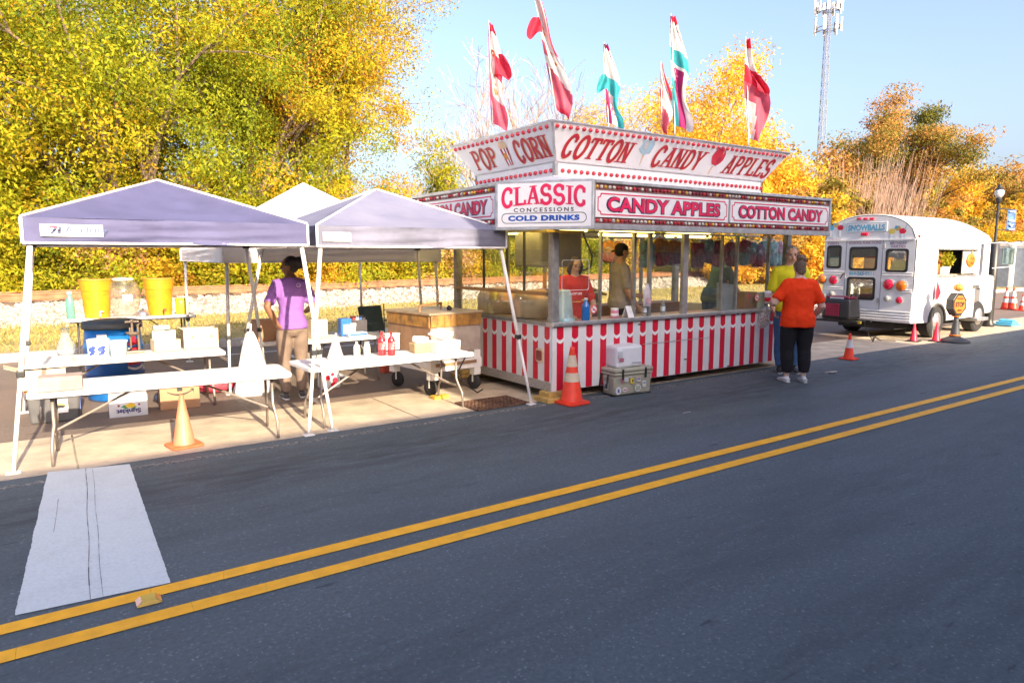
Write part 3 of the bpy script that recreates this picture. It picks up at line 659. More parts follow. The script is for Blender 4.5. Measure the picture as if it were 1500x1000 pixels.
# wall panels and their stripes
fp = MB().span((XL, YF, ZB), (XR, YF+.035, ZC-.02)).build('front_panel', M_wht, T)
ep = MB().span((XL-.001, YF+.036, .215), (XL+.035, YB, ZC-.02)).build('end_panel', M_wht, T)
MB().span((XL-.012, YF+.02, ZB), (XL+.03, YB, .213)).build('tread_plate', M_dplate, T)
MB().span((XL+.036, YB-.036, ZB), (XR-.036, YB, ZC)).build('back_panel', M_wht, T)
rp_ = MB().span((XR-.035, YF+.036, ZB), (XR+.001, YB, ZC-.02)).build('right_panel', M_wht, T)
def stripe_mesh(wd, zt, zs, zb_):
    b = MB(); h = wd/2; n = 8; A = [(h*math.cos(math.pi+math.pi*i/n), zs+h*math.sin(math.pi+math.pi*i/n)) for i in range(n+1)]
    b.mi = 0; b.prism([(-h, zt)]+A+[(h, zt)], (0, 0, 0), X, Z, .002)
    b.mi = 1; o1 = [(x*1.22, zs+(z-zs)*1.15) for x, z in A]; o2 = [(x*1.40, zs+(z-zs)*1.78-.004) for x, z in A]
    b.prism(o1+o2[::-1], (0, -.0005, 0), X, Z, .002)
    b.mi = 0; C = [(x*1.0, zs+(z-zs)*1.82-.006) for x, z in A]; b.prism(C[::-1]+[(-h, zb_), (h, zb_)], (0, 0, 0), X, Z, .002)
    return b.mesh('stripe', [M_red, M_sign])
pitch = (XR-XL)/20.3; st = stripe_mesh(.098, ZC-.03, .765, ZB+.004)
for i in range(20):
    o = link('stripe', st, fp); o.location = Vector((XL+.065+.049+i*pitch, YF-.001, 0))-Vector((7.2, 7.4, 0))
st2 = stripe_mesh(.098, ZC-.03, .765, .22)
for i in range(10):
    o = link('stripe', st2, ep); o.location = Vector((XL-.002, YF+.10+i*.228, 0))-Vector((7.2, 7.4, 0)); o.rotation_euler = (0, 0, R(-90))
    o2 = link('stripe', st2, rp_); o2.location = Vector((XR+.002, YF+.14+i*.228, 0))-Vector((7.2, 7.4, 0)); o2.rotation_euler = (0, 0, R(90))
# storage hatch seam and latches on the front, marker lamp on the end
b = MB(); b.span((6.35, YF-.006, .565), (7.65, YF-.0035, .572)); b.span((7.65, YF-.006, .2), (7.656, YF-.0035, .572)); b.build('hatch_seam', M_alu, fp)
for px, py in ((1081, 460), (937, 475), (1004, 526), (1067, 536)):
    p = onY(px, py, YF-.006); MB().box(p, (.05, .006, .014)).build('latch', M_dark, fp)
q = onX(791, 520, XL-.004); b = MB(); b.prism(rrect(.145, .165, .03), q+X*.0, -Y, Z, .012); b.build('lamp_bezel', mat('cream bezel', (.66, .52, .34), .5), T)
b = MB(); b.prism(rrect(.10, .12, .02), q-X*.012, -Y, Z, .012); b.build('marker_lamp', mat('dark red lens', (.22, .03, .025), .2, coat=.6), T)
# sill, posts, header
MB().span((XL-.02, YF-.045, ZC-.02), (XR+.02, YF+.10, ZC+.025)).build('counter_rail', M_alu, T, bevel=.006)
MB().span((XL-.015, YF+.10, ZC-.02), (XL+.07, YB, ZC+.02)).build('end_sill', M_alud, T, bevel=.005)
MB().span((XL-.03, YF+.1, 1.235), (XL+.05, YB-.09, 1.275)).build('end_rail', mat('bronze rail', (.34, .22, .12), .4, metal=.7), T, bevel=.005)
MB().span((XL+.1, YF+.10, ZC-.02), (XR-.1, YF+.42, ZC+.015)).build('counter', mat('counter laminate', (.42, .24, .22), .4), T)
for x0, x1, y0, y1 in ((XL-.005, XL+.09, YF-.004, YF+.085), (XR-.09, XR+.005, YF-.004, YF+.085), (XL-.005, XL+.09, YB-.085, YB+.004), (XR-.09, XR+.005, YB-.085, YB+.004)):
    MB().span((x0, y0, .885), (x1, y1, 2.43)).build('corner_post', M_alud, T, bevel=.006)
MB().span((XL+.09, YF+.005, 2.02), (XR-.09, YF+.075, 2.09)).build('header', M_alud, T)
MB().span((XL+.002, YF+.085, 1.985), (XL+.07, YB-.085, 2.09)).build('header', M_alud, T)
MB().span((XL+.09, YB-.07, 1.985), (XR-.09, YB-.005, 2.09)).build('header', M_alud, T)
def px_X(px, Yp=YF): return onY(px, 410, Yp).x
mx_ = [px_X(p) for p in (882, 931, 954, 1005, 1059, 1081, 1127)]
for xx, wd in zip(mx_, (.02, .04, .045, .095, .02, .03, .03)):
    MB().span((xx-wd/2, YF+.008+.004*(wd < .05), ZC+.02), (xx+wd/2, YF+.06, 1.99)).build('mullion', M_alu if wd > .05 else M_alud, T)
edges = [XL+.09]+mx_+[XR-.09]
for i, (a, c) in enumerate(zip(edges, edges[1:])):
    if i in (1,): continue       # the open serving hatch in front of the man in the cap
    MB().span((a, YF+.028+.006*(i % 2), ZC+.025), (c, YF+.033+.006*(i % 2), 2.02)).build('pane', M_glass, T)
ye = [YF+.085, YF+.62, YF+1.0, YF+1.55, YB-.085]
for i, (a, c) in enumerate(zip(ye, ye[1:])):
    MB().span((XL+.03, a, ZC+.02), (XL+.035, c, 1.235)).build('pane', M_glass, T); MB().span((XL+.038, a, 1.276), (XL+.043, c, 1.987)).build('pane', M_glass, T)
    if i: MB().span((XL+.02, a-.008, 1.276), (XL+.05, a+.008, 1.987)).build('mullion', mat('dark mullion', (.05, .045, .04), .5), T)
for xx in np.linspace(XL+.9, XR-.9, 5):
    MB().span((float(xx)-.025, YB-.06, ZC), (float(xx)+.025, YB-.02, 1.99)).build('mullion', M_alud, T)
MB().span((XL+.09, YB-.043, 1.0), (XR-.09, YB-.038, 1.987)).build('pane', M_glass, T)
# awning boxes with marquee bulbs
YA, XA = 5.73, 4.33; AX0, AX1 = 5.0, 9.56; AY0, AY1 = 6.62, 8.78
M_chan = mat('marquee channel', (.26, .10, .10), .5)
BC = [mat('marquee bulb red', (.5, .02, .03), .15), mat('marquee bulb clear', (.62, .58, .52), .15), mat('marquee bulb amber', (.65, .38, .05), .15), mat('marquee bulb wine', (.28, .02, .05), .15)]
def awning(o, u, L, n, words):
    o = Vector(o); u = Vector(u)
    aw = MB().prism([(0, 1.99), (L, 1.99), (L, 2.515), (0, 2.515)], o-n*.10, u, Z, .07).build('sign_box', M_alu, T)
    b = MB()
    for z0, z1 in ((1.985, 2.05), (2.485, 2.52)): b.prism([(-.01, z0), (L+.01, z0), (L+.01, z1), (-.01, z1)], o-n*.03, u, Z, .035)
    b.prism([(-.01, 2.05), (.03, 2.05), (.03, 2.485), (-.01, 2.485)], o-n*.03, u, Z, .033); b.prism([(L-.03, 2.05), (L+.01, 2.05), (L+.01, 2.485), (L-.03, 2.485)], o-n*.03, u, Z, .033)
    b.build('sign_frame', M_alu, aw, bevel=.004)
    b = MB()
    for zc in (2.085, 2.448): plate(b, o+u*L/2+Z*zc, u, Z, L-.06, .066, -.027)
    b.build('bulb_channel', M_chan, aw)
    b = MB(); k = int((L-.1)/.062)
    for zc in (2.085, 2.448):
        for i in range(k):
            b.mi = random.choice((0, 0, 1, 3, 1, 2, 1, 3)); b.sphere(o+u*(.06+i*.062)+Z*zc-n*.012, .02, 7, 5)
    b.build('marquee_bulbs', BC, aw, smooth=True, kind='stuff')
    for a, c, txt, kind in words:
        w_ = (c-a)*L-.02; ctr = o+u*((a+c)/2*L)+Z*2.262
        f = MB().prism([(-w_/2, -.142), (w_/2, -.142), (w_/2, .142), (-w_/2, .142)], ctr-n*.026, u, Z, .02).build('sign_face', M_sign, aw)
        bb = MB(); W2, H2, ct = w_/2-.025, .118, .045
        P = [(W2-ct, H2), (-W2+ct, H2)]+[(-W2+ct*math.cos(R(a_))*1., H2-ct*math.sin(R(90-a_)+0)) for a_ in ()]+[(-W2+ct*.75, H2-ct*.75), (-W2, H2-ct), (-W2, -H2+ct), (-W2+ct*.75, -H2+ct*.75), (-W2+ct, -H2), (W2-ct, -H2), (W2-ct*.75, -H2+ct*.75), (W2, -H2+ct), (W2, H2-ct), (W2-ct*.75, H2-ct*.75)]
        ring(bb, P, ctr, u, Z, .013, -.003); bb.build('sign_border', M_pink, aw)
        put_text(txt, ctr+n*0, u, Z, w_*.86+.012, .175, M_navy, aw, off=-.0025, bold=.07, spacing=1.03)
        put_text(txt, ctr+n*0-Z*-.002, u, Z, w_*.845, .158, M_pink, aw, off=.0005, bold=.035, spacing=1.03)
    return aw
fx = lambda px: (onY(px, 310, YA).x-AX0)/(AX1-AX0)
awning((AX0, YA, 0), X, AX1-AX0, -Y, [(fx(872), fx(1068), 'CANDY APPLES', 0), (fx(1070), .993, 'COTTON CANDY', 0)])
awning((XA, AY1, 0), -Y, AY1-AY0, -X, [(.02, .98, 'COTTON CANDY', 0)])
# awning roofs between wall and sign boxes
b = MB(); ZT = 2.50
b.add([(AX0, YA+.03, ZT), (AX1, YA+.03, ZT), (AX1, YF, 2.595), (XL+.0, YF, 2.595), (XA+.03, AY0, ZT), (XA+.03, AY1, ZT), (XL, AY1, 2.595)], [(0, 1, 2, 3), (0, 3, 4), (4, 3, 6, 5)])
o = b.build('awning_roof', M_wht, T); sm = o.modifiers.new('s', 'SOLIDIFY'); sm.thickness = .02; sm.offset = -1
# corner board
A_, B_ = Vector((XA, AY0, 0)), Vector((AX0, YA, 0)); cu_ = (B_-A_).normalized(); cn = cu_.cross(Z); cl = (B_-A_).length
cb = MB().prism([(-.01, 1.985), (cl+.01, 1.985), (cl+.01, 2.525), (-.01, 2.525)], A_-cn*.07, cu_, Z, .085).build('corner_board', M_alu, T, bevel=.006)
cc = A_+cu_*cl/2; MB().prism([(-cl/2+.02, 2.02), (cl/2-.02, 2.02), (cl/2-.02, 2.498), (-cl/2+.02, 2.498)], cc+cn*.012, cu_, Z, .008).build('sign_face', M_sign, cb)
put_strokes('CLASSIC', cc+Z*2.335, cu_, Z, cl*.87, .20, M_pink, cb, .038, off=.0225, serif=1.15, gap=.10, arch=.035)
put_text('CONCESSIONS', cc+Z*2.205, cu_, Z, cl*.62, .045, M_black, cb, off=.023, bold=.02, spacing=1.5)
put_text('COLD DRINKS', cc+Z*2.115, cu_, Z, cl*.74, .062, M_blue, cb, off=.023, bold=.06, spacing=1.1)
b = MB(); ring(b, rrect(cl*.88, .115, .055), cc+Z*2.115, cu_, Z, .007, .022); b.build('sign_border', M_black, cb)
MB().span((XL-.25, YF-.2, 1.962), (XL+.3, YF+.1, 1.983)).build('yellow_valance', M_yelp, T)
# tall upper sign boards, leaning outwards, on short upright boards
UB = dict(x0=5.10, x1=9.04, y0=6.53, y1=8.33); UT = dict(x0=4.86, x1=9.30, y0=6.28, y1=8.58); z0, z1 = 2.80, 3.20
def board(P, nm='upper_board', m=M_sign):
    b = MB(); b.add(P, [(0, 1, 2, 3)]); o = b.build(nm, m, T); s_ = o.modifiers.new('s', 'SOLIDIFY'); s_.thickness = .03; s_.offset = -1; return o
FB = board([(UB['x0'], UB['y0'], z0), (UB['x1'], UB['y0'], z0), (UT['x1'], UT['y0'], z1), (UT['x0'], UT['y0'], z1)])
EB = board([(UB['x0'], UB['y1'], z0), (UB['x0'], UB['y0'], z0), (UT['x0'], UT['y0'], z1), (UT['x0'], UT['y1'], z1)])
board([(UB['x1'], UB['y1'], z0), (UB['x0'], UB['y1'], z0), (UT['x0'], UT['y1'], z1), (UT['x1'], UT['y1'], z1)])
board([(UB['x1'], UB['y0'], z0), (UB['x1'], UB['y1'], z0), (UT['x1'], UT['y1'], z1), (UT['x1'], UT['y0'], z1)])
for P in (((UB['x0'], UB['y0']), (UB['x1'], UB['y0'])), ((UB['x0'], UB['y1']), (UB['x0'], UB['y0'])), ((UB['x1'], UB['y1']), (UB['x0'], UB['y1'])), ((UB['x1'], UB['y0']), (UB['x1'], UB['y1']))):
    (a, c), (d, e) = P; o = board([(a, c, 2.59), (d, e, 2.59), (d, e, 2.797), (a, c, 2.797)], 'base_board')
b = MB()
for (a, c), (d, e) in (((UT['x0'], UT['y0']), (UT['x1'], UT['y0'])), ((UT['x0'], UT['y1']), (UT['x0'], UT['y0']))): b.tube([(a, c, z1+.006), (d, e, z1+.006)], .014, 6)
for (a, c), (d, e) in (((UB['x0'], UB['y0']), (UB['x1'], UB['y0'])), ((UB['x0'], UB['y1']), (UB['x0'], UB['y0']))): b.tube([(a-.004, c-.004, z0), (d, e-.004, z0)], .010, 6)
b.tube([(UB['x0']-.01, UB['y0']-.01, z0), (UT['x0']-.01, UT['y0']-.01, z1)], .016, 6)
b.box((UB['x0']+.0, UB['y0']+.0, 2.693), (.05, .05, .2)); b.build('edge_trim', M_alu, T)
vF = Vector((0, UT['y0']-UB['y0'], z1-z0)); vE = Vector((UT['x0']-UB['x0'], 0, z1-z0)); nF = X.cross(vF.normalized()); nE = (-Y).cross(vE.normalized())
oF = Vector((0, UB['y0'], z0)); oE = Vector((UB['x0'], 0, z0))
bulb = MB().sphere((0, 0, 0), .026, 8, 6).mesh('bulb', M_bulb); bulb.polygons.foreach_set('use_smooth', [True]*len(bulb.polygons))
def bulbs(p0, p1, n, parent):
    for i in range(n):
        o = link('bulb', bulb, parent); o.location = Vector(p0).lerp(Vector(p1), i/(n-1))-Vector((7.2, 7.4, 0))
f_ = .9; e0 = oF+vF*f_+nF*.01
bulbs(e0+X*(UB['x0']-.16), e0+X*(UB['x1']+.16), 44, FB)
bulbs((UB['x0']+.1, UB['y0']-.012, 2.70), (UB['x1']-.05, UB['y0']-.012, 2.70), 40, FB)
e1 = oE+vE*f_+nE*.01
bulbs(e1+Y*(UB['y0']-.12), e1+Y*(UB['y1']+.16), 19, EB)
bulbs((UB['x0']-.012, UB['y0']+.07, 2.70), (UB['x0']-.012, UB['y1']-.05, 2.70), 17, EB)
def uX(px, py): return onY(px, py, UB['y0']-.11).x
def word(txt, o, u, v, width, parent):
    put_strokes(txt, o, u, v, width, .27, M_gold, parent, .054, off=.004, slant=.22 if u is X else -.0, gap=.16)
    put_strokes(txt, o+Vector(u)*-.004+v.normalized()*.003, u, v, width, .27, M_mar, parent, .046, off=.0068, slant=.22 if u is X else -.0, gap=.16, serif=1.1)
for txt, a, c in (('COTTON', 824, 926), ('CANDY', 957, 1031), ('APPLES', 1063, 1132)):
    x0, x1 = uX(a, 215), uX(c, 235); word(txt, oF+vF*.43+X*((x0+x1)/2), X, vF, (x1-x0)*.93, FB)
def uY(px, py): return onX(px, py, UB['x0']-.11).y
for txt, a, c in (('POP', 693, 729), ('CORN', 753, 806)):
    y0, y1 = uY(a, 235), uY(c, 220); word(txt, oE+vE*.43+Y*((y0+y1)/2), -Y, vE, (y0-y1)*.9, EB)
# painted icons: popcorn box, cotton candy cone, candy apple
def icon(parent, nm, polys, o, u, v, off=.005, sc_=1.3):
    u = Vector(u).normalized(); v = Vector(v).normalized(); n = u.cross(v); b = MB(); ms = []
    for i, (m, P) in enumerate(polys):
        if m not in ms: ms.append(m)
        b.mi = ms.index(m); b.add([o+u*x_*sc_+v*y_*sc_+n*(off+i*.0012) for x_, y_ in P], [tuple(range(len(P)))])
    return b.build(nm, ms, parent)
def blob(cx, cy, rx, ry, n=14, wob=.0): return [(cx+rx*math.cos(6.283*i/n)*(1+wob*math.sin(i*2.3)), cy+ry*math.sin(6.283*i/n)*(1+wob*math.cos(i*3.1))) for i in range(n)]
M_tan = mat('popcorn print', (.75, .52, .32), .5); M_orp = mat('orange print', (.68, .25, .04), .5); M_ltb = mat('candyfloss blue print', (.38, .56, .66), .5); M_grey = mat('grey print', (.5, .5, .52), .5)
icon(EB, 'popcorn_box_icon', [(M_tan, blob(0, .085, .07, .05, 12, .12)), (M_mar, [(-.065, .06), (-.045, -.12), (.045, -.12), (.065, .06)]), (M_sign, [(-.03, .06), (-.022, -.12), (0, -.12), (0, .06)]), (M_orp, blob(0, -.02, .05, .035)), (M_sign, [(.025, .06), (.02, -.12), (.032, -.12), (.045, .06)])], oE+vE*.45+Y*((uY(731, 230)+uY(752, 225))/2), -Y, vE)
icon(FB, 'cotton_candy_icon', [(M_tan, [(-.012, 0), (0, -.15), (.015, 0)]), (M_ltb, blob(0, .06, .085, .085, 16, .16)), (M_grey, blob(-.02, .07, .03, .05, 10, .2)), (M_ltb, blob(.03, .03, .035, .03, 10, .2))], oF+vF*.5+X*((uX(930, 225)+uX(955, 228))/2), X, vF)
icon(FB, 'candy_apple_icon', [(M_tan, [(-.03, -.07), (-.045, -.16), (-.025, -.16), (-.008, -.07)]), (M_red, blob(0, .04, .095, .10, 18, .05)), (M_mar, blob(.03, .0, .035, .04)), (M_tan, blob(.045, .09, .008, .022, 8))], oF+vF*.52+X*((uX(1035, 235)+uX(1061, 238))/2), X, vF)
# support blocks, tyre, hitch box
for p, s in (((XL+.02, YF+.02, .03), (.34, .28, .055)), ((XL+.05, YF+.05, .085), (.26, .2, .05)), ((XL+.0, YB-.3, .03), (.34, .26, .055)), ((XL+.02, YB-.3, .085), (.3, .2, .05))):
    MB().box(p, s).build('wood_block', mat('yellow timber', (.50, .33, .10), .8, var=.2, scale=9), T, bevel=.004)
for xx in (7.05,):
    t_ = MB().lathe((xx, YF+.12, .27), [(.15, 0), (.26, .0), (.28, .03), (.28, .17), (.26, .2), (.15, .2)], 20, (0, 1, 0)).build('tyre', mat('tyre rubber', (.025, .025, .026), .8), T)
    MB().lathe((xx, YF+.13, .27), [(.02, 0), (.15, .01), (.15, .15)], 16, (0, 1, 0)).build('rim', M_alud, t_)
for zz in (.3, 1.0): pass
b = MB().span((XR+.05, YF+.35, .16), (XR+.45, YF+1.5, .72)); hb = b.build('hitch_box', M_wht, T)
for i in range(2): MB().span((XR+.10+i*.2, YF+.344, .165), (XR+.2+i*.2, YF+.348, .715)).build('stripe', M_red, hb)
for i in range(5): MB().span((XR+.4515, YF+.4+i*.22, .165), (XR+.454, YF+.5+i*.22, .715)).build('stripe', M_red, hb)
# --- inside: equipment that stays with the trailer
pm = MB().span((5.35, 7.15, 1.55), (6.05, 7.75, 2.1)).build('popper_hood', mat('popper grey', (.20, .19, .17), .4, metal=.5), T, bevel=.03)
MB().span((5.38, 7.2, .2), (6.0, 7.72, .92)).build('popper_cabinet', M_steel, T, bevel=.01)
MB().lathe((5.7, 7.45, 1.2), [(.05, -.2), (.17, -.16), (.19, 0), (.17, .05)], 16).build('popper_kettle', M_steel, T, smooth=True)
b = MB(); b.tube([(6.02, 7.1, 2.0), (6.1, 7.0, 1.7), (6.08, 7.0, 1.55), (5.98, 7.05, 1.5)], .012, 6); b.build('hose', M_black, T)
b = MB(); b.lathe((5.25, 7.9, .92), [(.3, 0), (.34, .02), (.34, .22), (.3, .3), (.1, .36)], 20); b.build('floss_pan', mat('tan fibreglass', (.50, .36, .22), .35), T, smooth=True)
b = MB(); b.lathe((5.2, 7.05, .92), [(.26, 0), (.3, .02), (.3, .22), (.26, .3), (.1, .35)], 20); b.build('floss_pan', MATS['tan fibreglass'], T, smooth=True)
MB().span((5.0, 6.75, .2), (5.5, 8.3, .918)).build('back_counter', mat('cabinet tan', (.40, .30, .19), .5), T)
MB().span((6.3, 8.05, .2), (9.1, 8.5, .92)).build('back_counter', mat('cabinet brown', (.24, .13, .09), .55), T)
MB().lathe((6.95, 8.25, .93), [(.2, 0), (.3, .05), (.33, .2), (.33, .22)], 20).build('mixing_bowl', M_steel, T, smooth=True)
for xx, zz, rr_ in ((6.5, 1.3, -.35), (6.8, 1.22, -.35)): MB().box((xx+.2, 8.2, zz), (.75, .25, .03), Euler((0, .35, 0)).to_matrix()).build('slanted_shelf', mat('shelf tan', (.46, .34, .2), .5), T)
[MB().cyl((5.1, yy, 2.0), (9.3, yy, 2.0), .012).build('hanging_rail', M_steel, T) for yy in (6.75, 8.15)]
def nosmoke(c, parent, s=.05):
    b = MB(); disc(b, c, X, Z, s, n=20); d = b.build('sticker', M_sign, parent)
    b = MB(); ring(b, blob(0, 0, s, s, 20), c, X, Z, s*.22, .001); b.build('sticker_ring', M_red, d)
    b = MB(); plate(b, c, (.7, 0, -.7), (.7, 0, .7), s*1.7, s*.2, .0015); plate(b, c-Z*s*.1, X, Z, s*.9, s*.18, .0008); b.mi = 0; b.build('sticker_bar', M_red, d)
nosmoke(onY(870, 453, YF+.024), T, .055); nosmoke(onY(1109, 436, YF+.024), T, .055)
gp_ = onY(843, 424, YF+.024); b = MB(); ring(b, rrect(.42, .36, .03), gp_+Z*.17, X, Z, .006); b.build('pane_decal', M_sign, T)
put_text('WE ACCEPT CARDS', gp_-Z*.05, X, Z, .2, .028, M_sign, T, off=.001, bold=.02)
# --- loose things in the window
M_pla = glass('clear plastic', (.9, .93, .95), 1.4, .08, .16, (.75, .8, .85))
def bag(label, p, w_, h_, cols, seed):
    t = thing('cotton_candy_bag', label, 'candy bag', p, 0, 'cotton candy bags hanging in the trailer'); g = random.Random(seed); p = Vector(p)
    b = MB(); b.grid(lambda u, v: p+Vector(((u-.5)*w_*(.35+.65*min(1, (1-v)*4+.1)), 0, (v-1)*h_))+Y*(-.065*math.sin(math.pi*u)*math.sin(math.pi*min(1, v*1.05))), 8, 8)
    b.grid(lambda u, v: p+Vector(((.5-u)*w_*(.35+.65*min(1, (1-v)*4+.1)), 0, (v-1)*h_))+Y*(.065*math.sin(math.pi*u)*math.sin(math.pi*min(1, v*1.05))), 8, 8)
    b.build('plastic_bag', M_pla, t, smooth=True)
    for k, c in enumerate(cols):
        b = MB(); n0 = len(b.v); b.sphere((0, 0, 0), 1., 14, 10); cz_ = p+Vector((g.uniform(-.02, .02), 0, -h_*(.36+.34*k/max(1, len(cols)-1))))
        def sq(q): return math.copysign(abs(q)**.6, q)
        b.v = [tuple(cz_+Vector((sq(x_)*w_*.43*(1+.08*math.sin(z_*5+k)), sq(y_)*.05, sq(z_)*h_*.27*(1+.12*math.sin(x_*4+seed))))) for x_, y_, z_ in b.v]; b.build('floss', c, t, smooth=True)
    MB().lathe(p-Z*.005, [(.022, -.01), (.022, .02)], 8).build('tie', M_sign, t)
fl = [mat('floss pink', (.50, .20, .27), .95, var=.3, scale=18), mat('floss blue', (.22, .40, .46), .95, var=.3, scale=18), mat('floss purple', (.30, .18, .28), .95, var=.3, scale=18), mat('floss crimson', (.36, .05, .10), .95, var=.4, scale=18), mat('floss orange', (.58, .26, .08), .95, var=.3, scale=18)]
names = ['pink', 'blue', 'purple', 'crimson', 'orange']
for i, (px, c1, c2) in enumerate(((888, 4, 0), (905, 4, 2), (946, 1, 1), (968, 4, 3), (988, 4, 2), (1020, 3, 2), (1034, 1, 2), (1050, 3, 0), (1069, 3, 3), (1090, 3, 1), (1098, 1, 0), (1108, 2, 3), (1118, 1, 2), (1130, 1, 1), (1140, 2, 1))):
    bag('%s over %s cotton candy bag, %s from the left on the hanging rail' % (names[c1], names[c2], ORD[i]), (px_X(px, 6.75 if i > 1 else 8.15), 6.75 if i > 1 else 8.15, 1.975-.02*(i % 3)), .29, .40+.03*(i % 2), [fl[c1], fl[c2]], i)
def at(px, py, d=.0): return onY(px, py, YF+d)
def bottle(label, p, h, r, m, mc, lab=None, neck=.45, grp=None, name='bottle'):
    t = thing(name, label, 'bottle', p, 0, grp); p = Vector(p)
    MB().lathe(p, [(r*.9, 0), (r, .01), (r, h*.6), (r*.9, h*.7), (r*neck, h*.84), (r*neck, h*.92)], 14).build('bottle_body', m, t, smooth=True)
    MB().lathe(p, [(r*neck*1.15, h*.92), (r*neck*1.15, h)], 12).build('cap', mc, t)
    if lab: MB().lathe(p, [(r*1.02, h*.25), (r*1.02, h*.55)], 14, closed=False).build('bottle_label', lab, t, smooth=True)
    return t
zc = ZC+.026
q = at(1013+-41, 480, .04); 
for px, lb in ((945, 'clear water bottle on the trailer counter beside the yellow cup'), (972, 'clear water bottle on the trailer counter left of the wide post')):
    bottle(lb, (px_X(px, YF+.05), YF+.05, zc), .20, .033, M_pla, M_sign, mat('water label', (.62, .68, .75), .5))
p = Vector((px_X(861), YF+.03, zc)); bottle('bright blue bottle with white top on the trailer counter', p, .27, .05, mat('blue syrup', (.015, .13, .42), .2, coat=.5), M_sign, None, .4)
t = thing('plastic_tub', 'large pale blue-grey plastic tub standing upside down on the trailer counter', 'tub', (px_X(836), YF+.19, zc))
c_ = Vector((px_X(836), YF+.18, zc)); MB().lathe(c_, [(.155, 0), (.16, .02), (.15, .05), (.125, .33), (.10, .37)], 22).build('tub_body', mat('pale tub', (.42, .52, .56), .3), t, smooth=True); MB().lathe(c_, [(.168, .0), (.168, .035), (.158, .036)], 22).build('rim', mat('tub rim', (.36, .55, .6), .4), t)
t = thing('candy_jar', 'pink and white jar on the trailer counter left of the folded card', 'jar', (px_X(906), YF+.06, zc)); c_ = Vector((px_X(906), YF+.06, zc))
MB().lathe(c_, [(.045, 0), (.05, .01), (.05, .09), (.045, .1)], 14).build('jar_body', mat('pink print', (.66, .25, .36), .4), t, smooth=True); MB().lathe(c_, [(.05, .1), (.05, .125)], 14).build('lid', M_sign, t); MB().lathe(c_, [(.051, .03), (.051, .06)], 14, closed=False).build('jar_label', M_sign, t)
t = thing('folded_card', 'small white folded price card on the trailer counter', 'card', (px_X(921), YF+.05, zc)); c_ = Vector((px_X(921), YF+.05, zc))
b = MB(); b.prism([(-.06, 0), (0, .14), (.0, .143), (.064, 0), (.06, 0), (0, .135), (-.056, 0)][:4]+[(.06, 0), (0, .135)], c_, Y, Z, .10); b.build('card', M_sign, t)
b = MB(); [plate(b, c_+Vector((.05, -.035, .04+.02*i)), X, (0, .4, .9), .06, .004, .005) for i in range(3)]; b.build('printed_lines', M_grey, t)
t = thing('paper_cup', 'small yellow cup on the trailer counter', 'cup', (px_X(932), YF+.06, zc)); c_ = Vector((px_X(932), YF+.06, zc))
MB().lathe(c_, [(.03, 0), (.044, .11), (.041, .11), (.028, .01)], 14, closed=False).build('cup_wall', mat('lemon cup', (.72, .62, .12), .5), t, smooth=True); MB().lathe(c_, [(.046, .105), (.046, .118)], 14).build('lid', mat('lime lid', (.45, .55, .12), .5), t)
p = at(948, 432, -.01); t = thing('candy_sample_bag', 'small white and pink sample bag hung on the window mullion', 'bag', p)
b = MB(); b.grid(lambda u, v: p+Vector(((u-.5)*.13*(1 if v < .7 else 1-.9*(v-.7)/.3), -.02*math.sin(math.pi*u), (v-.5)*.3)), 6, 8); o = b.build('bag', mat('white bag', (.66, .60, .62), .5), t, smooth=True); o.modifiers.new('s', 'SOLIDIFY').thickness = .012
b = MB(); plate(b, p+Vector((0, -.032, -.07)), X, Z, .08, .08); b.build('bag_print', mat('pink wash', (.62, .40, .44), .5), t)
p = Vector((px_X(1063, YF+.12), YF+.12, zc)); t = thing('display_panel', 'plain grey sneeze guard panel leaning on the trailer counter', 'panel', p)
MB().box(p+Z*.19, (.36, .02, .38), Euler((-.12, .1, 0)).to_matrix()).build('panel', mat('grey panel', (.27, .30, .34), .5), t, bevel=.004); MB().box(p+Z*.02+Y*.05, (.3, .08, .03)).build('foot', M_alud, t)
p = Vector((px_X(1092, YF+.2), YF+.2, zc)); t = thing('cardboard_box', 'brown box with red mark on the trailer counter', 'box', p)
MB().box(p+Z*.12, (.30, .22, .24)).build('carton', mat('brown kraft', (.26, .12, .07), .8), t, bevel=.004); b = MB(); disc(b, p+Vector((-.05, -.111, .18)), X, Z, .03); b.build('red_mark', M_red, t)
p = Vector((px_X(1119), YF+.04, zc)); t = thing('menu_card', 'small illustrated menu card at the right of the trailer counter', 'card', p)
MB().box(p+Z*.12, (.16, .012, .24)).build('card', mat('card blue grey', (.5, .56, .55), .5), t); b = MB(); b.mi = 0
[disc(b, p+Vector((random.uniform(-.06, .06), -.0075, random.uniform(.04, .2))), X, Z, .015) for i in range(6)]; b.build('card_print', mat('yellow print', (.6, .5, .2), .5), t)
MB().span((9.0, YF-.07, ZC+.0255), (9.4, YF+.07, ZC+.03)).build('white_ledge', M_sign, T)
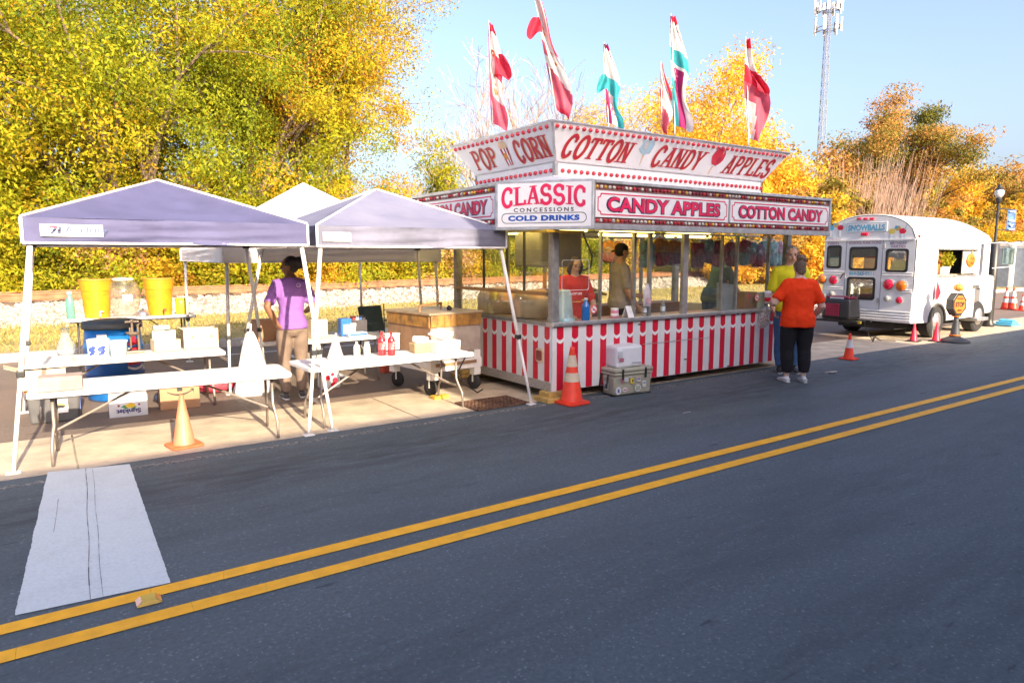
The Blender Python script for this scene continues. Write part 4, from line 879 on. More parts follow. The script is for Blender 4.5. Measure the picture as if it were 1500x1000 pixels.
# ------------------------------------------------------------------ feather flags on the trailer roof
def flag(label, base, top, wd, cols, letters, seed, side=1, fold=1., flap=None):
    base, top = Vector(base), Vector(top); t = thing('feather_flag', label, 'flag', base, 0, 'flags on the trailer roof')
    L = (top-base); MB().tube([base-Z*.25, base+L*.5, top], [.011, .009, .006], 6).build('pole', M_alud, t)
    g = random.Random(seed); ph = g.uniform(0, 6); right_ = Vector((.82, -.57, 0)); dep = Vector((.57, .82, 0)); b = MB(); nu, nv = 14, 40
    def pt(u, v):
        wv = wd*(.22+.78*min(1, (1-v)*2.6))*(.82+.18*math.sin(v*7+ph))*(.72+.28*min(1, v*2.0))*side*1.1
        a = (u-.12)*wv*fold; sag = -.16*u*math.sin(v*3.1)-.10*u*(1-v)
        return base+L*(.10+.88*v)+right_*(a+.02*math.sin(v*9+ph)*u)+dep*(.045*math.sin(u*8+v*7+ph)*(.3+u)+.03*math.sin(v*13+ph*2)*u)+Z*sag
    for j in range(nv):
        for i in range(nu):
            u0, u1, v0, v1 = i/nu, (i+1)/nu, j/nv, (j+1)/nv; b.mi = cols((u0+u1)/2, (v0+v1)/2); b.add([pt(u0, v0), pt(u1, v0), pt(u1, v1), pt(u0, v1)], [(0, 1, 2, 3)])
    if flap:
        v0, v1, sd_, w2, ci = flap; b.mi = ci
        b.grid(lambda u, v: pt(.45 if sd_ > 0 else .12, v0+(v1-v0)*v)+right_*(sd_*w2*u*(.35+.65*math.sin(math.pi*min(1, .25+v*.6))))-dep*(.05+.05*math.sin(u*5+v*4))-Z*(.06*u*u+.05*u*math.sin(v*3)), 6, 8)
    FM = [mat('flag white', (.74, .70, .68), .8, trans=.45), mat('flag red', (.62, .03, .07), .8, trans=.45), mat('flag teal', (.04, .38, .42), .8, trans=.45), mat('flag plum', (.36, .02, .13), .8, trans=.45), mat('flag rose', (.58, .10, .16), .8, trans=.45)]
    me = b.mesh('cloth', FM, wmat(t).inverted()); bm = bmesh.new(); bm.from_mesh(me); bmesh.ops.remove_doubles(bm, verts=bm.verts, dist=1e-5); bm.to_mesh(me); bm.free()
    me.polygons.foreach_set('use_smooth', [True]*len(me.polygons)); link('cloth', me, t)
    for ch, u, v, s, m in letters:
        c = pt(u, v); d1 = (pt(min(1, u+.1), v)-pt(u-.1, v)).normalized(); d2 = (pt(u, min(1, v+.03))-pt(u, v-.03)).normalized(); n_ = d1.cross(d2)
        if n_.dot(Vector((0, 0, CAM_H))-c) < 0: d1 = -d1; n_ = -n_
        put_text(ch, c+n_*.012, d1, d2, s*.75, s, m, t, bold=.03)
M_flet = mat('flag letter orange', (.60, .16, .03), .7); M_flp = mat('flag letter plum', (.22, .02, .1), .7)
def red_w(u, v): return 1 if (v > .93 or .55 < v < .72 and u > .45) else (4 if v < .30 or (u < .18 and v < .9) else 0)
def red2(u, v): return 1 if (v > .6 and u > .75) or v < .04 else (4 if v < .42 - .12*u or (.5 < v < .62 and u < .25) else 0)
def teal(u, v): return 3 if (v > .95) else (0 if v > .62 else (2 if v > .45 else (3 if u < .28 else (0 if u < .62 else 2))))
def teal2(u, v): return 1 if v > .94 else (0 if v > .72 else (2 if v > .6 else (2 if u < .3 and v < .45 else (3 if .3 < u < .75 and v < .58 else 0))))
def red3(u, v): return 1 if v > .93 else (0 if v > .74 else (1 if v > .58 else (4 if u > .35+.5*(.5-v) or v > .4 else 0)))
f1b = onX(723, 196, 4.98); f1t = onX(716, 30, 5.0)
flag('red and white flag with orange letters over the popcorn sign', f1b, f1t, .24, red_w, [('P', .4, .72, .13, M_flet), ('O', .42, .5, .13, M_flet), ('P', .42, .36, .12, M_flet)], 1, flap=(.55, .74, 1, .22, 1))
flag('tall leaning red and white flag at the front corner of the sign', onY(822, 180, 6.45), onY(782, -12, 6.45), .26, red2, [('P', .4, .72, .13, M_flet), ('O', .6, .56, .15, M_flet)], 2, flap=(.68, .82, -1, .16, 1))
flag('teal, white and plum flag at the back of the trailer roof', onY(893, 192, 8.2), onY(885, 62, 8.2), .30, teal, [('N', .4, .34, .12, M_flp), ('C', .42, .2, .12, M_flp)], 3, flap=(.44, .64, -1, .16, 2))
flag('tall teal and crimson flag in the middle of the front row', onY(990, 200, 6.5), onY(983, 20, 6.5), .30, teal2, [('C', .3, .54, .11, M_flp), ('O', .3, .42, .13, M_flp)], 4, -1 if False else 1, 1.)
flag('small red and white flag half hidden behind the teal one', onY(970, 200, 8.2), onY(968, 90, 8.2), .22, red2, [('E', .45, .12, .1, M_flet)], 5)
flag('red and white flag near the right end of the front row', onY(1098, 215, 6.5), onY(1092, 54, 6.5), .34, red3, [('L', .25, .2, .1, M_flet), ('S', .3, .1, .12, M_flet)], 6, flap=(.52, .70, 1, .2, 1))
# ------------------------------------------------------------------ tents
M_wmet = mat('white painted steel', (.74, .73, .71), .4, var=.06, scale=5, dirt=.1)
M_blkp = mat('black plastic', (.022, .022, .024), .45)
M_tbl = mat('white table plastic', (.74, .73, .71), .45, var=.04, scale=8, bump=.1, bscale=200)
M_leg = mat('grey table steel', (.30, .26, .23), .45, metal=.4, var=.15, scale=8)
def tent(label, cx, cy, hw, ze, zb, zp, legs, m, seed, hd=None, sag=.04):
    hd = hw if hd is None else hd
    t = thing('canopy_tent', label, 'tent', (cx, cy, 0)); g = random.Random(seed); ph = [g.uniform(0, 6) for _ in range(6)]
    c = [Vector((cx-hw, cy-hd, ze)), Vector((cx+hw, cy-hd, ze)), Vector((cx+hw, cy+hd, ze)), Vector((cx-hw, cy+hd, ze))]; pk = Vector((cx, cy, zp))
    b = MB()
    for k in range(4):
        a, d = c[k], c[(k+1) % 4]; n = ((a+d)/2-Vector((cx, cy, ze))).normalized()
        def slope(u, v, a=a, d=d, n=n):
            p = a.lerp(d, u).lerp(pk, v); e = math.sin(math.pi*u)
            return p+Z*(-sag*math.sin(math.pi*min(1, v*1.1))*e*.9)+Z*(.010*math.sin(u*17+ph[0])*(1-v)*e*min(1, v*7)+.009*math.sin(u*7+v*21+ph[1])*e*(1-v)*min(1, v*7)+.006*math.sin(v*40+u*5+ph[2])*e*min(1, v*7))
        def val(u, v, a=a, d=d, n=n):
            p = a.lerp(d, u); e = math.sin(math.pi*u)
            return p+Z*(-(ze-zb)*v)+n*(.014*math.sin(u*13+v*5+ph[3])*v*e+.010*math.sin(u*5+v*13+ph[4])*e+.007*math.sin(v*19+u*9+ph[5])*e+.006*math.sin(u*31-v*17+ph[1])*e)+Z*(.012*math.sin(u*9+ph[2])*v*e)
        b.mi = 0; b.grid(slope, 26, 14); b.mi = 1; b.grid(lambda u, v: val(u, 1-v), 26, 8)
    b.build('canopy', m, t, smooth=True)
    b = MB(); tr_ = mat('white webbing', (.72, .71, .7), .7)
    for k in range(4):
        d = (c[k]-Vector((cx, cy, ze))).normalized()*.006
        b.tube([c[k].lerp(pk, i/10)+Z*(.006)+d for i in range(11)], .011, 5); b.tube([c[k]+d, Vector((c[k].x, c[k].y, zb))+d], .012, 5)
        b.tube([Vector((c[k].x, c[k].y, zb))+d*.3, Vector((c[(k+1) % 4].x, c[(k+1) % 4].y, zb))+d*.3], .010, 5)
    b.build('edge_webbing', tr_, t)
    tops = [Vector((p.x+(.05 if p.x < cx else -.05), p.y+(.05 if p.y < cy else -.05), zb+.04)) for p in c]
    for k in range(4):
        base = Vector(legs[k]); l_ = MB().tube([base+Z*.01, base.lerp(tops[k], .42)], .0165, 8).tube([base.lerp(tops[k], .40), tops[k]], .021, 8).build('leg', M_wmet, t, smooth=True)
        p = base.lerp(tops[k], .42); MB().box(p, (.06, .06, .05)).build('clamp', M_blkp, l_, bevel=.006)
        MB().box(base+Z*.006, (.10, .08, .012)).build('foot_plate', M_wmet, l_, bevel=.003); MB().box(tops[k]-Z*.02, (.07, .07, .07)).build('corner_bracket', M_blkp, l_, bevel=.01)
    b = MB()
    for k in range(4):
        a, d = tops[k], tops[(k+1) % 4]
        for q in (0, 1):
            s0, s1 = a.lerp(d, q*.5), a.lerp(d, q*.5+.5); hh = .16
            b.tube([s0+Z*.02, s1-Z*.0+Z*hh*.7], .011, 5); b.tube([s0+Z*hh*.7, s1+Z*.02], .011, 5)
        b.tube([(a+d)/2+Z*.1, pk-Z*.25], .011, 5)
    b.tube([pk-Z*.35, pk-Z*.02], .02, 8); b.build('truss', M_wmet, t)
    return t
M_tA = mat('faded blue canopy', (.086, .088, .185), .75, var=.10, scale=2.5, trans=.07, bump=.05, bscale=14)
M_tB = mat('pale blue canopy', (.195, .20, .285), .75, scale=1.4, col2=(.14, .15, .235), trans=.07)
M_tC = mat('white canopy', (.80, .80, .80), .75, var=.04, trans=.2)
def base_in(l): return [Vector((p[0], p[1], 0)) for p in l]
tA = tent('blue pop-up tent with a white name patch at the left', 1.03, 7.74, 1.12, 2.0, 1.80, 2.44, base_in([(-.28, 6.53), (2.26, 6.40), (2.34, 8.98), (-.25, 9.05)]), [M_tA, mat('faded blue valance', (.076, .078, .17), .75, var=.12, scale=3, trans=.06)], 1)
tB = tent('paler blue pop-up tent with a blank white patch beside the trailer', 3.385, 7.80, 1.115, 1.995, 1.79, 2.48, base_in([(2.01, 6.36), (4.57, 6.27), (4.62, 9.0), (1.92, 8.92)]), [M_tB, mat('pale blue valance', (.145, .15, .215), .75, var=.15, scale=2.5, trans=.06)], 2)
tC = tent('white pop-up tent standing behind the two blue ones', 3.36, 10.45, 1.5, 1.79, 1.62, 2.77, base_in([(1.84, 8.84), (4.86, 8.95), (4.86, 11.98), (1.90, 11.98)]), [M_tC, M_tC], 3)
yv = 7.74-1.12-.022
a0, a1 = onY(59, 341, yv), onY(151, 341, yv); pc = (a0+a1)/2; pc.z = 1.9
MB().box(pc, (a1.x-a0.x, .006, .095)).build('name_patch', M_sign, tA)
put_text('Academy', pc+X*.10, X, Z, .30, .066, mat('logo blue', (.03, .05, .16), .5), tA, off=.005, bold=.02)
b = MB(); o_ = pc+Vector((-.10, -.0045, 0))
for P in ([(-.055, -.03), (-.03, -.03), (.01, .03), (-.012, .03)], [(.0, -.03), (.022, -.03), (.03, .03), (.008, .03)], [(-.03, -.006), (.02, -.006), (.02, .004), (-.024, .004)]): b.add([o_+X*x_+Z*z_ for x_, z_ in P], [(0, 1, 2, 3)])
b.build('logo', mat('logo navy', (.02, .035, .11), .5), tA)
b = MB(); b.add([o_+Vector((x_, -.001, z_)) for x_, z_ in ((-.06, .015), (-.005, .02), (.0, .034), (-.05, .032))], [(0, 1, 2, 3)]); b.build('logo_flash', M_red, tA)
yv = 7.80-1.115-.022
a0, a1 = onY(473, 348, yv), onY(514, 348, yv); pc = (a0+a1)/2; MB().box((pc.x, yv, 1.885), (a1.x-a0.x, .006, .09)).build('blank_patch', M_sign, tB)
# ------------------------------------------------------------------ folding tables
def table(label, cx, cy, L, W_, rz, h=.70, brace=True):
    t = thing('folding_table', label, 'table', (cx, cy, 0), rz, 'white folding tables'); M = wmat(t)
    def P(x, y, z): return M @ Vector((x, y, z))
    MB().prism(rrect(L, W_, .05, 4), P(0, 0, h-.042), M.to_3x3() @ X, M.to_3x3() @ Y, .042).build('table_top', M_tbl, t, bevel=.008)
    b = MB(); b.prism(rrect(L-.1, W_-.1, .04, 3), P(0, 0, h-.055), M.to_3x3() @ X, M.to_3x3() @ Y, .012); b.build('under_rail', M_leg, t)
    for s in (-1, 1):
        x0 = s*(L/2-.16)
        for q in (-1, 1):
            MB().tube([P(x0, q*.16, h-.05), P(x0, q*.165, h*.52), P(x0+s*.01, q*.19, h*.42), P(x0+s*.02, q*(W_/2-.07), h*.27), P(x0+s*.02, q*(W_/2-.055), .01)], .0135, 8).build('leg', M_leg, t, smooth=True)
        MB().tube([P(x0+s*.015, -.2, h*.38), P(x0+s*.015, .2, h*.38)], .011, 6).build('cross_bar', M_leg, t)
        MB().tube([P(x0, 0, h*.40), P(s*.22, 0, h-.055)], .0105, 6).build('brace', M_leg, t); MB().tube([P(x0, -.16, h*.40), P(x0, .16, h*.40)], .009, 6).build('brace_bar', M_leg, t)
    return t
T1c = Vector((.86, 6.36, 0)); rz1 = R(-6)
table('white folding table nearest the road under the blue tent', .88, 6.73, 2.04, .64, R(-4.5), .62)
table('white folding table carrying the fruit carton under the blue tent', .74, 8.55, 1.92, .62, R(-2), .62)
table('white folding table at the back carrying two yellow drink coolers', 1.16, 12.35, 1.78, .7, R(-1), .755)
table('small folding table with a brown carton behind the woman in purple', 2.60, 9.22, .95, .5, R(2), .59)
table('white folding table with blue packs behind the woman in purple', 3.32, 8.93, 1.15, .55, R(3), .62)
table('white folding table with red bottles at the right tent', 3.02, 6.82, 1.90, .66, R(2), .62)
# ------------------------------------------------------------------ loose goods
M_kraft = mat('kraft card', (.38, .21, .115), .85, var=.08, scale=4)
M_kraftl = mat('pale kraft card', (.62, .48, .32), .85, var=.08, scale=4)
M_gcard = mat('grey white card', (.56, .57, .60), .8, var=.05)
M_inn = mat('carton inside', (.34, .21, .12), .9)
def carton(label, p, w_, d_, h_, rz, m, open_=True, flaps=(.4, .4, .5, .5), name='cardboard_box'):
    t = thing(name, label, 'box', p, rz); b = MB(); th = .006
    b.box((0, 0, th/2), (w_, d_, th))
    for s in (-1, 1): b.box((s*(w_/2-th/2), 0, h_/2), (th, d_-2*th-.001, h_-.001)); b.box((0, s*(d_/2-th/2), h_/2), (w_, th, h_))
    o = b.build('carton', m, t, world=False)
    if open_:
        for k, f in enumerate(flaps):
            if not f: continue
            s = -1 if k % 2 else 1; fl_ = MB(); L = f*(d_ if k < 2 else w_)*.5; a = R(random.uniform(15, 55))
            if k < 2: fl_.box((0, s*(d_/2+L/2*math.cos(a)), h_-L/2*math.sin(a)*(-1 if k else -.2)), (w_-.01, L, .004), Euler((s*a*(.2 if k == 0 else 1), 0, 0)).to_matrix())
            else: fl_.box((s*(w_/2+L/2*math.cos(a)), 0, h_+L/2*math.sin(a)), (L, d_-.01, .004), Euler((0, -s*a, 0)).to_matrix())
            fl_.build('flap', m, t, world=False)
    else: MB().box((0, 0, h_+.002), (w_-.002, d_-.002, .006)).build('lid', m, t, world=False)
    return t
# yellow drink coolers at the back
for px, lb in ((143, 'large yellow drink cooler beside the green bottle'), (235, 'large yellow drink cooler with dark spigot right of the glass jar')):
    p = onY(px, 460, 12.3); p.z = .755; t = thing('drink_cooler', lb, 'drink cooler', p); my = mat('yellow plastic', (.78, .25, .008), .45)
    MB().lathe(p, [(.16, 0), (.168, .008), (.198, .41), (.208, .415), (.222, .57), (.226, .58), (.215, .58), (.21, .50)], 36).build('tub', my, t)
    MB().lathe(p+Vector((0, 0, .57)), [(.227, 0), (.231, .012), (.227, .02)], 28).build('rim', mat('amber rim', (.5, .25, .03), .5), t, smooth=True)
    sp = p+Vector((.02, -.19, .07)); b = MB(); b.cyl(sp, sp-Y*.05, .014); b.cyl(sp-Y*.04+Z*.03, sp-Y*.04-Z*.04, .011); b.box(sp+Vector((.02, -.04, .035)), (.05, .012, .014)); b.build('spigot', M_blkp if px > 200 else M_sign, t)
p = onY(183, 460, 12.3); p.z = .755; t = thing('glass_jar', 'big ribbed glass drink jar between the yellow coolers', 'jar', p)
prof = [(.13, 0)]+[(.14+.095*math.sin(i/15*2.6+.1)+.006*(i % 2), .02+i*.035) for i in range(16)]
MB().lathe(p, prof, 26, closed=False).build('jar_glass', glass('ribbed glass', (.80, .76, .70), 1.5, .06, .12, (.7, .62, .55)), t, smooth=True)
MB().lathe(p, [(.15, .555), (.16, .57), (.15, .60), (.05, .61)], 24).build('lid', mat('pewter lid', (.42, .36, .32), .5), t); MB().box(p+Vector((.03, -.235, .30)), (.13, .01, .11)).build('jar_label', mat('jar label', (.4, .42, .5), .5), t)
p = onY(104, 463, 12.25); p.z = .755; bottle('slim green bottle at the left end of the back table', p, .41, .058, mat('green bottle', (.10, .29, .21), .25), M_grey, None, .55)
p = onY(266, 457, 12.3); p.z = .755; t = thing('yellow_canister', 'lime yellow canister with green lid at the right end of the back table', 'canister', p)
MB().lathe(p, [(.07, 0), (.085, .02), (.085, .22), (.08, .23)], 18).build('canister', mat('lime canister', (.62, .60, .03), .4), t, smooth=True); MB().lathe(p, [(.088, .22), (.09, .25), (.07, .26)], 18).build('lid', mat('green lid', (.35, .42, .03), .4), t)
p = onY(210, 461, 12.15); p.z = .755; t = thing('metal_lid', 'small domed metal lid between jar and cooler on the back table', 'lid', p)
MB().lathe(p, [(.10, 0), (.105, .01), (.08, .07), (.04, .1), (.01, .105)], 18).build('dome', M_steel, t, smooth=True); MB().sphere(p+Z*.115, .015).build('knob', M_blkp, t)
# blue drum behind table two
p = Vector((.72, 8.95, 0)); p = G(172, 582); t = thing('plastic_drum', 'big blue drink-logo barrel with black lid behind the tables', 'barrel', p)
MB().lathe(p, [(.27, 0), (.30, .03), (.31, .3), (.325, .32), (.31, .34), (.31, .62), (.325, .64), (.31, .66), (.29, .86)], 30).build('drum', mat('drum blue', (.01, .14, .46), .35, coat=.3), t, smooth=True)
MB().lathe(p, [(.315, .85), (.325, .87), (.315, .93), (.2, .95), (.02, .95)], 30).build('lid', mat('drum lid', (.06, .07, .075), .5), t, smooth=True)
dcam = (Vector((0, 0, 0))-Vector((p.x, p.y, 0))).normalized(); dr = Z.cross(dcam).normalized()
def on_drum(a, z, r=.3135): return p+(dcam*math.cos(a)+dr*math.sin(a))*r+Z*z
b = MB(); b.grid(lambda u, v: on_drum(.45+u*.62, .42+v*.34*(.35+.65*math.sin(math.pi*min(1, .15+u*.8)))), 8, 6); b.build('logo_red', mat('logo red', (.62, .02, .05), .4), t)
b = MB(); b.grid(lambda u, v: on_drum(.42+u*.72, .385+v*.03+.30*(.0+u*(1-u))*-.4), 8, 2); b.build('logo_white', M_sign, t)
b = MB(); b.grid(lambda u, v: on_drum(-.55+u*.35, .58+v*.22), 5, 4); b.build('logo_white', M_sign, t)
# on table two: tubs, juice press, carton with cups, fruit carton
z2 = .623
p = G(145, 524, z2); t = thing('ice_bucket', 'white bucket with blue bear print on the second table', 'bucket', p)
MB().lathe(p, [(.095, 0), (.105, .19), (.11, .20), (.10, .2), (.09, .01)], 22, closed=False).build('bucket_wall', M_sign, t, smooth=True); MB().lathe(p, [(.09, .004), (.02, .006)], 16).build('bucket_bottom', M_sign, t)
def on_b(a, z, r=.1045): return p+(dcam*math.cos(a)+dr*math.sin(a))*r+Z*z
for a in (-.65, .25):
    for da, dz, s in ((0, .10, .05), (.22, .12, .035), (.1, .06, .03), (-.12, .05, .026), (.28, .08, .024)):
        b = MB(); k = 9; b.add([on_b(a+da+s*7*math.cos(6.283*i/k), dz+s*.55*math.sin(6.283*i/k)) for i in range(k)], [tuple(range(k))]); b.build('blue_print', mat('bear blue', (.04, .08, .42), .5), t)
p = G(165, 522, z2)+Vector((.06, .05, 0)); t = thing('plastic_tub', 'white tub next to the blue-printed bucket', 'tub', p); MB().lathe(p, [(.08, 0), (.09, .15), (.095, .155)], 20).build('tub_body', mat('pale blue tub', (.55, .70, .78), .4), t, smooth=True); MB().lathe(p, [(.097, .15), (.097, .165), (.05, .168)], 20).build('lid', M_sign, t)
p = G(196, 516, z2); t = thing('citrus_press', 'upright metal citrus press with long handle on the second table', 'juicer', p); mb_ = mat('press metal', (.32, .25, .19), .4, metal=.7)
MB().box(p+Z*.012, (.20, .14, .024)).build('base', mb_, t, bevel=.008); MB().lathe(p+Vector((-.11, -.02, .0)), [(.03, .0), (.09, .05), (.1, .055), (.03, .02)], 16).build('drip_bowl', M_steel, t, smooth=True)
b = MB(); b.tube([p+Vector((.06, .03, .02)), p+Vector((.06, .03, .30))], .012, 8); b.tube([p+Vector((-.02, .03, .02)), p+Vector((-.02, .03, .28))], .010, 8); b.build('column', mb_, t)
MB().lathe(p+Vector((0, 0, .18)), [(.015, 0), (.065, .035), (.07, .05), (.02, .05)], 14).build('press_cup', mb_, t); b = MB(); b.tube([p+Vector((0, .0, .22)), p+Vector((0, 0, .34))], .012, 8); b.tube([p+Vector((-.07, 0, .345)), p+Vector((.07, 0, .345))], .012, 8); b.sphere(p+Vector((0, 0, .36)), .02); b.tube([p+Vector((.05, 0, .30)), p+Vector((.1, 0, .34)), p+Vector((.11, -.02, .25))], .009, 6); b.build('lever', mb_, t)
p = G(243, 513, z2); t = carton('low open carton packed with white cups on the second table', p, .27, .22, .13, R(4), M_kraftl, False); 
for o in list(t.children):
    if o.name.startswith('lid'): bpy.data.objects.remove(o)
t2 = thing('cup_pack', 'stacked clear cup sleeves and pale green lids standing in the low carton', 'cups', p+Z*.01)
for i in range(4): 
    q = p+Vector((-.085+.057*i, .0, .012)); MB().lathe(q, [(.022, 0), (.03, .20+.02*(i % 2)), (.027, .20+.02*(i % 2))], 12, closed=False).build('cup_sleeve', mat('cup sleeve', (.66, .70, .68), .35), t2, smooth=True)
MB().box(p+Vector((-.03, .02, .265)), (.17, .10, .05)).build('lid_pack', mat('mint pack', (.40, .56, .50), .5), t2, bevel=.01); MB().box(p+Vector((-.03, .05, .13)), (.19, .06, .2)).build('sleeve_bag', mat('clear wrap', (.66, .68, .66), .3), t2, bevel=.012)
p = G(293, 510, z2)+Vector((.02, .1, 0)); t = carton('open pale fruit carton with faded lettering on the second table', p, .37, .28, .23, R(-3), M_kraftl, True, (.0, .0, .0, .35))
put_text('Sunkist', wmat(t) @ Vector((.01, -.14, .065)), wmat(t).to_3x3() @ X, Z, .22, .05, mat('faded print', (.46, .33, .36), .8), t, off=.002, bold=.02)
b = MB()
for dx in (-.09, .11): disc(b, wmat(t) @ Vector((dx, -.1412, .14)), wmat(t).to_3x3() @ X, Z, .016)
b.build('lemon_print', mat('faded lime', (.45, .48, .12), .8), t)
p = G(98, 521, z2)+Vector((0, .1, 0)); t = thing('glass_carafe', 'clear glass carafe at the left end of the second table', 'carafe', p); MB().lathe(p, [(.07, 0), (.09, .03), (.09, .10), (.045, .2), (.035, .25), (.045, .29)], 18, closed=False).build('carafe_glass', M_pla, t, smooth=True); MB().lathe(p, [(.047, .285), (.047, .30)], 14).build('rim', M_pla, t)
# on table one: open kraft carton on its side and a shallow tray box
p = G(86, 573, .623)+Vector((.02, .1, 0)); t = carton('shallow grey-brown tray box on the front table', p, .30, .2, .11, R(-4), mat('greige card', (.36, .28, .24), .85), False)
p = G(42, 566, .55); p = Vector((-.12, 6.9, .40)); t = carton('pale open carton standing on the orange-lidded bin behind the front table', Vector((-.06, 8.42, .365)), .40, .30, .20, R(3), M_kraftl, True, (.0, .0, .6, .55))
# bins and boxes under the tables
p = G(80, 620)+Vector((.02, .2, 0)); t = thing('storage_bin', 'dark grey storage bin with orange lid under the front table', 'bin', p, R(-4)); Mb = wmat(t)
MB().box((0, 0, .165), (.42, .32, .33), taper=1.1).build('bin_body', mat('bin grey', (.085, .085, .09), .5), t, world=False, bevel=.02); MB().box((0, 0, .345), (.48, .37, .035)).build('lid', mat('bin orange', (.62, .22, .02), .5), t, world=False, bevel=.01)
lb_ = MB(); plate(lb_, (.05, -.181, .17), X, Z, .14, .14); lb_.build('bin_label', M_sign, t, world=False)
lb_ = MB(); disc(lb_, (.05, -.1825, .18), X, Z, .05, .025, 14); lb_.build('label_picture', M_gold, t, world=False); lb_ = MB(); disc(lb_, (.05, -.1835, .165), X, Z, .05, .018, 14); lb_.build('label_picture', M_black, t, world=False)
MB().box((.218, -.06, .2), (.02, .12, .18)).build('label_side', mat('label blue', (.10, .14, .35), .5), t, world=False)
p = G(191, 610)+Vector((.0, .15, 0)); t = carton('white lemon carton standing upside down under the front table', p, .36, .28, .225, R(-4), M_gcard, False); Rm = wmat(t).to_3x3()
put_text('Sunkist', wmat(t) @ Vector((0, -.14, .06)), Rm @ -X, -Z, .23, .05, mat('carton navy', (.05, .05, .17), .6), t, off=.002, bold=.045); ln = MB()
disc(ln, wmat(t) @ Vector((.02, -.1415, .12)), Rm @ X, Z, .045, .026); ln.build('lemon_print', mat('lemon print', (.72, .48, .03), .6), t); ln = MB()
for dx, dz, a in ((-.04, .115, .3), (-.03, .10, -.4), (.05, .095, .5)): ln.add([wmat(t) @ Vector((dx+x_*math.cos(a)-z_*math.sin(a), -.1413, dz+x_*math.sin(a)+z_*math.cos(a))) for x_, z_ in ((-.035, 0), (0, -.014), (.03, 0), (0, .014))], [(0, 1, 2, 3)])
ln.build('leaf_print', mat('leaf print', (.06, .25, .09), .6), t); ln = MB(); [disc(ln, wmat(t) @ Vector((dx, -.1412, .125)), Rm @ X, Z, .012) for dx in (-.09, .10)]; ln.build('dot_print', mat('maroon print', (.2, .03, .06), .6), t)
p = G(262, 599)+Vector((.03, .17, 0)); t = carton('brown shipping carton with a curved arrow under the front table', p, .40, .32, .27, R(-3), M_kraft, False); Rm = wmat(t).to_3x3()
ar = MB(); P = [((i/12-.5)*.26, .16+.045*((i/6-1)**2)*(1 if i > 6 else .9)) for i in range(13)]
for i in range(12):
    (xa, za), (xb, zb_) = P[i], P[i+1]; th = .006*math.sin(math.pi*(i+.8)/13)+.004; ar.add([wmat(t) @ Vector((xa, -.162, za-th)), wmat(t) @ Vector((xb, -.162, zb_-th)), wmat(t) @ Vector((xb, -.162, zb_+th)), wmat(t) @ Vector((xa, -.162, za+th))], [(0, 1, 2, 3)])
ar.add([wmat(t) @ Vector((x_, -.1625, z_)) for x_, z_ in ((.10, .215), (.145, .225), (.14, .17), (.128, .205))], [(0, 3, 2, 1)]); ar.build('arrow_print', M_black, t)
tp = MB(); plate(tp, wmat(t) @ Vector((.0, -.1622, .235)), Rm @ X, Z, .055, .07); tp.build('tape', M_black, t); tp = MB(); plate(tp, wmat(t) @ Vector((0, 0, .2755)), Rm @ X, Rm @ Y, .055, .3, .002); tp.build('tape', mat('tape print', (.22, .15, .10), .5), t)
p = G(236, 592)+Vector((0, .12, 0)); t = thing('black_ball', 'dark round object between the two cartons under the table', 'ball', p); MB().sphere(p+Z*.06, .06, 16, 10).build('ball', mat('dark blue vinyl', (.03, .035, .06), .4), t, smooth=True); MB().lathe(p, [(.03, 0), (.035, .012)], 10).build('foot', M_blkp, t)
p = Vector((1.62, 8.55, 0)); t = thing('gift_sack', 'crumpled red and green bundle on the ground behind the second table', 'bundle', p+Vector((.1, .5, 0))); p = p+Vector((.1, .5, 0))
MB().sphere(p+Z*.1, (.24, .14, .1), 14, 9).build('bundle', mat('crumpled red', (.45, .05, .08), .7, bump=1., bscale=14), t, smooth=True); MB().box(p+Vector((.06, 0, .22)), (.2, .14, .06), Euler((.1, .2, .3)).to_matrix()).build('folded_cloth', mat('crumpled green', (.10, .30, .22), .7), t, bevel=.02)
# white rubbish bag hung on the tent leg
def sack(label, p, h, r, m, seed, name='plastic_bag'):
    t = thing(name, label, 'bag', p); g = random.Random(seed); k = [g.uniform(0, 6) for _ in range(4)]; p = Vector(p); b = MB(); n, mm = 26, 16
    def q(u, v):
        a = 6.2832*u; rr = r*(.14+.86*(1-v)**.8)*(1 if v > .05 else .85)*(1+.10*math.sin(a*5+v*4+k[0])+.06*math.sin(a*9+k[1])); return p+Vector((math.cos(a)*rr, math.sin(a)*rr*.7, h*v))
    b.grid(q, n, mm); b.build('bag', m, t, smooth=True); b = MB(); b.tube([p+Vector((0, 0, h*.97)), p+Vector((.01, .0, h*1.12))], .012, 6); b.build('knot', m, t); return t
M_wbag = mat('white plastic bag', (.72, .72, .73), .4, trans=.25, bump=.4, bscale=14)
sack('tall white rubbish bag hung on the tent leg beside the woman', G(371, 577), .78, .24, M_wbag, 4)
sack('white plastic bag standing on the right tent table', G(493, 527, .623)+Vector((.03, .1, 0)), .24, .085, mat('pinkish bag', (.70, .60, .60), .4, trans=.25, bump=.4, bscale=20), 6)
p = G(482, 568); t = thing('ribbon_bag', 'white bag with red print under the right tent table', 'bag', p); MB().box(p+Z*.15, (.26, .2, .30), taper=.86).build('bag', M_wbag, t, bevel=.03); pm_ = MB()
for i in range(5): disc(pm_, p+Vector((random.uniform(-.09, .09), -.1, random.uniform(.06, .24))), X, (0, .05, 1), random.uniform(.02, .04), None, 9, .004+.001*i)
pm_.build('bag_print', M_red, t)
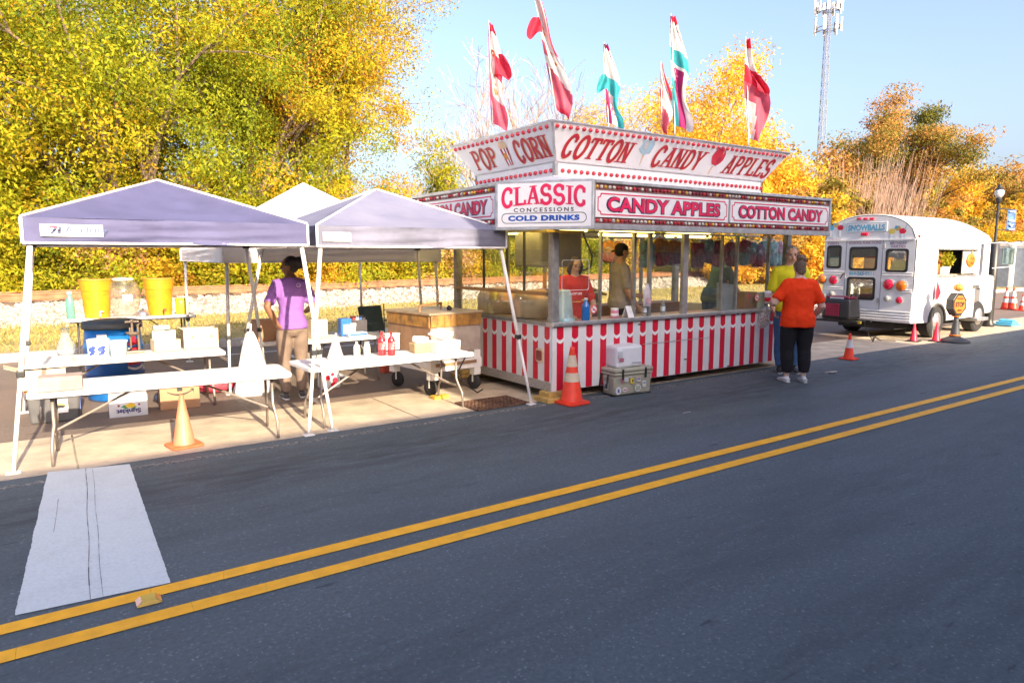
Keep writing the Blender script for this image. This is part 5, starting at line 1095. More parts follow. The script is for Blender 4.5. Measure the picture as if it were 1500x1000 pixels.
# table four and five goods
p = G(398, 500, .592)+Vector((.04, .2, 0)); carton('brown carton in front of the woman in purple', p, .40, .30, .27, R(2), M_kraft, False)
p = Vector((2.98, 8.95, .623)); carton('pale carton at the left end of the table with blue packs', p, .22, .24, .24, R(3), M_kraftl, False)
p = onY(505, 480, 8.9); p.z = .623; t = thing('water_pack', 'blue shrink-wrapped pack standing on the table', 'pack', p); MB().box(p+Z*.12, (.16, .16, .24)).build('pack', mat('pack blue', (.03, .14, .48), .3), t, bevel=.02); pl_ = MB(); plate(pl_, p+Vector((0, -.0815, .10)), X, Z, .10, .12); pl_.build('pack_print', mat('pack white', (.60, .66, .75), .4), t)
p = onY(524, 478, 9.02); p.z = .623; t = thing('black_crate', 'dark crate of small packets behind the blue pack', 'crate', p); MB().box(p+Z*.10, (.22, .16, .20)).build('crate', mat('dark crate', (.05, .045, .055), .6), t, bevel=.006)
for i in range(4): MB().box(p+Vector((-.07+.047*i, 0, .215)), (.04, .1, .07), Euler((0, .15*(i % 2), 0)).to_matrix()).build('packet', mat(('packet red', 'packet white', 'packet blue', 'packet black')[i], ((.4, .05, .05), (.6, .6, .6), (.05, .12, .4), (.04, .04, .05))[i], .4), t)
p = onY(522, 487, 8.77); p.z = .623; t = thing('paper_pack', 'flat white and blue pack lying on the table edge', 'pack', p); MB().box(p+Z*.03, (.27, .15, .06)).build('pack', mat('pack pale blue', (.42, .55, .72), .3), t, bevel=.02); pl_ = MB(); plate(pl_, p+Vector((0, -.076, .03)), X, Z, .24, .02); pl_.build('pack_print', MATS['pack blue'], t)
p = onY(517, 478, 8.72); p.z = .683; t = thing('paper_cup', 'white paper cup standing on the flat pack', 'cup', p+Vector((.03, .07, 0))); p = p+Vector((.03, .07, 0)); MB().lathe(p, [(.03, 0), (.042, .11), (.04, .11), (.028, .01)], 14, closed=False).build('cup_wall', M_sign, t, smooth=True); MB().lathe(p, [(.043, .105), (.043, .115)], 14).build('rim', M_sign, t)
# table six goods
for px, lb in ((527, 'pump bottle with green top on the right tent table'), (542, 'grey-capped canister on the right tent table')):
    p = G(px, 522, .623)+Vector((0, .08, 0)); bottle(lb, p, .155, .036, mat('milky plastic', (.70, .68, .60), .4), mat('sage cap', (.40, .50, .34), .4) if px < 530 else mat('grey cap', (.3, .29, .28), .4), mat('pale green label', (.60, .66, .50), .5), .7 if px > 530 else .35)
for px, lb in ((563, 'red bottle left of its twin on the right tent table'), (577, 'red bottle right of its twin on the right tent table')):
    p = G(px, 521, .623)+Vector((0, .06, 0)); bottle(lb, p, .255, .043, mat('ketchup red', (.42, .02, .03), .25, coat=.4), MATS['ketchup red'], mat('ketchup label', (.52, .10, .10), .4), .3); bb_ = MB()
    for i in range(3): disc(bb_, p+Vector((.008*(i-1), -.0445-.0005*i, .08+.03*i)), X, Z, .012-.002*i, .009)
    bb_.build('white_mark', M_sign, [o for o in COL.objects if o.get('label') == lb][0])
p = G(570, 513, .623)+Vector((.05, .05, 0)); t = thing('white_caddy', 'plain white box standing behind the red bottles', 'box', p); MB().box(p+Z*.09, (.17, .10, .18)).build('box_body', M_tbl, t, bevel=.01); MB().box(p+Z*.184, (.18, .11, .012)).build('lid', M_tbl, t, bevel=.004)
p = G(618, 516, .623)+Vector((0, .03, 0)); t = thing('wicker_basket', 'tan basket filled with napkins on the right tent table', 'basket', p); b = MB(); b.box(p+Z*.055, (.20, .14, .11), taper=1.12); b.build('basket', mat('wicker', (.52, .36, .18), .8, bump=.8, bscale=80), t, bevel=.01); MB().box(p+Vector((0, 0, .14)), (.17, .11, .08), Euler((.05, .1, .1)).to_matrix()).build('napkins', M_sign, t, bevel=.02)
p = G(655, 515, .623)+Vector((-.02, .03, 0)); t = thing('paper_tray_stack', 'white box heaped with paper trays at the right end of the table', 'box', p); MB().box(p+Z*.065, (.30, .2, .13), taper=1.06).build('box_body', M_tbl, t, bevel=.01)
for i in range(4): MB().box(p+Vector((-.06+.03*i, .02, .17+.022*i)), (.2, .16, .02), Euler((.15*i-.2, .5-.12*i, .3*i)).to_matrix()).build('paper_tray', M_sign, t, bevel=.005)
p = G(573, 545)+Vector((0, .1, 0)); t = carton('red and white bottle carton on the ground behind the right tent table', p, .26, .2, .17, R(5), mat('red carton', (.58, .09, .05), .6), False); pl_ = MB(); plate(pl_, wmat(t) @ Vector((.02, -.102, .085)), wmat(t).to_3x3() @ X, Z, .09, .11); pl_.build('box_print', mat('box grey', (.5, .46, .46), .6), t)
# wooden steam cart on casters
cA, cB, cD = Vector((3.80, 7.26, 0)), Vector((3.93, 8.35, 0)), None; ux = Vector((.98, .12, 0)).normalized(); uy = Vector((-.12, .98, 0)).normalized(); wx, wy = .78, .98; cc_ = cA+ux*wx/2+uy*wy/2
t = thing('food_cart', 'wooden and steel cooking cart on casters beside the trailer', 'cart', cA, math.atan2(ux.y, ux.x)); M_wd = mat('cart plywood', (.34, .20, .11), .75, scale=5, col2=(.20, .12, .07), dirt=.3); M_stn = mat('stained timber', (.40, .20, .04), .6, scale=9, col2=(.15, .08, .03))
MB().span((0, 0, .30), (wx, wy, .42)).build('base_frame', M_wmet, t, world=False); MB().span((.07, -.012, .36), (wx-.09, wy, .40)).build('lower_shelf', M_wd, t, world=False)
bd = MB().span((.01, .01, .52), (wx-.01, wy-.01, .88)).build('cabinet', mat('cart steel side', (.42, .36, .31), .5, metal=.3, dirt=.3), t, world=False)
for i in range(8):
    MB().span((.005+i*.096, -.012, .845), (.005+i*.096+.092, .008, .99)).build('board', M_stn, t, world=False); MB().span((-.012, .02+i*.119, .845), (.008, .02+i*.119+.114, .99)).build('board', M_stn, t, world=False)
MB().span((.012, .012, .88), (wx-.012, wy-.012, .985)).build('top_box', M_wd, t, world=False); MB().span((-.025, -.025, .99), (wx+.02, wy+.02, 1.015)).build('cart_top', mat('steel top', (.50, .40, .28), .4, metal=.6), t, world=False, bevel=.004)
MB().span((-.003, -.003, .52), (.009, wy-.02, .845)).build('side_panel', M_wd, t, world=False)
for x_, y_ in ((.06, .06), (wx-.06, .06), (.06, wy-.06), (wx-.06, wy-.06)): MB().span((x_-.05, y_-.05, .2), (x_+.05, y_+.05, .52)).build('corner_leg', M_wmet, t, world=False)
b = MB(); b.tube([(.05, .3, 1.01), (.05, .3, 1.09), (.55, .55, 1.09), (.55, .55, 1.01)], .016, 6); b.build('handle', mat('wood handle', (.24, .13, .06), .7), t, world=False); MB().lathe((.5, .3, 1.015), [(.03, 0), (.04, .03), (.01, .06)], 10).build('vent_cap', M_blkp, t, world=False)
for x_, y_ in ((.05, .08), (wx-.06, .08), (.08, wy-.1), (wx-.08, wy-.1)):
    k_ = MB().lathe((x_-.02, y_, .1), [(.035, 0), (.095, .003), (.1, .02), (.095, .04), (.035, .045)], 18, (1, .25, 0)).build('caster_wheel', MATS['tyre rubber'], t, world=False, smooth=True); MB().span((x_-.03, y_-.012, .1), (x_-.024, y_+.012, .25)).build('fork', M_wmet, t, world=False)
b = MB(); b.tube([(.5, -.03, .45), (.35, -.08, .30), (.38, -.16, .14), (.55, -.2, .02), (.75, -.05, .012)], .009, 6); b.build('hose', M_blkp, t, world=False)
p = cA+Vector((.06, -.02, 0)); MB().box(p+Vector((.0, -.08, .02)), (.2, .12, .04)).build('wheel_chock', mat('yellow chock', (.68, .42, .04), .6), None, bevel=.005, label='yellow wheel chock in front of the cooking cart', cat='wheel chock')
# folding camp chair
p = G(562, 528); t = thing('camp_chair', 'dark green folding camp chair behind the tables', 'chair', p, R(20)); M_can = mat('green canvas', (.045, .065, .05), .8)
b = MB(); b.grid(lambda u, v: Vector(((u-.5)*.5, -.22+v*.44, .42-.04*math.sin(math.pi*u))), 6, 4); o = b.build('seat', M_can, t, world=False); o.modifiers.new('s', 'SOLIDIFY').thickness = .01
b = MB(); b.grid(lambda u, v: Vector(((u-.5)*.5, .22+.08*v+.03*math.sin(math.pi*u), .46+v*.42)), 6, 4); o = b.build('backrest', M_can, t, world=False); o.modifiers.new('s', 'SOLIDIFY').thickness = .01
for s in (-1, 1):
    MB().box((s*.28, 0, .63), (.06, .46, .02)).build('armrest', M_can, t, world=False)
    for y_ in (-.24, .24): MB().tube([(s*.27, y_, 0), (-s*.25 if y_ < 0 else s*.26, y_, .42 if y_ < 0 else .9)], .009, 6).build('leg', M_blkp, t, world=False)
    MB().tube([(s*.28, -.22, .02), (s*.28, -.22, .62)], .009, 6).build('arm_post', M_blkp, t, world=False)
# ------------------------------------------------------------------ people (local frame: +Y is the way the person faces)
def fused(b, name, m, parent, vox, it=6):
    o = b.build(name, m, parent, world=False, smooth=True)
    r = o.modifiers.new('fuse', 'REMESH'); r.mode = 'VOXEL'; r.voxel_size = vox; r.use_smooth_shade = True
    s = o.modifiers.new('soft', 'SMOOTH'); s.iterations = it; s.factor = .5
    if name in ('shirt', 'trousers'):          # cloth folds
        if 'folds' not in bpy.data.textures: tx = bpy.data.textures.new('folds', 'CLOUDS'); tx.noise_scale = .11; tx.noise_depth = 2
        dm = o.modifiers.new('folds', 'DISPLACE'); dm.texture = bpy.data.textures['folds']; dm.texture_coords = 'LOCAL'; dm.strength = .032 if name == 'shirt' else .012; dm.mid_level = .5
        s2 = o.modifiers.new('soft2', 'SMOOTH'); s2.iterations = 2
    return o
def hand(b, wr, d, nrm, s=1., curl=.5, thumb=1):
    wr = Vector(wr); d = Vector(d).normalized(); nrm = Vector(nrm); nrm = (nrm-d*nrm.dot(d)).normalized(); sd_ = d.cross(nrm).normalized()*thumb
    b.loft([wr-d*.01, wr+d*.04*s, wr+d*.09*s], [.024*s, .036*s, .038*s], [.018*s, .016*s, .013*s], sd_, 10)
    for k, L in enumerate((.068, .078, .072, .056)):
        r0 = wr+d*.085*s+sd_*(.027-.018*k)*s; p1 = r0+(d*math.cos(curl*.6)+nrm*math.sin(curl*.6))*L*.5*s; p2 = p1+(d*math.cos(curl*1.7)+nrm*math.sin(curl*1.7))*L*.5*s
        b.tube([r0-d*.02, r0, p1, p2], [.0095*s, .0095*s, .0085*s, .007*s], 7)
    q = wr+d*.035*s+sd_*.03*s; b.tube([q-sd_*.015*s, q+(sd_*.6+d*.6)*.035*s, q+(sd_*.35+d*.9+nrm*.4)*.065*s], [.012*s, .0105*s, .008*s], 7)
def person(label, loc, rz, H, g=1., arms=None, lean=0., skin=(.42, .22, .14), shirt=(.2, .2, .2), pants=(.05, .05, .06), shoe=(.6, .6, .6), hair=(.05, .03, .02), head_yaw=0., head_pitch=0., hairstyle='short', sleeve=.55, pants_len=1., hem=.47, feet=((-.09, 0), (.09, .02)), vox=.011, legs=True, shirt_gloss=.85, cuffs=0, pg=None, bust=0.):
    t = thing('person', label, 'person', loc, rz); pg = pg or g
    ms = mat('skin %.2f' % skin[0], skin, .5, var=.06, scale=8, spec=.3); mh = mat('hair %.3f %.3f' % (hair[0], hair[2]), hair, .55, var=.35, scale=40, bump=.8, bscale=70)
    mp = mat('shirt %.2f %.2f %.2f' % shirt, shirt, shirt_gloss, var=.05, scale=7, bump=.25, bscale=9, spec=.2); mt = mat('trousers %.2f %.2f %.2f' % pants, pants, .85, var=.08, scale=9, bump=.3, bscale=12, spec=.2); msh = mat('shoe %.2f' % shoe[0], shoe, .6)
    def ln(z): return lean*max(0, z-.5*H)
    sec = [(.455, .060, .055, 0), (.49, .092, .074, -.006), (.53, .099*(.4+.6*g), .080*(.4+.6*g), -.008), (.60, .082*g, .064*g, .004), (.66, .083*g, .064*g, .006), (.72, .092*(.4+.6*g), .068*(.4+.6*g)+bust, .004+bust*.6), (.775, .101*(.68+.32*g), .066*(.5+.5*g), 0), (.815, .095*(.88+.12*g), .051, -.004), (.838, .070*(.9+.1*g), .046, -.004), (.855, .044, .041, -.003), (.868, .036, .038, 0)]
    def torso(b, k, lo, hi, flare=0.):
        S_ = [s for s in sec if lo+.02 <= s[0] <= hi]
        if lo > 0: S_ = [(lo, S_[0][1]*1.0, S_[0][2]*1.0, S_[0][3])]+S_ if S_[0][0] > .5 else [(lo, sec[2][1]*.94, sec[2][2]*.95, -.006), (lo+.02, sec[2][1]*1.0, sec[2][2], -.006)]+[s for s in S_ if s[0] > .51]
        b.loft([(0, ln(s[0]*H)+s[3]*H, s[0]*H) for s in S_], [s[1]*H*k+flare*(s[0] < .56) for s in S_], [s[2]*H*k+flare*(s[0] < .56) for s in S_], X, 20)
    b = MB(); torso(b, .97, 0, 1); hc = Vector((0, ln(.93*H)+.008*H, .935*H)); Rh = Euler((head_pitch, 0, head_yaw)).to_matrix(); hs = H/1.7
    b.tube([(0, ln(.82*H)-.005, .82*H), tuple(hc+Vector((0, -.01, -.06*hs)))], [.055*hs*(.7+.3*g), .052*hs*(.7+.3*g)], 12)
    def hp(x, y, z): return hc+Rh @ (Vector((x, y, z))*hs)
    b.sphere(hp(0, -.006, .022), (.072*hs, .092*hs, .088*hs), 18, 14, Rh); b.sphere(hp(0, .026, -.045), (.054*hs*(.8+.2*g), .058*hs, .062*hs), 16, 12, Rh); b.sphere(hp(0, .05, -.088), (.026*hs, .022*hs, .02*hs), 10, 8, Rh)
    b.tube([hp(0, .078, .012), hp(0, .092, -.01), hp(0, .106, -.028), hp(0, .084, -.037)], [.009*hs, .012*hs, .0155*hs, .013*hs], 8)
    for s in (-1, 1): b.sphere(hp(s*.073, -.004, -.01), (.011*hs, .02*hs, .032*hs), 8, 8, Rh); b.sphere(hp(s*.03, .072, .028), (.026*hs, .012*hs, .009*hs), 8, 6, Rh); b.sphere(hp(s*.037, .058, -.028), (.02*hs, .02*hs, .02*hs), 8, 6, Rh)
    b.sphere(hp(0, .078, -.061), (.022*hs, .011*hs, .008*hs), 8, 6, Rh)
    sh = MB(); torso(sh, 1.07, hem, .857, .006)
    arms = arms or {}
    for s in (-1, 1):
        so = Vector((s*.096*H*(.84+.16*g), ln(.8*H)-.004*H, (.811-.012*max(0, g-1))*H)); el, wr, hn = arms.get(s, ((s*.16*g, -.02, .62*H), (s*.17*g, .06, .47*H), None)); el = Vector(el); wr = Vector(wr); ag = .6+.4*g
        b.tube([so-Vector((s*.03, 0, .0)), so, so.lerp(el, .5), el, el.lerp(wr, .3), wr], [.036*H*ag*.9, .033*H*ag, .031*H*ag, .025*H*ag, .025*H*ag, .0165*H], 12)
        d = (wr-el).normalized() if hn is None else Vector(hn[0]); nrm = Vector((-s, .3, 0)) if hn is None else Vector(hn[1]); hand(b, wr, d, nrm, hs, .6 if hn is None else hn[2], s if hn is None or len(hn) < 4 else hn[3])
        e2 = so.lerp(el, min(1, sleeve*1.5)); pts = [so-Vector((s*.045*H, 0, -.004)), so, so.lerp(e2, .5), e2]; rr = [.040*H*ag, .041*H*ag, .039*H*ag, .038*H*ag]
        if sleeve > 1: pts += [el.lerp(wr, .5), el.lerp(wr, .93)]; rr = rr[:3]+[.033*H*ag, .03*H*ag, .024*H*ag]
        sh.tube(pts, rr, 12)
    pt = MB()
    if legs:
        S_ = [s for s in sec if s[0] <= .61]; pt.loft([(0, s[3]*H, s[0]*H) for s in S_], [s[1]*H*1.035 for s in S_], [s[2]*H*1.035 for s in S_], X, 20)
        for (fx, fy), s in zip(feet, (-1, 1)):
            hp_ = Vector((s*.052*H*(.6+.4*pg), -.004*H, .49*H)); an = Vector((fx*H/1.7, fy*H/1.7, .05*H)); kn = hp_.lerp(an, .5)+Vector((s*.006*H, .016*H, 0)); lg = .55+.45*pg
            b.tube([hp_, hp_.lerp(kn, .5), kn, kn.lerp(an, .3)+Vector((0, -.012*H, 0)), an.lerp(kn, .12), an], [.05*H*lg, .046*H*lg, .033*H*lg, .034*H*lg, .021*H, .021*H], 12)
            e = an if pants_len >= 1 else kn.lerp(an, max(0, (pants_len-.5)*2)); w1 = .0335*H if pants_len >= 1 else .032*H*lg
            pt.tube([hp_+Z*.01, hp_.lerp(kn, .4), kn, kn.lerp(e, .45)+Vector((0, -.008*H, 0)), e], [.058*H*lg, .056*H*lg, .044*H*lg, .043*H*lg, w1*1.06], 14)
            f = MB(); Ls = .27*H/1.7; a0 = Vector((an.x, an.y-.07*H/1.7, 0)); dirf = Vector((s*.12, 1, 0)).normalized(); dz = [(0, .030, .045), (.12, .036, .05), (.35, .037, .055), (.6, .044, .036), (.85, .04, .024), (1., .02, .016)]
            f.loft([a0+dirf*Ls*k+Z*(.012+zz*.55) for k, a, zz in dz], [a*hs for k, a, zz in dz], [zz*.6 for k, a, zz in dz], X, 14); f.tube([an+Z*.03, an-Z*.02], [.030*hs, .034*hs], 10); so_ = fused(f, 'shoe', msh, t, .008, 3)
            sl = MB(); sl.loft([a0+dirf*Ls*k+Z*.009 for k in (-.02, .2, .5, .75, 1.0)], [.03*hs, .037*hs, .036*hs, .044*hs, .024*hs], [.009]*5, X, 12); sl.build('sole', mat('white sole', (.6, .6, .58), .7), so_, world=False)
        fused(pt, 'trousers', mt, t, .013)
    body = fused(b, 'body', ms, t, .0095, 3); fused(sh, 'shirt', mp, t, .013)
    # face
    for s in (-1, 1):
        e = MB(); e.sphere(hp(s*.03, .079, .008), (.0135*hs, .006*hs, .008*hs), 8, 6, Rh); e.build('eye', mat('eye dark', (.03, .022, .018), .2), t, world=False, smooth=True)
        e = MB(); e.tube([hp(s*.013, .087, .03), hp(s*.03, .086, .036), hp(s*.05, .073, .03)], [.0035*hs, .0045*hs, .003*hs], 5); e.build('eyebrow', mh, t, world=False)
    e = MB(); e.tube([hp(-.024, .081, -.06), hp(0, .092, -.0615), hp(.024, .081, -.06)], [.003*hs, .0055*hs, .003*hs], 6); e.build('mouth', mat('lips', (.32, .10, .08), .5), t, world=False)
    hb = MB()
    if hairstyle == 'bald': pass
    elif hairstyle == 'cap':
        hb.sphere(hp(0, -.028, .012), (.076*hs, .084*hs, .086*hs), 16, 12, Rh); fused(hb, 'hair', mh, t, .01, 3); mcp = mat('cap black', (.015, .015, .017), .8)
        cb_ = MB(); cb_.sphere(hp(0, -.012, .052), (.083*hs, .102*hs, .074*hs), 18, 12, Rh); fused(cb_, 'cap', mcp, t, .01, 3); br = MB(); br.loft([hp(0, -.085, .03), hp(0, -.13, .018), hp(0, -.165, -.002)], [.06*hs, .056*hs, .028*hs], [.007]*3, Rh @ X, 12); br.build('cap_brim', mcp, t, world=False, smooth=True)
    else:
        hb.sphere(hp(0, -.022, .034), (.080*hs, .090*hs, .088*hs), 18, 14, Rh); hb.sphere(hp(0, -.045, -.01), (.074*hs, .06*hs, .07*hs), 14, 10, Rh)
        for s in (-1, 1): hb.sphere(hp(s*.066, .0, .03), (.018*hs, .045*hs, .04*hs), 8, 8, Rh)
        if hairstyle == 'bun': hb.sphere(hp(0, -.055, .115), (.05*hs, .052*hs, .042*hs), 12, 9, Rh); hb.sphere(hp(.02, -.075, .10), (.035*hs, .04*hs, .035*hs), 12, 9, Rh); hb.tube([hp(0, -.07, .06), hp(.02, -.1, .09)], [.03*hs, .02*hs], 8)
        if hairstyle == 'puff': hb.sphere(hp(0, -.115, .05), (.062*hs, .06*hs, .062*hs), 12, 9, Rh); hb.sphere(hp(.012, -.125, .02), (.05*hs, .05*hs, .055*hs), 12, 9, Rh)
        if hairstyle == 'nape': hb.sphere(hp(-.01, -.05, .135), (.058*hs, .055*hs, .046*hs), 12, 9, Rh); hb.sphere(hp(.035, -.06, .115), (.036*hs, .04*hs, .03*hs), 12, 9, Rh); hb.sphere(hp(0.01, -.07, -.05), (.06*hs, .036*hs, .05*hs), 12, 9, Rh)
        if hairstyle == 'long':
            for s in (-1, 1): hb.tube([hp(s*.045, -.01, .07), hp(s*.085, .0, 0), hp(s*.092, .0, -.08), hp(s*.07, .02, -.15)], [.03*hs, .034*hs, .036*hs, .018*hs], 10)
            hb.tube([hp(0, -.06, .05), hp(0, -.085, -.06), hp(0, -.06, -.15)], [.06*hs, .06*hs, .04*hs], 10)
        fused(hb, 'hair', mh, t, .009, 2)
    return t, hp
# woman in the purple shirt, back to the street, looking left
pl = G(432, 583)
t, hp = person('woman in a purple t-shirt and brown trousers, hand on hip, under the tents', pl, R(-8), 1.69, .97,
    {-1: ((-.285, -.11, 1.11), (-.175, -.10, .90), ((.45, .25, -.6), (.7, .6, 0), .5, 1)), 1: ((.26, .02, 1.10), (.20, .24, 1.02), ((-.2, .9, .1), (0, 0, -1), .5))},
    skin=(.20, .095, .05), shirt=(.24, .11, .37), pants=(.19, .14, .11), shoe=(.05, .05, .055), hair=(.018, .012, .010), head_yaw=R(68), hairstyle='puff', feet=((-.10, .0), (.09, .05)), hem=.50, bust=.004)
b = MB()
for s in (-1, 1): ring(b, blob(0, 0, .024, .019, 12), hp(s*.032, .09, .008), (hp(1, 0, 0)-hp(0, 0, 0)), Z, .004)
b.tube([hp(-.056, .088, .01), hp(-.076, .0, .012)], .003, 5); b.tube([hp(.056, .088, .01), hp(.076, .0, .012)], .003, 5); b.tube([hp(-.008, .09, .01), hp(.008, .09, .01)], .003, 5); b.build('glasses', M_blkp, t, world=False)
b = MB(); c0 = Vector((.07, -.138, 1.36)); disc(b, c0, X, (0, .15, 1), .026); b.build('shirt_logo', mat('lilac print', (.5, .42, .58), .7), t, world=False); b = MB(); disc(b, c0, X, (0, .15, 1), .018, None, 14, .002); b.build('shirt_logo_inner', mat('purple print', (.2, .08, .33), .7), t, world=False)
# woman in the orange shirt at the counter
ow = Vector((8.36, 5.40, 0))
t, hp = person('woman in an orange t-shirt and black leggings standing on the road with her back turned', ow, R(-32), 1.65, 1.44,
    {-1: ((-.34, -.02, 1.07), (-.26, .24, 1.06), ((.25, .95, .05), (0, 0, -1), .8)), 1: ((.315, -.03, 1.02), (.27, .16, .86), ((-.2, .7, .3), (-1, 0, 0), .6))},
    skin=(.62, .41, .32), shirt=(.82, .05, .008), pants=(.018, .018, .021), shoe=(.62, .63, .66), hair=(.16, .105, .07), head_yaw=R(-8), hairstyle='nape', pants_len=.93, feet=((-.11, .01), (.11, -.03)), hem=.455, pg=1.5, vox=.012)
# man in the yellow shirt facing her
ym = Vector((9.0, 5.96, 0))
t, hp = person('grey-haired man in a bright yellow t-shirt and jeans facing the woman in orange', ym, R(136), 1.83, 1.16,
    {-1: ((-.27, .02, 1.14), (-.16, .24, 1.10), ((.3, .9, .1), (0, 0, 1), .7)), 1: ((.27, -.02, 1.12), (.24, .12, .92), None)},
    skin=(.60, .36, .26), shirt=(.72, .68, .03), pants=(.07, .15, .30), shoe=(.03, .03, .035), hair=(.30, .29, .28), head_pitch=-.12, hairstyle='short', hem=.485)
# customer goods held in the hands
p = ow+Matrix.Rotation(R(-32), 3, 'Z') @ Vector((-.27, .36, 1.10)); t = thing('drink_cup', 'white foam cup with red band held by the woman in orange', 'cup', p-Z*.05)
MB().lathe(p-Z*.06, [(.034, 0), (.046, .15), (.05, .155)], 16).build('cup_wall', M_sign, t, smooth=True); MB().lathe(p-Z*.06, [(.0385, .03), (.043, .085)], 16, closed=False).build('red_band', M_red, t, smooth=True); MB().lathe(p-Z*.06, [(.05, .15), (.048, .17), (.03, .175)], 16).build('lid', M_sign, t)
p = ow+Matrix.Rotation(R(-32), 3, 'Z') @ Vector((-.33, .30, .86)); t = thing('popcorn_bag', 'clear bag of popcorn hanging from the arm of the woman in orange', 'bag', p); b = MB(); b.sphere(p, (.10, .07, .17), 14, 10, Euler((.1, .25, 0)).to_matrix()); b.build('plastic_bag', glass('bag film', (.85, .85, .85), 1.35, .12, .2, (.7, .7, .7)), t, smooth=True); b = MB()
for i in range(60):
    v = Vector((random.gauss(0, 1), random.gauss(0, 1), random.gauss(0, 1))).normalized()*random.random()**.4; b.sphere(p+Vector((v.x*.078, v.y*.05, v.z*.14-.01)), random.uniform(.012, .02), 6, 4)
b.build('popcorn', mat('popcorn', (.62, .50, .42), .8), t, kind='stuff')
# three people inside the trailer (floor 0.2 m)
pr = Vector((px_X(838, 6.80), 6.80, .2))
t, hp = person('woman in a red t-shirt with long dark hair bending over the tub inside the trailer', pr, R(165), 1.48, 1.2, {-1: ((-.26, .10, .88), (-.13, .26, .76), ((.4, .8, -.2), (0, 0, -1), .5)), 1: ((.26, .10, .88), (.13, .26, .76), ((-.4, .8, -.2), (0, 0, -1), .5))},
    lean=.14, skin=(.56, .34, .26), shirt=(.58, .03, .025), pants=(.04, .04, .05), hair=(.035, .018, .014), head_pitch=-.35, hairstyle='long')
b = MB(); plate(b, (.03, .215, .93), -X, (0, .1, 1), .12, .012); plate(b, (-.06, .215, .95), -X, (0, .1, 1), .05, .02); b.build('shirt_print', M_gold, t, world=False)
pm2 = Vector((px_X(909, 6.95), 6.95, .2))
person('man in a grey t-shirt and backward black cap standing inside the trailer', pm2, R(-112), 1.66, 1.12, {1: ((.24, .02, 1.02), (.22, .16, .82), ((0, .7, -.6), (-1, 0, 0), .5)), -1: ((-.22, .1, 1.0), (-.18, .30, .95), None)}, skin=(.50, .29, .20), shirt=(.31, .29, .28), pants=(.03, .03, .035), hair=(.02, .015, .012), head_yaw=R(10), hairstyle='cap', sleeve=.6)
pk_ = Vector((px_X(1043, 7.35), 7.35, .2))
person('person in a dark teal shirt and jeans leaning forward inside the trailer', pk_, R(-105), 1.62, 1.15, {-1: ((-.22, .3, .95), (-.12, .48, .82), None), 1: ((.24, .3, .95), (.16, .5, .82), None)}, lean=.35, skin=(.40, .22, .15), shirt=(.08, .15, .16), pants=(.05, .12, .24), hair=(.04, .03, .02), hairstyle='short', head_pitch=-.3)
# ------------------------------------------------------------------ white shaved-ice bus
BX0, BX1, BY0, BY1, BZ = 14.22, 17.62, 6.72, 8.62, .36; ZE = 2.02; ZR = 2.53
M_bus = mat('white bus paint', (.74, .75, .77), .32, var=.04, scale=2, coat=.3, dirt=.13)
M_rub = mat('black rubber seal', (.02, .02, .022), .6)
M_bglass = glass('bus glass', (.85, .87, .86), 5.5, .01, .03)
B = thing('snowball_bus', 'short white school bus selling shaved ice, parked behind the trailer', 'bus', ((BX0+BX1)/2, (BY0+BY1)/2, 0))
def holed(o, u, v, w_, h_, holes, th, nm, m, parent):
    xs = sorted({0, w_}|{q for h in holes for q in (h[0], h[2])}); ys = sorted({0, h_}|{q for h in holes for q in (h[1], h[3])}); b = MB(); u = Vector(u); v = Vector(v)
    for x0, x1 in zip(xs, xs[1:]):
        for y0, y1 in zip(ys, ys[1:]):
            cx, cy = (x0+x1)/2, (y0+y1)/2
            if any(h[0] < cx < h[2] and h[1] < cy < h[3] for h in holes): continue
            b.add([Vector(o)+u*a+v*c for a, c in ((x0, y0), (x1, y0), (x1, y1), (x0, y1))], [(0, 1, 2, 3)])
    me = b.mesh(nm, m, wmat(parent).inverted()); bm = bmesh.new(); bm.from_mesh(me); bmesh.ops.remove_doubles(bm, verts=bm.verts, dist=1e-4); bm.to_mesh(me); bm.free()
    ob = link(nm, me, parent); s = ob.modifiers.new('s', 'SOLIDIFY'); s.thickness = th; s.offset = -1; return ob
def rp(px, py): q = onX(px, py, BX0); return (BY1-q.y, q.z-BZ)       # rear wall coordinates, from the left
def win(px0, py0, px1, py1):
    a, c = rp(px0, py0), rp(px1, py1); return (max(.09, a[0]), a[1], c[0], c[1])
rw = [win(1205, 391, 1232, 361), win(1245, 394, 1285, 363), win(1298, 397, 1330, 366), win(1241, 436, 1281, 408)]
rear = holed((BX0, BY1, BZ), -Y, Z, BY1-BY0, ZE-BZ, rw, .05, 'rear_wall', M_bus, B)
def archz(t): return ZE+(ZR-ZE)*math.sqrt(max(0, 1-abs(2*t-1)**2.3))
arch = [(i/24*(BY1-BY0), archz(i/24)-ZE) for i in range(25)]
MB().prism(arch, (BX0, BY1, ZE), -Y, Z, -.05).build('rear_arch', M_bus, B)
for k, h in enumerate(rw):
    c = Vector((BX0, BY1-(h[0]+h[2])/2, BZ+(h[1]+h[3])/2)); w_, hh = h[2]-h[0], h[3]-h[1]
    f = MB(); P = rrect(w_+.05, hh+.05, .06); ring(f, P, c, -Y, Z, .045, .012); f = f.build('window_seal', M_rub, B); f.modifiers.new('s', 'SOLIDIFY').thickness = .012
    g_ = MB(); g_.prism(rrect(w_+.02, hh+.02, .05), c+X*.012, -Y, Z, .006); g_.build('pane', M_bglass, f)
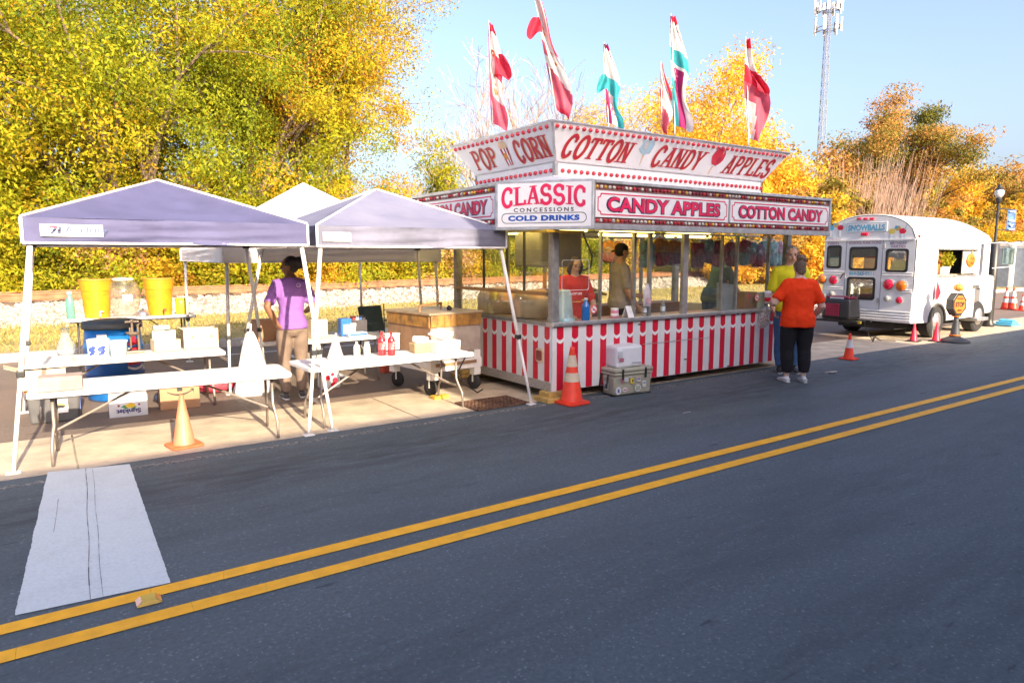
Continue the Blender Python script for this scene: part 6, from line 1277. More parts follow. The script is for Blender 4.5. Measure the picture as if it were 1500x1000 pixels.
# goods seen behind the rear panes
def inbus(p, s, m, nm): MB().box(p, s).build(nm, m, B, bevel=.02)
for h, m, s in ((rw[0], mat('turquoise box', (.10, .50, .58), .5), (.3, .34, .5)), (rw[1], mat('orange curtain', (.60, .12, .02), .7), (.2, .25, .6)), (rw[2], mat('yellow tub', (.62, .56, .12), .5), (.3, .34, .5)), (rw[3], mat('brown case', (.26, .09, .03), .6), (.2, .3, .6))):
    y_ = BY1-(h[0]+h[2])/2-(.08 if s[1] < .32 else 0); hh = h[3]-h[1]; inbus((BX0+.24, y_, BZ+h[1]+hh*s[2]/2), (.3, s[1], hh*s[2]), m, 'stored_box')
# door seam, ribs, mouldings, lamps
b = MB(); dl, dr_ = rp(1238, 400)[0], rp(1291, 400)[0]
for q in (dl, dr_): b.box((BX0-.004, BY1-q, (BZ+.15+ZE)/2), (.008, .012, ZE-BZ-.15))
b.build('door_seam', mat('seam grey', (.3, .31, .33), .5), rear)
for i in range(4): MB().tube([(BX0-.006, BY0+.01, BZ+.05+i*.055), (BX0-.006, BY1-.01, BZ+.05+i*.055)], .012, 6).build('bumper_rib', M_bus, rear)
for z_ in (1.36, 1.31, 1.02, .98):
    for y0, y1 in ((BY0+.02, BY1-dr_-.03), (BY1-dl+.03, BY1-.02)): MB().tube([(BX0-.004, y0, z_), (BX0-.004, y1, z_)], .011, 6).build('moulding', M_bus, rear)
MB().box((BX0-.012, (BY0+BY1)/2, ZE+.0), (.03, BY1-BY0-.02, .025)).build('cornice', M_bus, rear)
def lamp(px, py, r, m, nm='tail_lamp'):
    q = onX(px, py, BX0); o = MB().lathe((BX0-.001, q.y, q.z), [(r*1.12, 0), (r*1.12, .02), (r, .022)], 20, (-1, 0, 0)).build('lamp_bezel', M_alu, B); MB().lathe((BX0-.02, q.y, q.z), [(r, 0), (r*.9, .018), (r*.45, .03), (.002, .032)], 20, (-1, 0, 0)).build(nm, m, o, smooth=True)
mr, ma, mc = mat('red lens', (.72, .01, .06), .15, coat=.6), mat('amber lens', (.75, .16, .01), .15, coat=.6), mat('clear lens', (.35, .36, .36), .15, coat=.6)
for px, py, r, m in ((1204.5, 409, .095, ma), (1221, 410, .095, mr), (1302, 416.5, .105, mr), (1320.5, 418.5, .105, ma), (1218.5, 430, .06, mc), (1209, 433, .06, mc), (1299.5, 437, .06, mc), (1317.5, 439.5, .065, mr)): lamp(px, py, r, m)
for px in (1259, 1268.5, 1278): q = onX(px, 320.5, BX0); MB().box((BX0-.02, q.y, q.z), (.04, .085, .045)).build('clearance_lamp', mr, B, bevel=.01)
q = onX(1267, 343, BX0); MB().box((BX0-.02, q.y, q.z), (.04, .14, .06)).build('clearance_lamp', mr, B, bevel=.01)
for px, py in ((1296, 360), (1286.5, 439.5)): q = onX(px, py, BX0); MB().box((BX0-.012, q.y, q.z), (.03, .05, .1)).build('hinge', M_alu, B, bevel=.005)
q = onX(1237, 400, BX0); b = MB(); b.tube([(BX0, q.y, q.z), (BX0-.06, q.y, q.z-.02), (BX0-.07, q.y+.05, q.z-.12)], .014, 6); b.build('door_handle', M_rub, B)
# lettering on the rear
def rtext(txt, px0, px1, py, hpx, m, **k):
    a, c = onX(px0, py, BX0), onX(px1, py, BX0); h_ = abs(onX(px0, py-hpx/2, BX0).z-onX(px0, py+hpx/2, BX0).z); ctr = (a+c)/2; put_text(txt, (BX0, ctr.y, ctr.z), -Y, Z, a.y-c.y, h_, m, B, **k)
mlb = mat('bus lettering blue', (.13, .42, .62), .5); mlp = mat('bus lettering plum', (.42, .25, .36), .5)
q0, q1 = onX(1240, 333, BX0), onX(1300, 333, BX0); qc = (q0+q1)/2; MB().box((BX0-.006, qc.y, qc.z), (.012, q0.y-q1.y, .2)).build('sign_plate', M_sign, B, bevel=.004)
b = MB(); ring(b, rrect(q0.y-q1.y-.02, .18, .02), (BX0-.013, qc.y, qc.z), -Y, Z, .008); b.build('sign_border', mlb, B)
rtext('SNOWBALLS', 1243, 1297, 333.5, 9, mlb, bold=.05, off=.015)
rtext('SPORTING', 1211, 1232, 352, 3.6, mlp, bold=.03); rtext('EVENTS', 1213, 1229, 356.5, 3.6, mlp, bold=.03); rtext('SCHOOL FUNCTIONS', 1244, 1291, 355.5, 4.5, mlp, bold=.02); rtext('BIRTHDAY', 1304, 1329, 356, 4, mlp, bold=.03); rtext('PARTIES', 1306, 1327, 361, 4, mlp, bold=.03); rtext('864-265-0111', 1244, 1280, 400.5, 5.5, mlb, bold=.03)
def cups(px, py, cols):
    q = onX(px, py, BX0)
    for i, (dy, s) in enumerate(((.11, 0), (-.10, 1))):
        o_ = Vector((BX0-.004, q.y+dy, q.z)); icon(B, 'ice_cup_icon', [(mat('cup print', (.62, .70, .80), .5), [(-.06, .0), (-.045, -.17), (.045, -.17), (.06, .0)]), (cols[i], blob(0, .03, .065, .055)), (M_sign, [(-.02, -.02), (-.015, -.15), (.015, -.15), (.02, -.02)]), (mlb, [(.03, .06), (.07, .15), (.078, .147), (.04, .05)])], o_-X*.002*i, -Y, Z, .005, 1.05)
    icon(B, 'ice_cup_icon', [(mat('rainbow print', (.60, .35, .12), .5), blob(0, .09, .06, .05)), (mat('teal print', (.08, .42, .5), .5), blob(-.02, .11, .03, .03))], Vector((BX0-.003, q.y, q.z)), -Y, Z, .005, 1.)
cups(1225, 336, (mat('ice blue print', (.08, .42, .68), .5), mr)); cups(1315, 341, (mat('ice yellow print', (.72, .58, .12), .5), mr))
# near side with wheel arch, serving window, doorway
def sp(px, py): q = onY(px, py, BY0); return (q.x-BX0, q.z-BZ)
L_ = BX1-BX0; sw = (*[sp(1372, 404)[0]], sp(1400, 403)[1], sp(1431, 380)[0], sp(1400, 366)[1]); ZL = .62
dw = (sp(1424, 410)[0]+.02, ZL, sp(1436, 410)[0], sp(1430, 418)[1]); sw2 = (sp(1435.5, 380)[0], sp(1430, 404)[1], sp(1440, 380)[0], ZE-BZ-.06)
holed((BX0+.003, BY0, BZ), X, Z, L_, ZE-BZ, [(0, -1, L_, ZL), sw, dw, sw2], .05, 'side_wall', M_bus, B)
wx_ = 15.32-BX0; ar_ = [(wx_+.36*math.cos(R(a)), -.02+.36*math.sin(R(a))) for a in range(180, -1, -15)]; wx2 = 17.25-BX0
MB().prism([(0, 0)]+ar_+[(L_-.62, 0), (L_-.62, ZL), (0, ZL)], (BX0+.003, BY0+.0005, BZ), X, Z, -.05).build('side_skirt', M_bus, B)
b = MB(); P3 = [Vector((BX0+x_, BY0-.008, BZ+z_)) for x_, z_ in ar_]; b.tube(P3, .03, 6); b.build('wheel_arch', mat('arch black', (.05, .045, .04), .7), B)
holed((BX1, BY1, BZ), -X, Z, L_-.003, ZE-BZ, [(.4, .75, 1.2, 1.3), (1.5, .75, 2.3, 1.3)], .05, 'far_wall', M_bus, B)
# roof: arched, falling away to the front
b = MB()
def roof(u, v):
    xx = BX0+v*(L_+.02); fall = max(0, (v-.72)/.28)**2*.26; t = u; return Vector((xx, BY1+(BY0-BY1)*u, archz(u)-fall*math.sin(math.pi*u)**.5))
b.grid(roof, 24, 20); o = b.build('roof', M_bus, B, smooth=True); s_ = o.modifiers.new('s', 'SOLIDIFY'); s_.thickness = .03; s_.offset = 0
MB().tube([(BX0, BY0-.006, ZE), (BX1, BY0-.006, ZE)], .012, 6).build('drip_rail', M_bus, B); q = onY(1347, 346, BY0-.01); MB().box(q, (.05, .02, .05)).build('side_marker', mr, B)
MB().span((BX0+.05, BY0+.06, BZ-.02), (BX1-.05, BY1-.06, BZ+.02)).build('floor', M_dark, B); MB().span((BX0+.1, BY0+.35, .2), (BX1, BY1-.35, .34)).build('chassis', M_dark, B)
# service counter, window frame, door frame, menu board
b = MB(); x0, z0_, x1, z1_ = sw; b.span((BX0+x0-.04, BY0-.02, BZ+z0_-.04), (BX0+x1+.04, BY0+.01, BZ+z0_)); b.span((BX0+x0-.04, BY0-.02, BZ+z1_), (BX0+x1+.04, BY0+.01, BZ+z1_+.04)); b.build('serving_frame', M_alu, B)
MB().span((BX0+sw[0], BY0+.06, BZ+sw[1]-.1), (BX0+sw[2]-.1, BY0+.6, BZ+sw[1]+.02)).build('inner_counter', mat('cabinet tan', (.4, .3, .19), .5), B)
MB().span((BX0+sw[2]-.75, BY0-.03, BZ+sw[1]+.03), (BX0+sw[2]-.06, BY0-.012, BZ+sw[3]-.03)).build('menu_board', mat('cream board', (.72, .66, .52), .6), B)
MB().span((BX0+sw2[0]-.03, BY0-.02, BZ+sw2[1]-.1), (BX0+sw2[2]+.1, BY0+.0, BZ+sw2[1])).build('door_rail', M_bus, B); MB().span((BX0+dw[0], BY0+.06, BZ+.02), (BX0+dw[2]+.2, BY0+.08, BZ+dw[3])).build('door_leaf', mat('door grey', (.16, .15, .15), .4), B)
MB().span((BX0+L_-.62, BY0-.10, BZ-.10), (BX0+L_-.05, BY0+.25, BZ-.03)).build('step', M_alu, B, bevel=.01)
MB().span((BX0+L_-1.0, BY0-.012, BZ+.12), (BX0+L_-.72, BY0-.004, BZ+.42)).build('side_vent', mat('vent grey', (.42, .42, .44), .5), B)
MB().span((BX1, BY0+.15, BZ), (BX1+.8, BY1-.15, 1.25)).build('hood', M_bus, B, bevel=.08); ws = MB(); ws.span((BX1-.01, BY0+.1, 1.28), (BX1+.01, BY1-.1, 2.05)); ws.build('windshield', mat('dark pane', (.03, .035, .04), .08), B)
def wheel(x_, y_):
    t_ = MB().lathe((x_, y_, .345), [(.19, 0), (.31, .0), (.345, .03), (.345, .21), (.31, .24), (.19, .24)], 30, (0, 1, 0)).build('tyre', MATS['tyre rubber'], B, smooth=False); MB().lathe((x_, y_+.01, .345), [(.19, -.012), (.17, .03), (.10, .02), (.09, -.02), (.03, -.025)], 24, (0, 1, 0)).build('rim', M_alu, t_, smooth=True)
    for k in range(6): a = k*1.047; MB().cyl((x_+.125*math.cos(a), y_+.03, .345+.125*math.sin(a)), (x_+.125*math.cos(a), y_-.005, .345+.125*math.sin(a)), .014, n=8).build('lug', M_alud, t_)
wheel(15.32, BY0+.0); wheel(15.32, BY1-.24); wheel(17.35, BY0+.02); wheel(17.35, BY1-.26)
b = MB(); b.tube([(BX1-.2, BY0, 1.98), (BX1+.2, BY0-.25, 1.98), (BX1+.28, BY0-.28, 1.9), (BX1+.28, BY0-.28, 1.45), (BX1+.05, BY0-.05, 1.42)], .012, 6); b.build('mirror_arm', M_alu, B); MB().span((BX1+.2, BY0-.4, 1.5), (BX1+.24, BY0-.16, 1.88)).build('mirror', mat('mirror glass', (.25, .35, .36), .1, metal=.6), B, bevel=.02)
# things seen in the serving window
p = Vector((BX0+sw[0]+.25, BY0+.2, BZ+sw[1]+.02)); t = thing('orange_pot', 'orange pot of flowers at the left of the bus serving window', 'plant', p); MB().lathe(p, [(.1, 0), (.13, .22)], 14).build('pot', mat('orange pot', (.65, .14, .02), .5), t); P = [tuple(p+Vector((random.uniform(-.1, .1), random.uniform(-.1, .1), random.uniform(.25, .5)))) for i in range(30)]
link('leaves', leaf_mesh('leaves', [tuple(Vector(q)-p) for q in P], [.05]*30, BR, 12, .8, .07, .04, 5), t)
p = Vector((BX0+sw[0]+.75, BY0+.2, BZ+sw[1]+.02)); t = thing('potted_plant', 'green plant in two white pots in the bus serving window', 'plant', p)
for dx in (-.09, .1): MB().lathe(p+X*dx, [(.06, 0), (.08, .16)], 12).build('pot', M_sign, t)
link('leaves', leaf_mesh('leaves', [(random.uniform(-.2, .2), random.uniform(-.1, .1), random.uniform(.18, .48)) for i in range(50)], [.06]*50, GRN, 14, .8, .08, .045, 6), t)
# pumpkin decoration on the menu board
p = Vector((BX0+sw[2]-.4, BY0-.045, BZ+sw[3]-.22)); t = thing('pumpkin_cutout', 'smiling orange pumpkin decoration hung on the bus menu board', 'decoration', p); b = MB(); b.sphere(p, (.20, .03, .15), 18, 9); b.build('pumpkin', mat('pumpkin orange', (.68, .14, .01), .6), t, smooth=True); b = MB(); b.tube([p+Z*.13, p+Vector((.05, 0, .22))], [.022, .012], 6); b.build('stem', mat('stem brown', (.2, .12, .05), .8), t)
fc = MB()
for P in ([(-.09, .03), (-.04, .03), (-.065, .075)], [(.03, .03), (.08, .03), (.055, .075)], [(-.015, .0), (.015, 0), (0, .025)], [(-.1, -.03), (0, -.085), (.1, -.03), (.06, -.04), (0, -.06), (-.06, -.04)]): fc.add([p+Vector((a, -.034, c)) for a, c in P], [tuple(range(len(P)))])
fc.build('carved_face', M_black, t)
# generator on the hitch carrier behind the bus
gq = G(1232, 482); gx = 13.62; gc = Vector((gx, onX(1232, 455, gx).y, 0)); t = thing('portable_generator', 'black and maroon portable generator on the carrier behind the bus', 'generator', gc)
MB().box(gc+Z*.62, (.46, .62, .42), taper=.9).build('housing', mat('generator black', (.03, .03, .033), .45), t, bevel=.05); MB().box(gc+Vector((-.225, .06, .60)), (.03, .30, .26)).build('control_panel', mat('maroon panel', (.30, .01, .05), .4), t, bevel=.02); MB().box(gc+Vector((0, .0, .85)), (.34, .50, .05)).build('top_cover', mat('maroon cover', (.22, .015, .05), .4), t, bevel=.02); b = MB(); b.tube([gc+Vector((-.1, -.25, .84)), gc+Vector((-.1, -.25, .92)), gc+Vector((.1, -.25, .92)), gc+Vector((.1, -.25, .84))], .015, 6); b.build('handle', M_blkp, t)
b = MB(); plate(b, gc+Vector((-.17, 0, .84)), -Y, (.3, 0, .95), .3, .03, .01); b.build('name_strip', M_grey, t)
p = gc; t = thing('hitch_carrier', 'black steel hitch carrier under the generator', 'carrier', p); b = MB()
for s in (-1, 1): b.span((gx+s*.26-.02, p.y-.5, .36), (gx+s*.26+.02, p.y+.42, .40))
for k in range(4): b.span((gx-.26, p.y-.4+k*.25, .365), (gx+.26, p.y-.36+k*.25, .395))
b.span((gx+.2, p.y-.04, .3), (BX0+.3, p.y+.04, .36)); b.build('rack', M_blkp, t); b = MB(); b.tube([(gx-.1, p.y-.55, .38), (gx-.05, p.y-.6, .2), (gx-.1, p.y-.75, .02)], .008, 6); b.build('cord', M_blkp, t); MB().box((gx-.22, p.y-.5, .38), (.05, .1, .05)).build('marker', mat('yellow marker', (.6, .45, .06), .5), t)
b = MB(); pts = [Vector((gx-.1, gc.y-.75, .012))]+[G(x_, y_, .012) for x_, y_ in ((1282, 493), (1290, 498), (1312, 499))]; b.tube(pts, .01, 6); b.build('power_cord', M_blkp, None, label='black power cord lying between generator and pink cone', cat='cord')
# ------------------------------------------------------------------ street lamp, toilets, mast, pole
p = Vector((18.87, 7.11, 0)); t = thing('street_lamp', 'black street lamp post with blue banner beyond the bus', 'street lamp', p); M_lp = mat('lamp post black', (.025, .025, .027), .45)
MB().lathe(p, [(.13, 0), (.14, .05), (.10, .12), (.10, .2), (.10, 1.0), (.095, 1.98), (.03, 2.03), (.026, 2.98)], 14).build('post', M_lp, t, smooth=True); MB().lathe(p, [(.03, 2.93), (.06, 2.98), (.07, 3.03), (.05, 3.06)], 12).build('lamp_collar', M_lp, t)
MB().lathe(p, [(.05, 3.06), (.095, 3.13), (.1, 3.2), (.07, 3.27), (.03, 3.3)], 14).build('lamp_globe', mat('frosted globe', (.62, .62, .6), .3), t, smooth=True); MB().lathe(p, [(.1, 3.25), (.05, 3.31), (.015, 3.38)], 12).build('lamp_cap', M_lp, t)
q0, q1 = onY(1469, 306, 7.1), onY(1487, 338, 7.1); bc = Vector(((q0.x+q1.x)/2+.05, 7.08, (q0.z+q1.z)/2)); bw, bh = .44, q0.z-q1.z
b = MB(); b.grid(lambda u, v: bc+Vector(((u-.5)*bw, .02*math.sin(u*5), (v-.5)*bh)), 6, 6); o = b.build('banner', mat('banner blue', (.025, .07, .21), .6, scale=4, col2=(.10, .19, .34)), t); o.modifiers.new('s', 'SOLIDIFY').thickness = .004
b = MB(); [plate(b, bc+Vector((0, -.03, dz)), X, Z, w__, .03) for dz, w__ in ((.2, .3), (-.02, .34), (-.22, .3))]; b.add([bc+Vector((x_, -.03, z_)) for x_, z_ in ((-.14, -.08), (0, -.17), (.14, -.08), (0, -.12))], [(0, 1, 2, 3)]); b.build('banner_print', mat('banner print', (.55, .60, .66), .6), t)
for dz in (bh/2, -bh/2): MB().tube([Vector((p.x, p.y, bc.z+dz)), Vector((bc.x+bw/2, 7.08, bc.z+dz))], .012, 6).build('banner_arm', M_lp, t)
for i, (px, lb) in enumerate(((1461, 'grey portable toilet partly hidden by the lamp post'), (1486, 'grey portable toilet at the right edge of the picture'))):
    c = Vector((35.2+.12*i, 12.9-1.15*i*1.0, 0)); c = onY(px+3, 400, 15.2-.5*i); c.z = 0; c.y = 15.2-.5*i
    t = thing('portable_toilet', lb, 'toilet cabin', c, R(8), scale=1.1); mg = mat('toilet grey', (.52, .52, .52), .5); md = mat('toilet dark', (.16, .19, .24), .5)
    MB().span((-.55, -.55, .08), (.55, .55, 1.98)).build('cabin', mg, t, world=False, bevel=.03); MB().span((-.56, -.48, .12), (-.545, .48, 1.9)).build('door', md, t, world=False, bevel=.01)
    MB().prism([(-.58, 0), (.58, 0), (.5, .1), (0, .22), (-.5, .1)], (.58, 0, 1.98), Y, Z, -1.16).build('roof', mg, t, world=False); MB().span((-.62, -.58, 0), (.62, .58, .08)).build('skid', md, t, world=False)
    for k in range(3): MB().span((-.35+.3*k, -.565, .2), (-.25+.3*k, -.548, 1.85)).build('rib', mg, t, world=False)
    MB().span((-.03, -.12, 2.18), (.09, .12, 2.24)).build('vent', M_blkp, t, world=False)
# lattice radio mast
D = 118.; q = onY(1209, 100, 62); mb0 = Vector((q.x, 62, 0)); mtop = onY(1212, 2, 62).z; hw = .72
t = thing('radio_mast', 'tall lattice phone mast with antenna panels rising behind the trees', 'mast', mb0); M_gal = mat('galvanised steel', (.22, .22, .23), .5, metal=.2)
cs = [Vector((math.cos(R(90+120*k)), math.sin(R(90+120*k)), 0)) for k in range(3)]
def lp(k, z): return mb0+cs[k]*(hw*(1-.42*z/mtop))+Z*z
for k in range(3): MB().tube([lp(k, 0), lp(k, mtop)], [.075, .055], 5).build('mast_leg', M_gal, t)
b = MB(); n = 30
for i in range(n):
    z_, zz = i*mtop/n, (i+1)*mtop/n
    for k in range(3): b.tube([lp(k, z_), lp((k+1) % 3, zz)], .028, 3, cap=False); b.tube([lp((k+1) % 3, z_), lp(k, zz)], .028, 3, cap=False); b.tube([lp(k, zz), lp((k+1) % 3, zz)], .026, 3, cap=False)
b.build('lattice', M_gal, t)
b = MB(); b.tube([mb0+Z*2, mb0+Z*mtop], .05, 6); b.build('cable_run', mat('cable grey', (.24, .22, .2), .7), t)
for lev, n in ((mtop-.6, 9), (mtop-3.4, 7)):
    for k in range(n):
        a = 6.283*k/n+lev; r = 1.9; pp = mb0+Vector((math.cos(a)*r, math.sin(a)*r, lev)); MB().box(pp, (.36, .2, 2.0), Euler((0, 0, a+1.57)).to_matrix()).build('antenna_panel', M_sign, t); MB().box(pp-Vector((math.cos(a)*.25, math.sin(a)*.25, .3)), (.3, .3, .6)).build('radio_unit', M_gal, t)
    b = MB(); b.tube([mb0+Vector((math.cos(6.283*k/18)*1.65, math.sin(6.283*k/18)*1.65, lev-.4)) for k in range(19)], .06, 4)
    for k in range(3): b.tube([mb0+Z*(lev-.4), mb0+cs[k]*1.65+Z*(lev-.4)], .06, 4)
    b.build('platform', M_gal, t)
p = onY(1329, 300, 30); p.z = 0; t = thing('utility_pole', 'thin weathered pole in front of the russet tree', 'pole', p); hh_ = onY(1329, 248, 30).z; MB().tube([p, p+Z*hh_], [.16, .11], 8).build('pole', mat('weathered wood', (.40, .34, .28), .85), t); MB().lathe(p, [(.13, hh_), (.05, hh_+.06)], 8).build('pole_cap', M_gal, t)
# ------------------------------------------------------------------ cones, coolers, small street things
def cone(label, p, h, m, bands, base=None, grp='traffic cones', bm=None):
    t = thing('traffic_cone', label, 'traffic cone', p, random.uniform(0, .3), grp); r = .19*h; s = .36*h if base is None else base; th = .035*h+.005
    MB().prism(rrect(2*s*.72, 2*s*.72, s*.22), (0, 0, .004), X, Y, th).build('base', bm or m, t, world=False, bevel=.006)
    MB().lathe((0, 0, 0), [(r*1.08, th), (r*1.03, th+.02*h), (r*.22, h*.965), (r*.2, h), (r*.13, h), (r*.13, h*.97)], 24).build('cone_body', m, t, world=False, smooth=False)
    for z0, z1, mm in bands:
        def rr_(z): return r*1.03+(r*.22-r*1.03)*(z-th/h-.02)/(.965-th/h-.02)
        MB().lathe((0, 0, 0), [(rr_(z0)+.0025, z0*h), (rr_(z1)+.0025, z1*h)], 24, closed=False).build('reflective_band', mm, t, world=False, smooth=True)
    for o in t.children: o.data.polygons.foreach_set('use_smooth', [len(p_.vertices) == 4 and o.name.startswith('cone') for p_ in o.data.polygons])
    return t
M_co = mat('cone orange red', (.80, .045, .014), .45, var=.08, dirt=.08); M_cf = mat('faded cone orange', (.64, .215, .115), .5, var=.12, scale=5); M_cfb = mat('faded base orange', (.62, .17, .06), .55); M_cp = mat('cone neon pink red', (.78, .02, .06), .45)
M_band = mat('reflective white', (.62, .63, .65), .35, dirt=.2); M_bandc = mat('reflective cream', (.62, .52, .38), .4, dirt=.25)
cone('small faded plain orange cone in front of the blue tent', G(270, 653), .47, M_cf, [], .19, bm=M_cfb)
cone('tall orange cone with two pale bands against the striped trailer front', Vector((4.99, 6.05, 0)), .66, M_co, [(.66, .86, M_bandc), (.40, .555, M_bandc)], .23)
cone('orange cone with one white band near the rear of the bus', G(1243, 526), .43, M_co, [(.45, .76, M_band)], .18)
cone('plain neon red cone left of its twin beside the bus wheel', G(1338, 500), .36, M_cp, [], .17, bm=M_blkp)
cone('plain neon red cone next to the stop sign stand', G(1371, 500), .38, M_cp, [], .17, bm=M_blkp)
for px, py, lb in ((1473, 453, 'leftmost far orange cone with two white bands beyond the bus'), (1483, 453.5, 'middle far orange cone with two white bands beyond the bus'), (1497, 455, 'rightmost far orange cone with white band at the picture edge')):
    cone(lb, G(px, py), .70 if px < 1490 else .52, M_co, [(.6, .85, M_band), (.32, .5, M_band)], .2)
# stop-here stand with a little pumpkin
p = G(1398, 501); t = thing('stop_stand', 'stand with black and orange stop-here octagon and a small pumpkin on top', 'sign stand', p); m_o = mat('stop orange', (.60, .17, .015), .5)
MB().lathe(p, [(.27, .0), (.27, .03), (.20, .07), (.10, .11), (.09, .13)], 26).build('base', mat('stand rubber', (.04, .045, .055), .6), t, smooth=True); MB().lathe(p, [(.10, .12), (.085, .15), (.05, .42), (.045, .50)], 18).build('post', MATS['stand rubber'], t, smooth=True)
for zz in (.135, .505): MB().lathe(p, [(.105 if zz < .3 else .08, zz), (.105 if zz < .3 else .08, zz+.02)], 18).build('orange_ring', m_o, t)
dn = Vector((-.3, -.95, 0)).normalized(); du = Z.cross(dn).normalized()*1; pc = p+Z*.75; oc = [(.185*math.cos(R(22.5+45*k)), .24*math.sin(R(22.5+45*k))) for k in range(8)]
sg = MB().prism(oc, pc-dn*.11, du, Z, .16).build('sign_body', M_blkp, t, bevel=.012); o8 = [(a*.78, c*.78) for a, c in oc]; MB().prism(o8, pc+dn*.05, du, Z, .004).build('sign_face', m_o, sg)
put_text('STOP', pc+Z*.0, du, Z, .22, .10, M_black, sg, off=.058, bold=.04); put_text('PLEASE', pc+Z*.115, du, Z, .14, .035, M_black, sg, off=.058, bold=.02); put_text('HERE', pc-Z*.115, du, Z, .12, .04, M_black, sg, off=.058, bold=.02)
q = p+Z*1.02; t2 = thing('small_pumpkin', 'little orange pumpkin sitting on top of the stop stand', 'pumpkin', p+Z*1.0); b = MB(); n, mm = 24, 10
b.grid(lambda u, v: q+Z*.06+Vector((math.cos(6.2832*u)*.095*math.sin(math.pi*v)*(1+.07*math.cos(6.2832*u*8)), math.sin(6.2832*u)*.095*math.sin(math.pi*v)*(1+.07*math.cos(6.2832*u*8)), -.075*math.cos(math.pi*v))), n, mm); b.build('pumpkin', mat('pale pumpkin', (.72, .32, .06), .5), t2, smooth=True); MB().tube([q+Z*.12, q+Vector((.02, 0, .17))], [.014, .009], 6).build('stem', mat('stem brown', (.2, .12, .05), .8), t2)
p = G(1390, 501); t = thing('pennant', 'small folded red and white pennant beside the stop stand', 'pennant', p+Vector((.3, .45, .0))); p = p+Vector((.3, .45, 0)); MB().tube([p, p+Z*1.22], .008, 6).build('stick', M_alud, t); b = MB(); b.add([p+Vector((0, 0, .8)), p+Vector((.02, -.01, 1.2)), p+Vector((.12, -.05, .95)), p+Vector((.06, -.03, .82))], [(0, 1, 2, 3)]); o = b.build('cloth', mat('flag red', (.62, .03, .07), .8, trans=.45), t); o.modifiers.new('s', 'SOLIDIFY').thickness = .004
# coolers
cA, cC, cB = G(876, 571), G(900, 582), G(955, 575); fx_ = (cB-cC); Lc = fx_.length; fx_.normalize(); sx_ = Vector((-fx_.y, fx_.x, 0)); Wc = .27; cz = math.atan2(fx_.y, fx_.x)
t = thing('sage_cooler', 'grey-green hard cooler covered in stickers on the road edge', 'cooler', cC, cz); M_sage = mat('sage plastic', (.36, .35, .27), .55, var=.06, bump=.15, bscale=160); hC = .34
MB().box((Lc/2, Wc/2, hC*.36+.01), (Lc-.03, Wc-.03, hC*.72), taper=1.05).build('cooler_body', M_sage, t, world=False, bevel=.025); MB().box((Lc/2, Wc/2, hC*.80), (Lc+.01, Wc+.01, hC*.10)).build('body_rim', M_sage, t, world=False, bevel=.012); MB().box((Lc/2, Wc/2, hC*.93), (Lc+.02, Wc+.02, hC*.145)).build('lid', M_sage, t, world=False, bevel=.02)
for xx in (.2, .8): MB().box((Lc*xx, -.012, hC*.80), (.022, .022, .13)).build('latch', M_blkp, t, world=False, bevel=.006)
for xx, zz in ((.02, .06), (Lc-.02, .06)): MB().box((xx, .05, .006), (.04, .05, .012)).build('foot', M_blkp, t, world=False)
ha = MB(); ha.tube([(-.012, .12, .26), (-.03, .12, .10), (-.03, .26, .10), (-.012, .26, .26)], .012, 6); ha.build('end_handle', M_blkp, t, world=False)
def stick(x_, z_, w_, h_, m, rnd=True, off=-.004, txt=None):
    b = MB(); (disc(b, (x_, off, z_), X, Z, w_/2, h_/2, 18) if rnd else plate(b, (x_, off, z_), X, Z, w_, h_)); s_ = b.build('sticker', m, t, world=False); s_.parent = t
    if txt:
        for m2, a, c, w2, h2 in txt: b = MB(); plate(b, (x_+a, off-.002, z_+c), X, Z, w2, h2); b.build('sticker_print', m2, s_, world=False)
m_sw = mat('sticker white', (.68, .69, .70), .4); m_sb = mat('sticker blue', (.08, .14, .36), .4); m_sr = mat('sticker rose', (.5, .16, .22), .4); m_sy = mat('sticker yellow', (.72, .50, .02), .4); m_sg = mat('sticker grey green', (.36, .42, .28), .4)
stick(.06, .075, .085, .10, m_sw, True, -.001, [(m_sb, 0, .0, .03, .04), (m_sb, .01, -.02, .02, .01)]); stick(.16, .08, .075, .055, m_sw, True, -.001, [(m_sr, 0, 0, .05, .018)]); stick(.36, .085, .095, .09, m_sw, True, -.001, [(m_sg, 0, .0, .06, .05), (m_sw, .0, .0, .02, .02)]); stick(.26, .185, .05, .07, m_sy, False, -.012, [(M_black, .008, .0, .02, .03)]); stick(.36, .195, .06, .05, m_sw, False, -.012, [(m_sb, 0, .0, .05, .014), (m_sr, 0, .016, .05, .01)]); stick(.455, .13, .055, .075, m_sw, False, -.008, [(m_sb, 0, .012, .035, .018), (M_grey, 0, -.02, .035, .012)]); stick(.17, .205, .06, .045, m_sw, False, -.013, [(M_grey, 0, 0, .05, .02)]); stick(.115, .20, .03, .06, m_sr, False, -.013); stick(.23, .235, .05, .016, M_grey, False, -.0145)
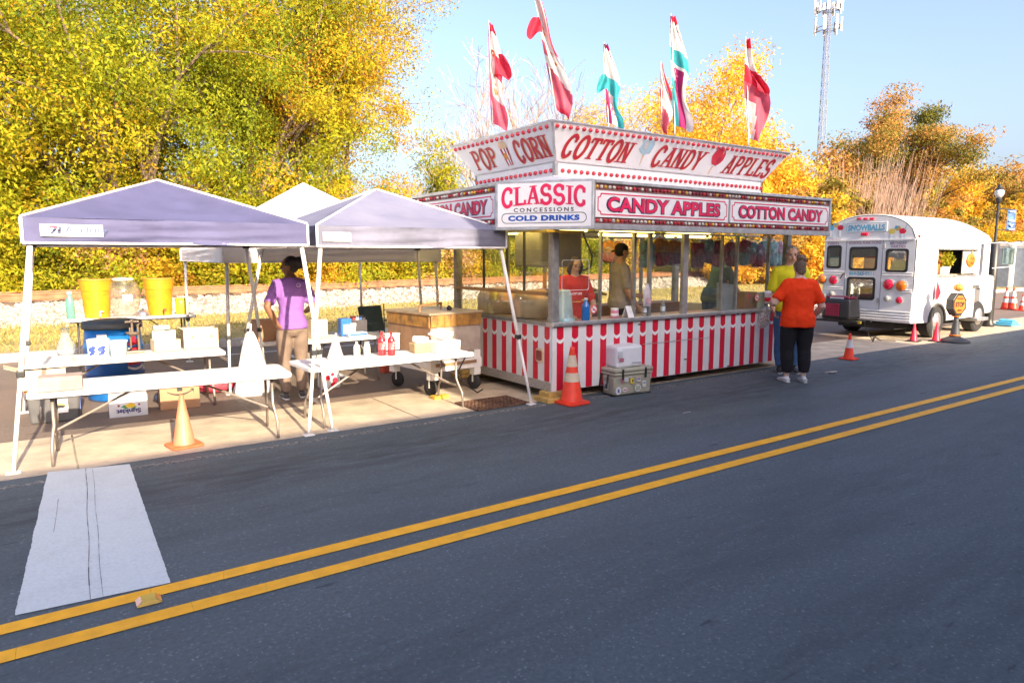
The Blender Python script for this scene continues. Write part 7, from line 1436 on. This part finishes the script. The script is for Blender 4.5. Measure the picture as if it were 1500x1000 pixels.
b = MB(); plate(b, (-.004, .16, .12), -Y, Z, .09, .11); s_ = b.build('sticker', m_sw, t, world=False); b = MB(); plate(b, (-.0055, .16, .12), -Y, Z, .05, .03); b.build('sticker_print', m_sb, s_, world=False)
t = thing('white_cooler', 'white hard cooler lying on its side on top of the grey-green one', 'cooler', cC+fx_*.27+sx_*.2+Z*(hC*1.005), cz); wl, wd_, wh = .40, .30, .265; M_wc = mat('cooler white', (.68, .70, .73), .4, var=.03)
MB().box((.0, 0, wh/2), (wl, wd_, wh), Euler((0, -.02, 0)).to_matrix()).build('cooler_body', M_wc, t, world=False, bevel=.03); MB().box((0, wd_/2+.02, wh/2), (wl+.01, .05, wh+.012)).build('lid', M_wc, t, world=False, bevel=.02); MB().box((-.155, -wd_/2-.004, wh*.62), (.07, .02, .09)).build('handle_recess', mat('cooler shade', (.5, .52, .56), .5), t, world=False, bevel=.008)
MB().box((.10, -wd_/2-.004, .055), (.14, .014, .014)).build('drain_ridge', MATS['cooler shade'], t, world=False, bevel=.004); b = MB(); plate(b, (-.14, -wd_/2-.012, .10), X, Z, .07, .045); b.build('sticker', M_sr if False else m_sr, t, world=False)
# litter, tarp
p = G(1218, 547); t = thing('paper_scrap', 'crumpled scrap of paper on the road behind the woman in orange', 'litter', p); b = MB(); b.grid(lambda u, v: p+Vector(((u-.5)*.16+.05*math.sin(v*4), (v-.5)*.07, .012+.018*abs(math.sin(u*7+v*3)))), 8, 4); o = b.build('paper', mat('dirty paper', (.44, .41, .38), .8), t); o.modifiers.new('s', 'SOLIDIFY').thickness = .002
p = G(1007, 605); t = thing('straw_scrap', 'thin pale straw scrap lying on the road in front of the trailer', 'litter', p); MB().tube([p+Vector((-.06, .01, .008)), p+Vector((.0, 0, .012)), p+Vector((.06, .012, .008))], .004, 5).build('straw', MATS['dirty paper'], t)
p = G(1475, 477); t = thing('folded_tarp', 'folded light blue tarp on the gutter beyond the bus', 'tarp', p); m_tp = mat('tarp blue', (.10, .42, .62), .5)
for i in range(3): MB().box(p+Vector((.02*i, .01*i, .03+.05*i)), (.55-.06*i, .4-.05*i, .048), Euler((.02*i, .03, .1*i)).to_matrix()).build('fold', m_tp, t, bevel=.018)
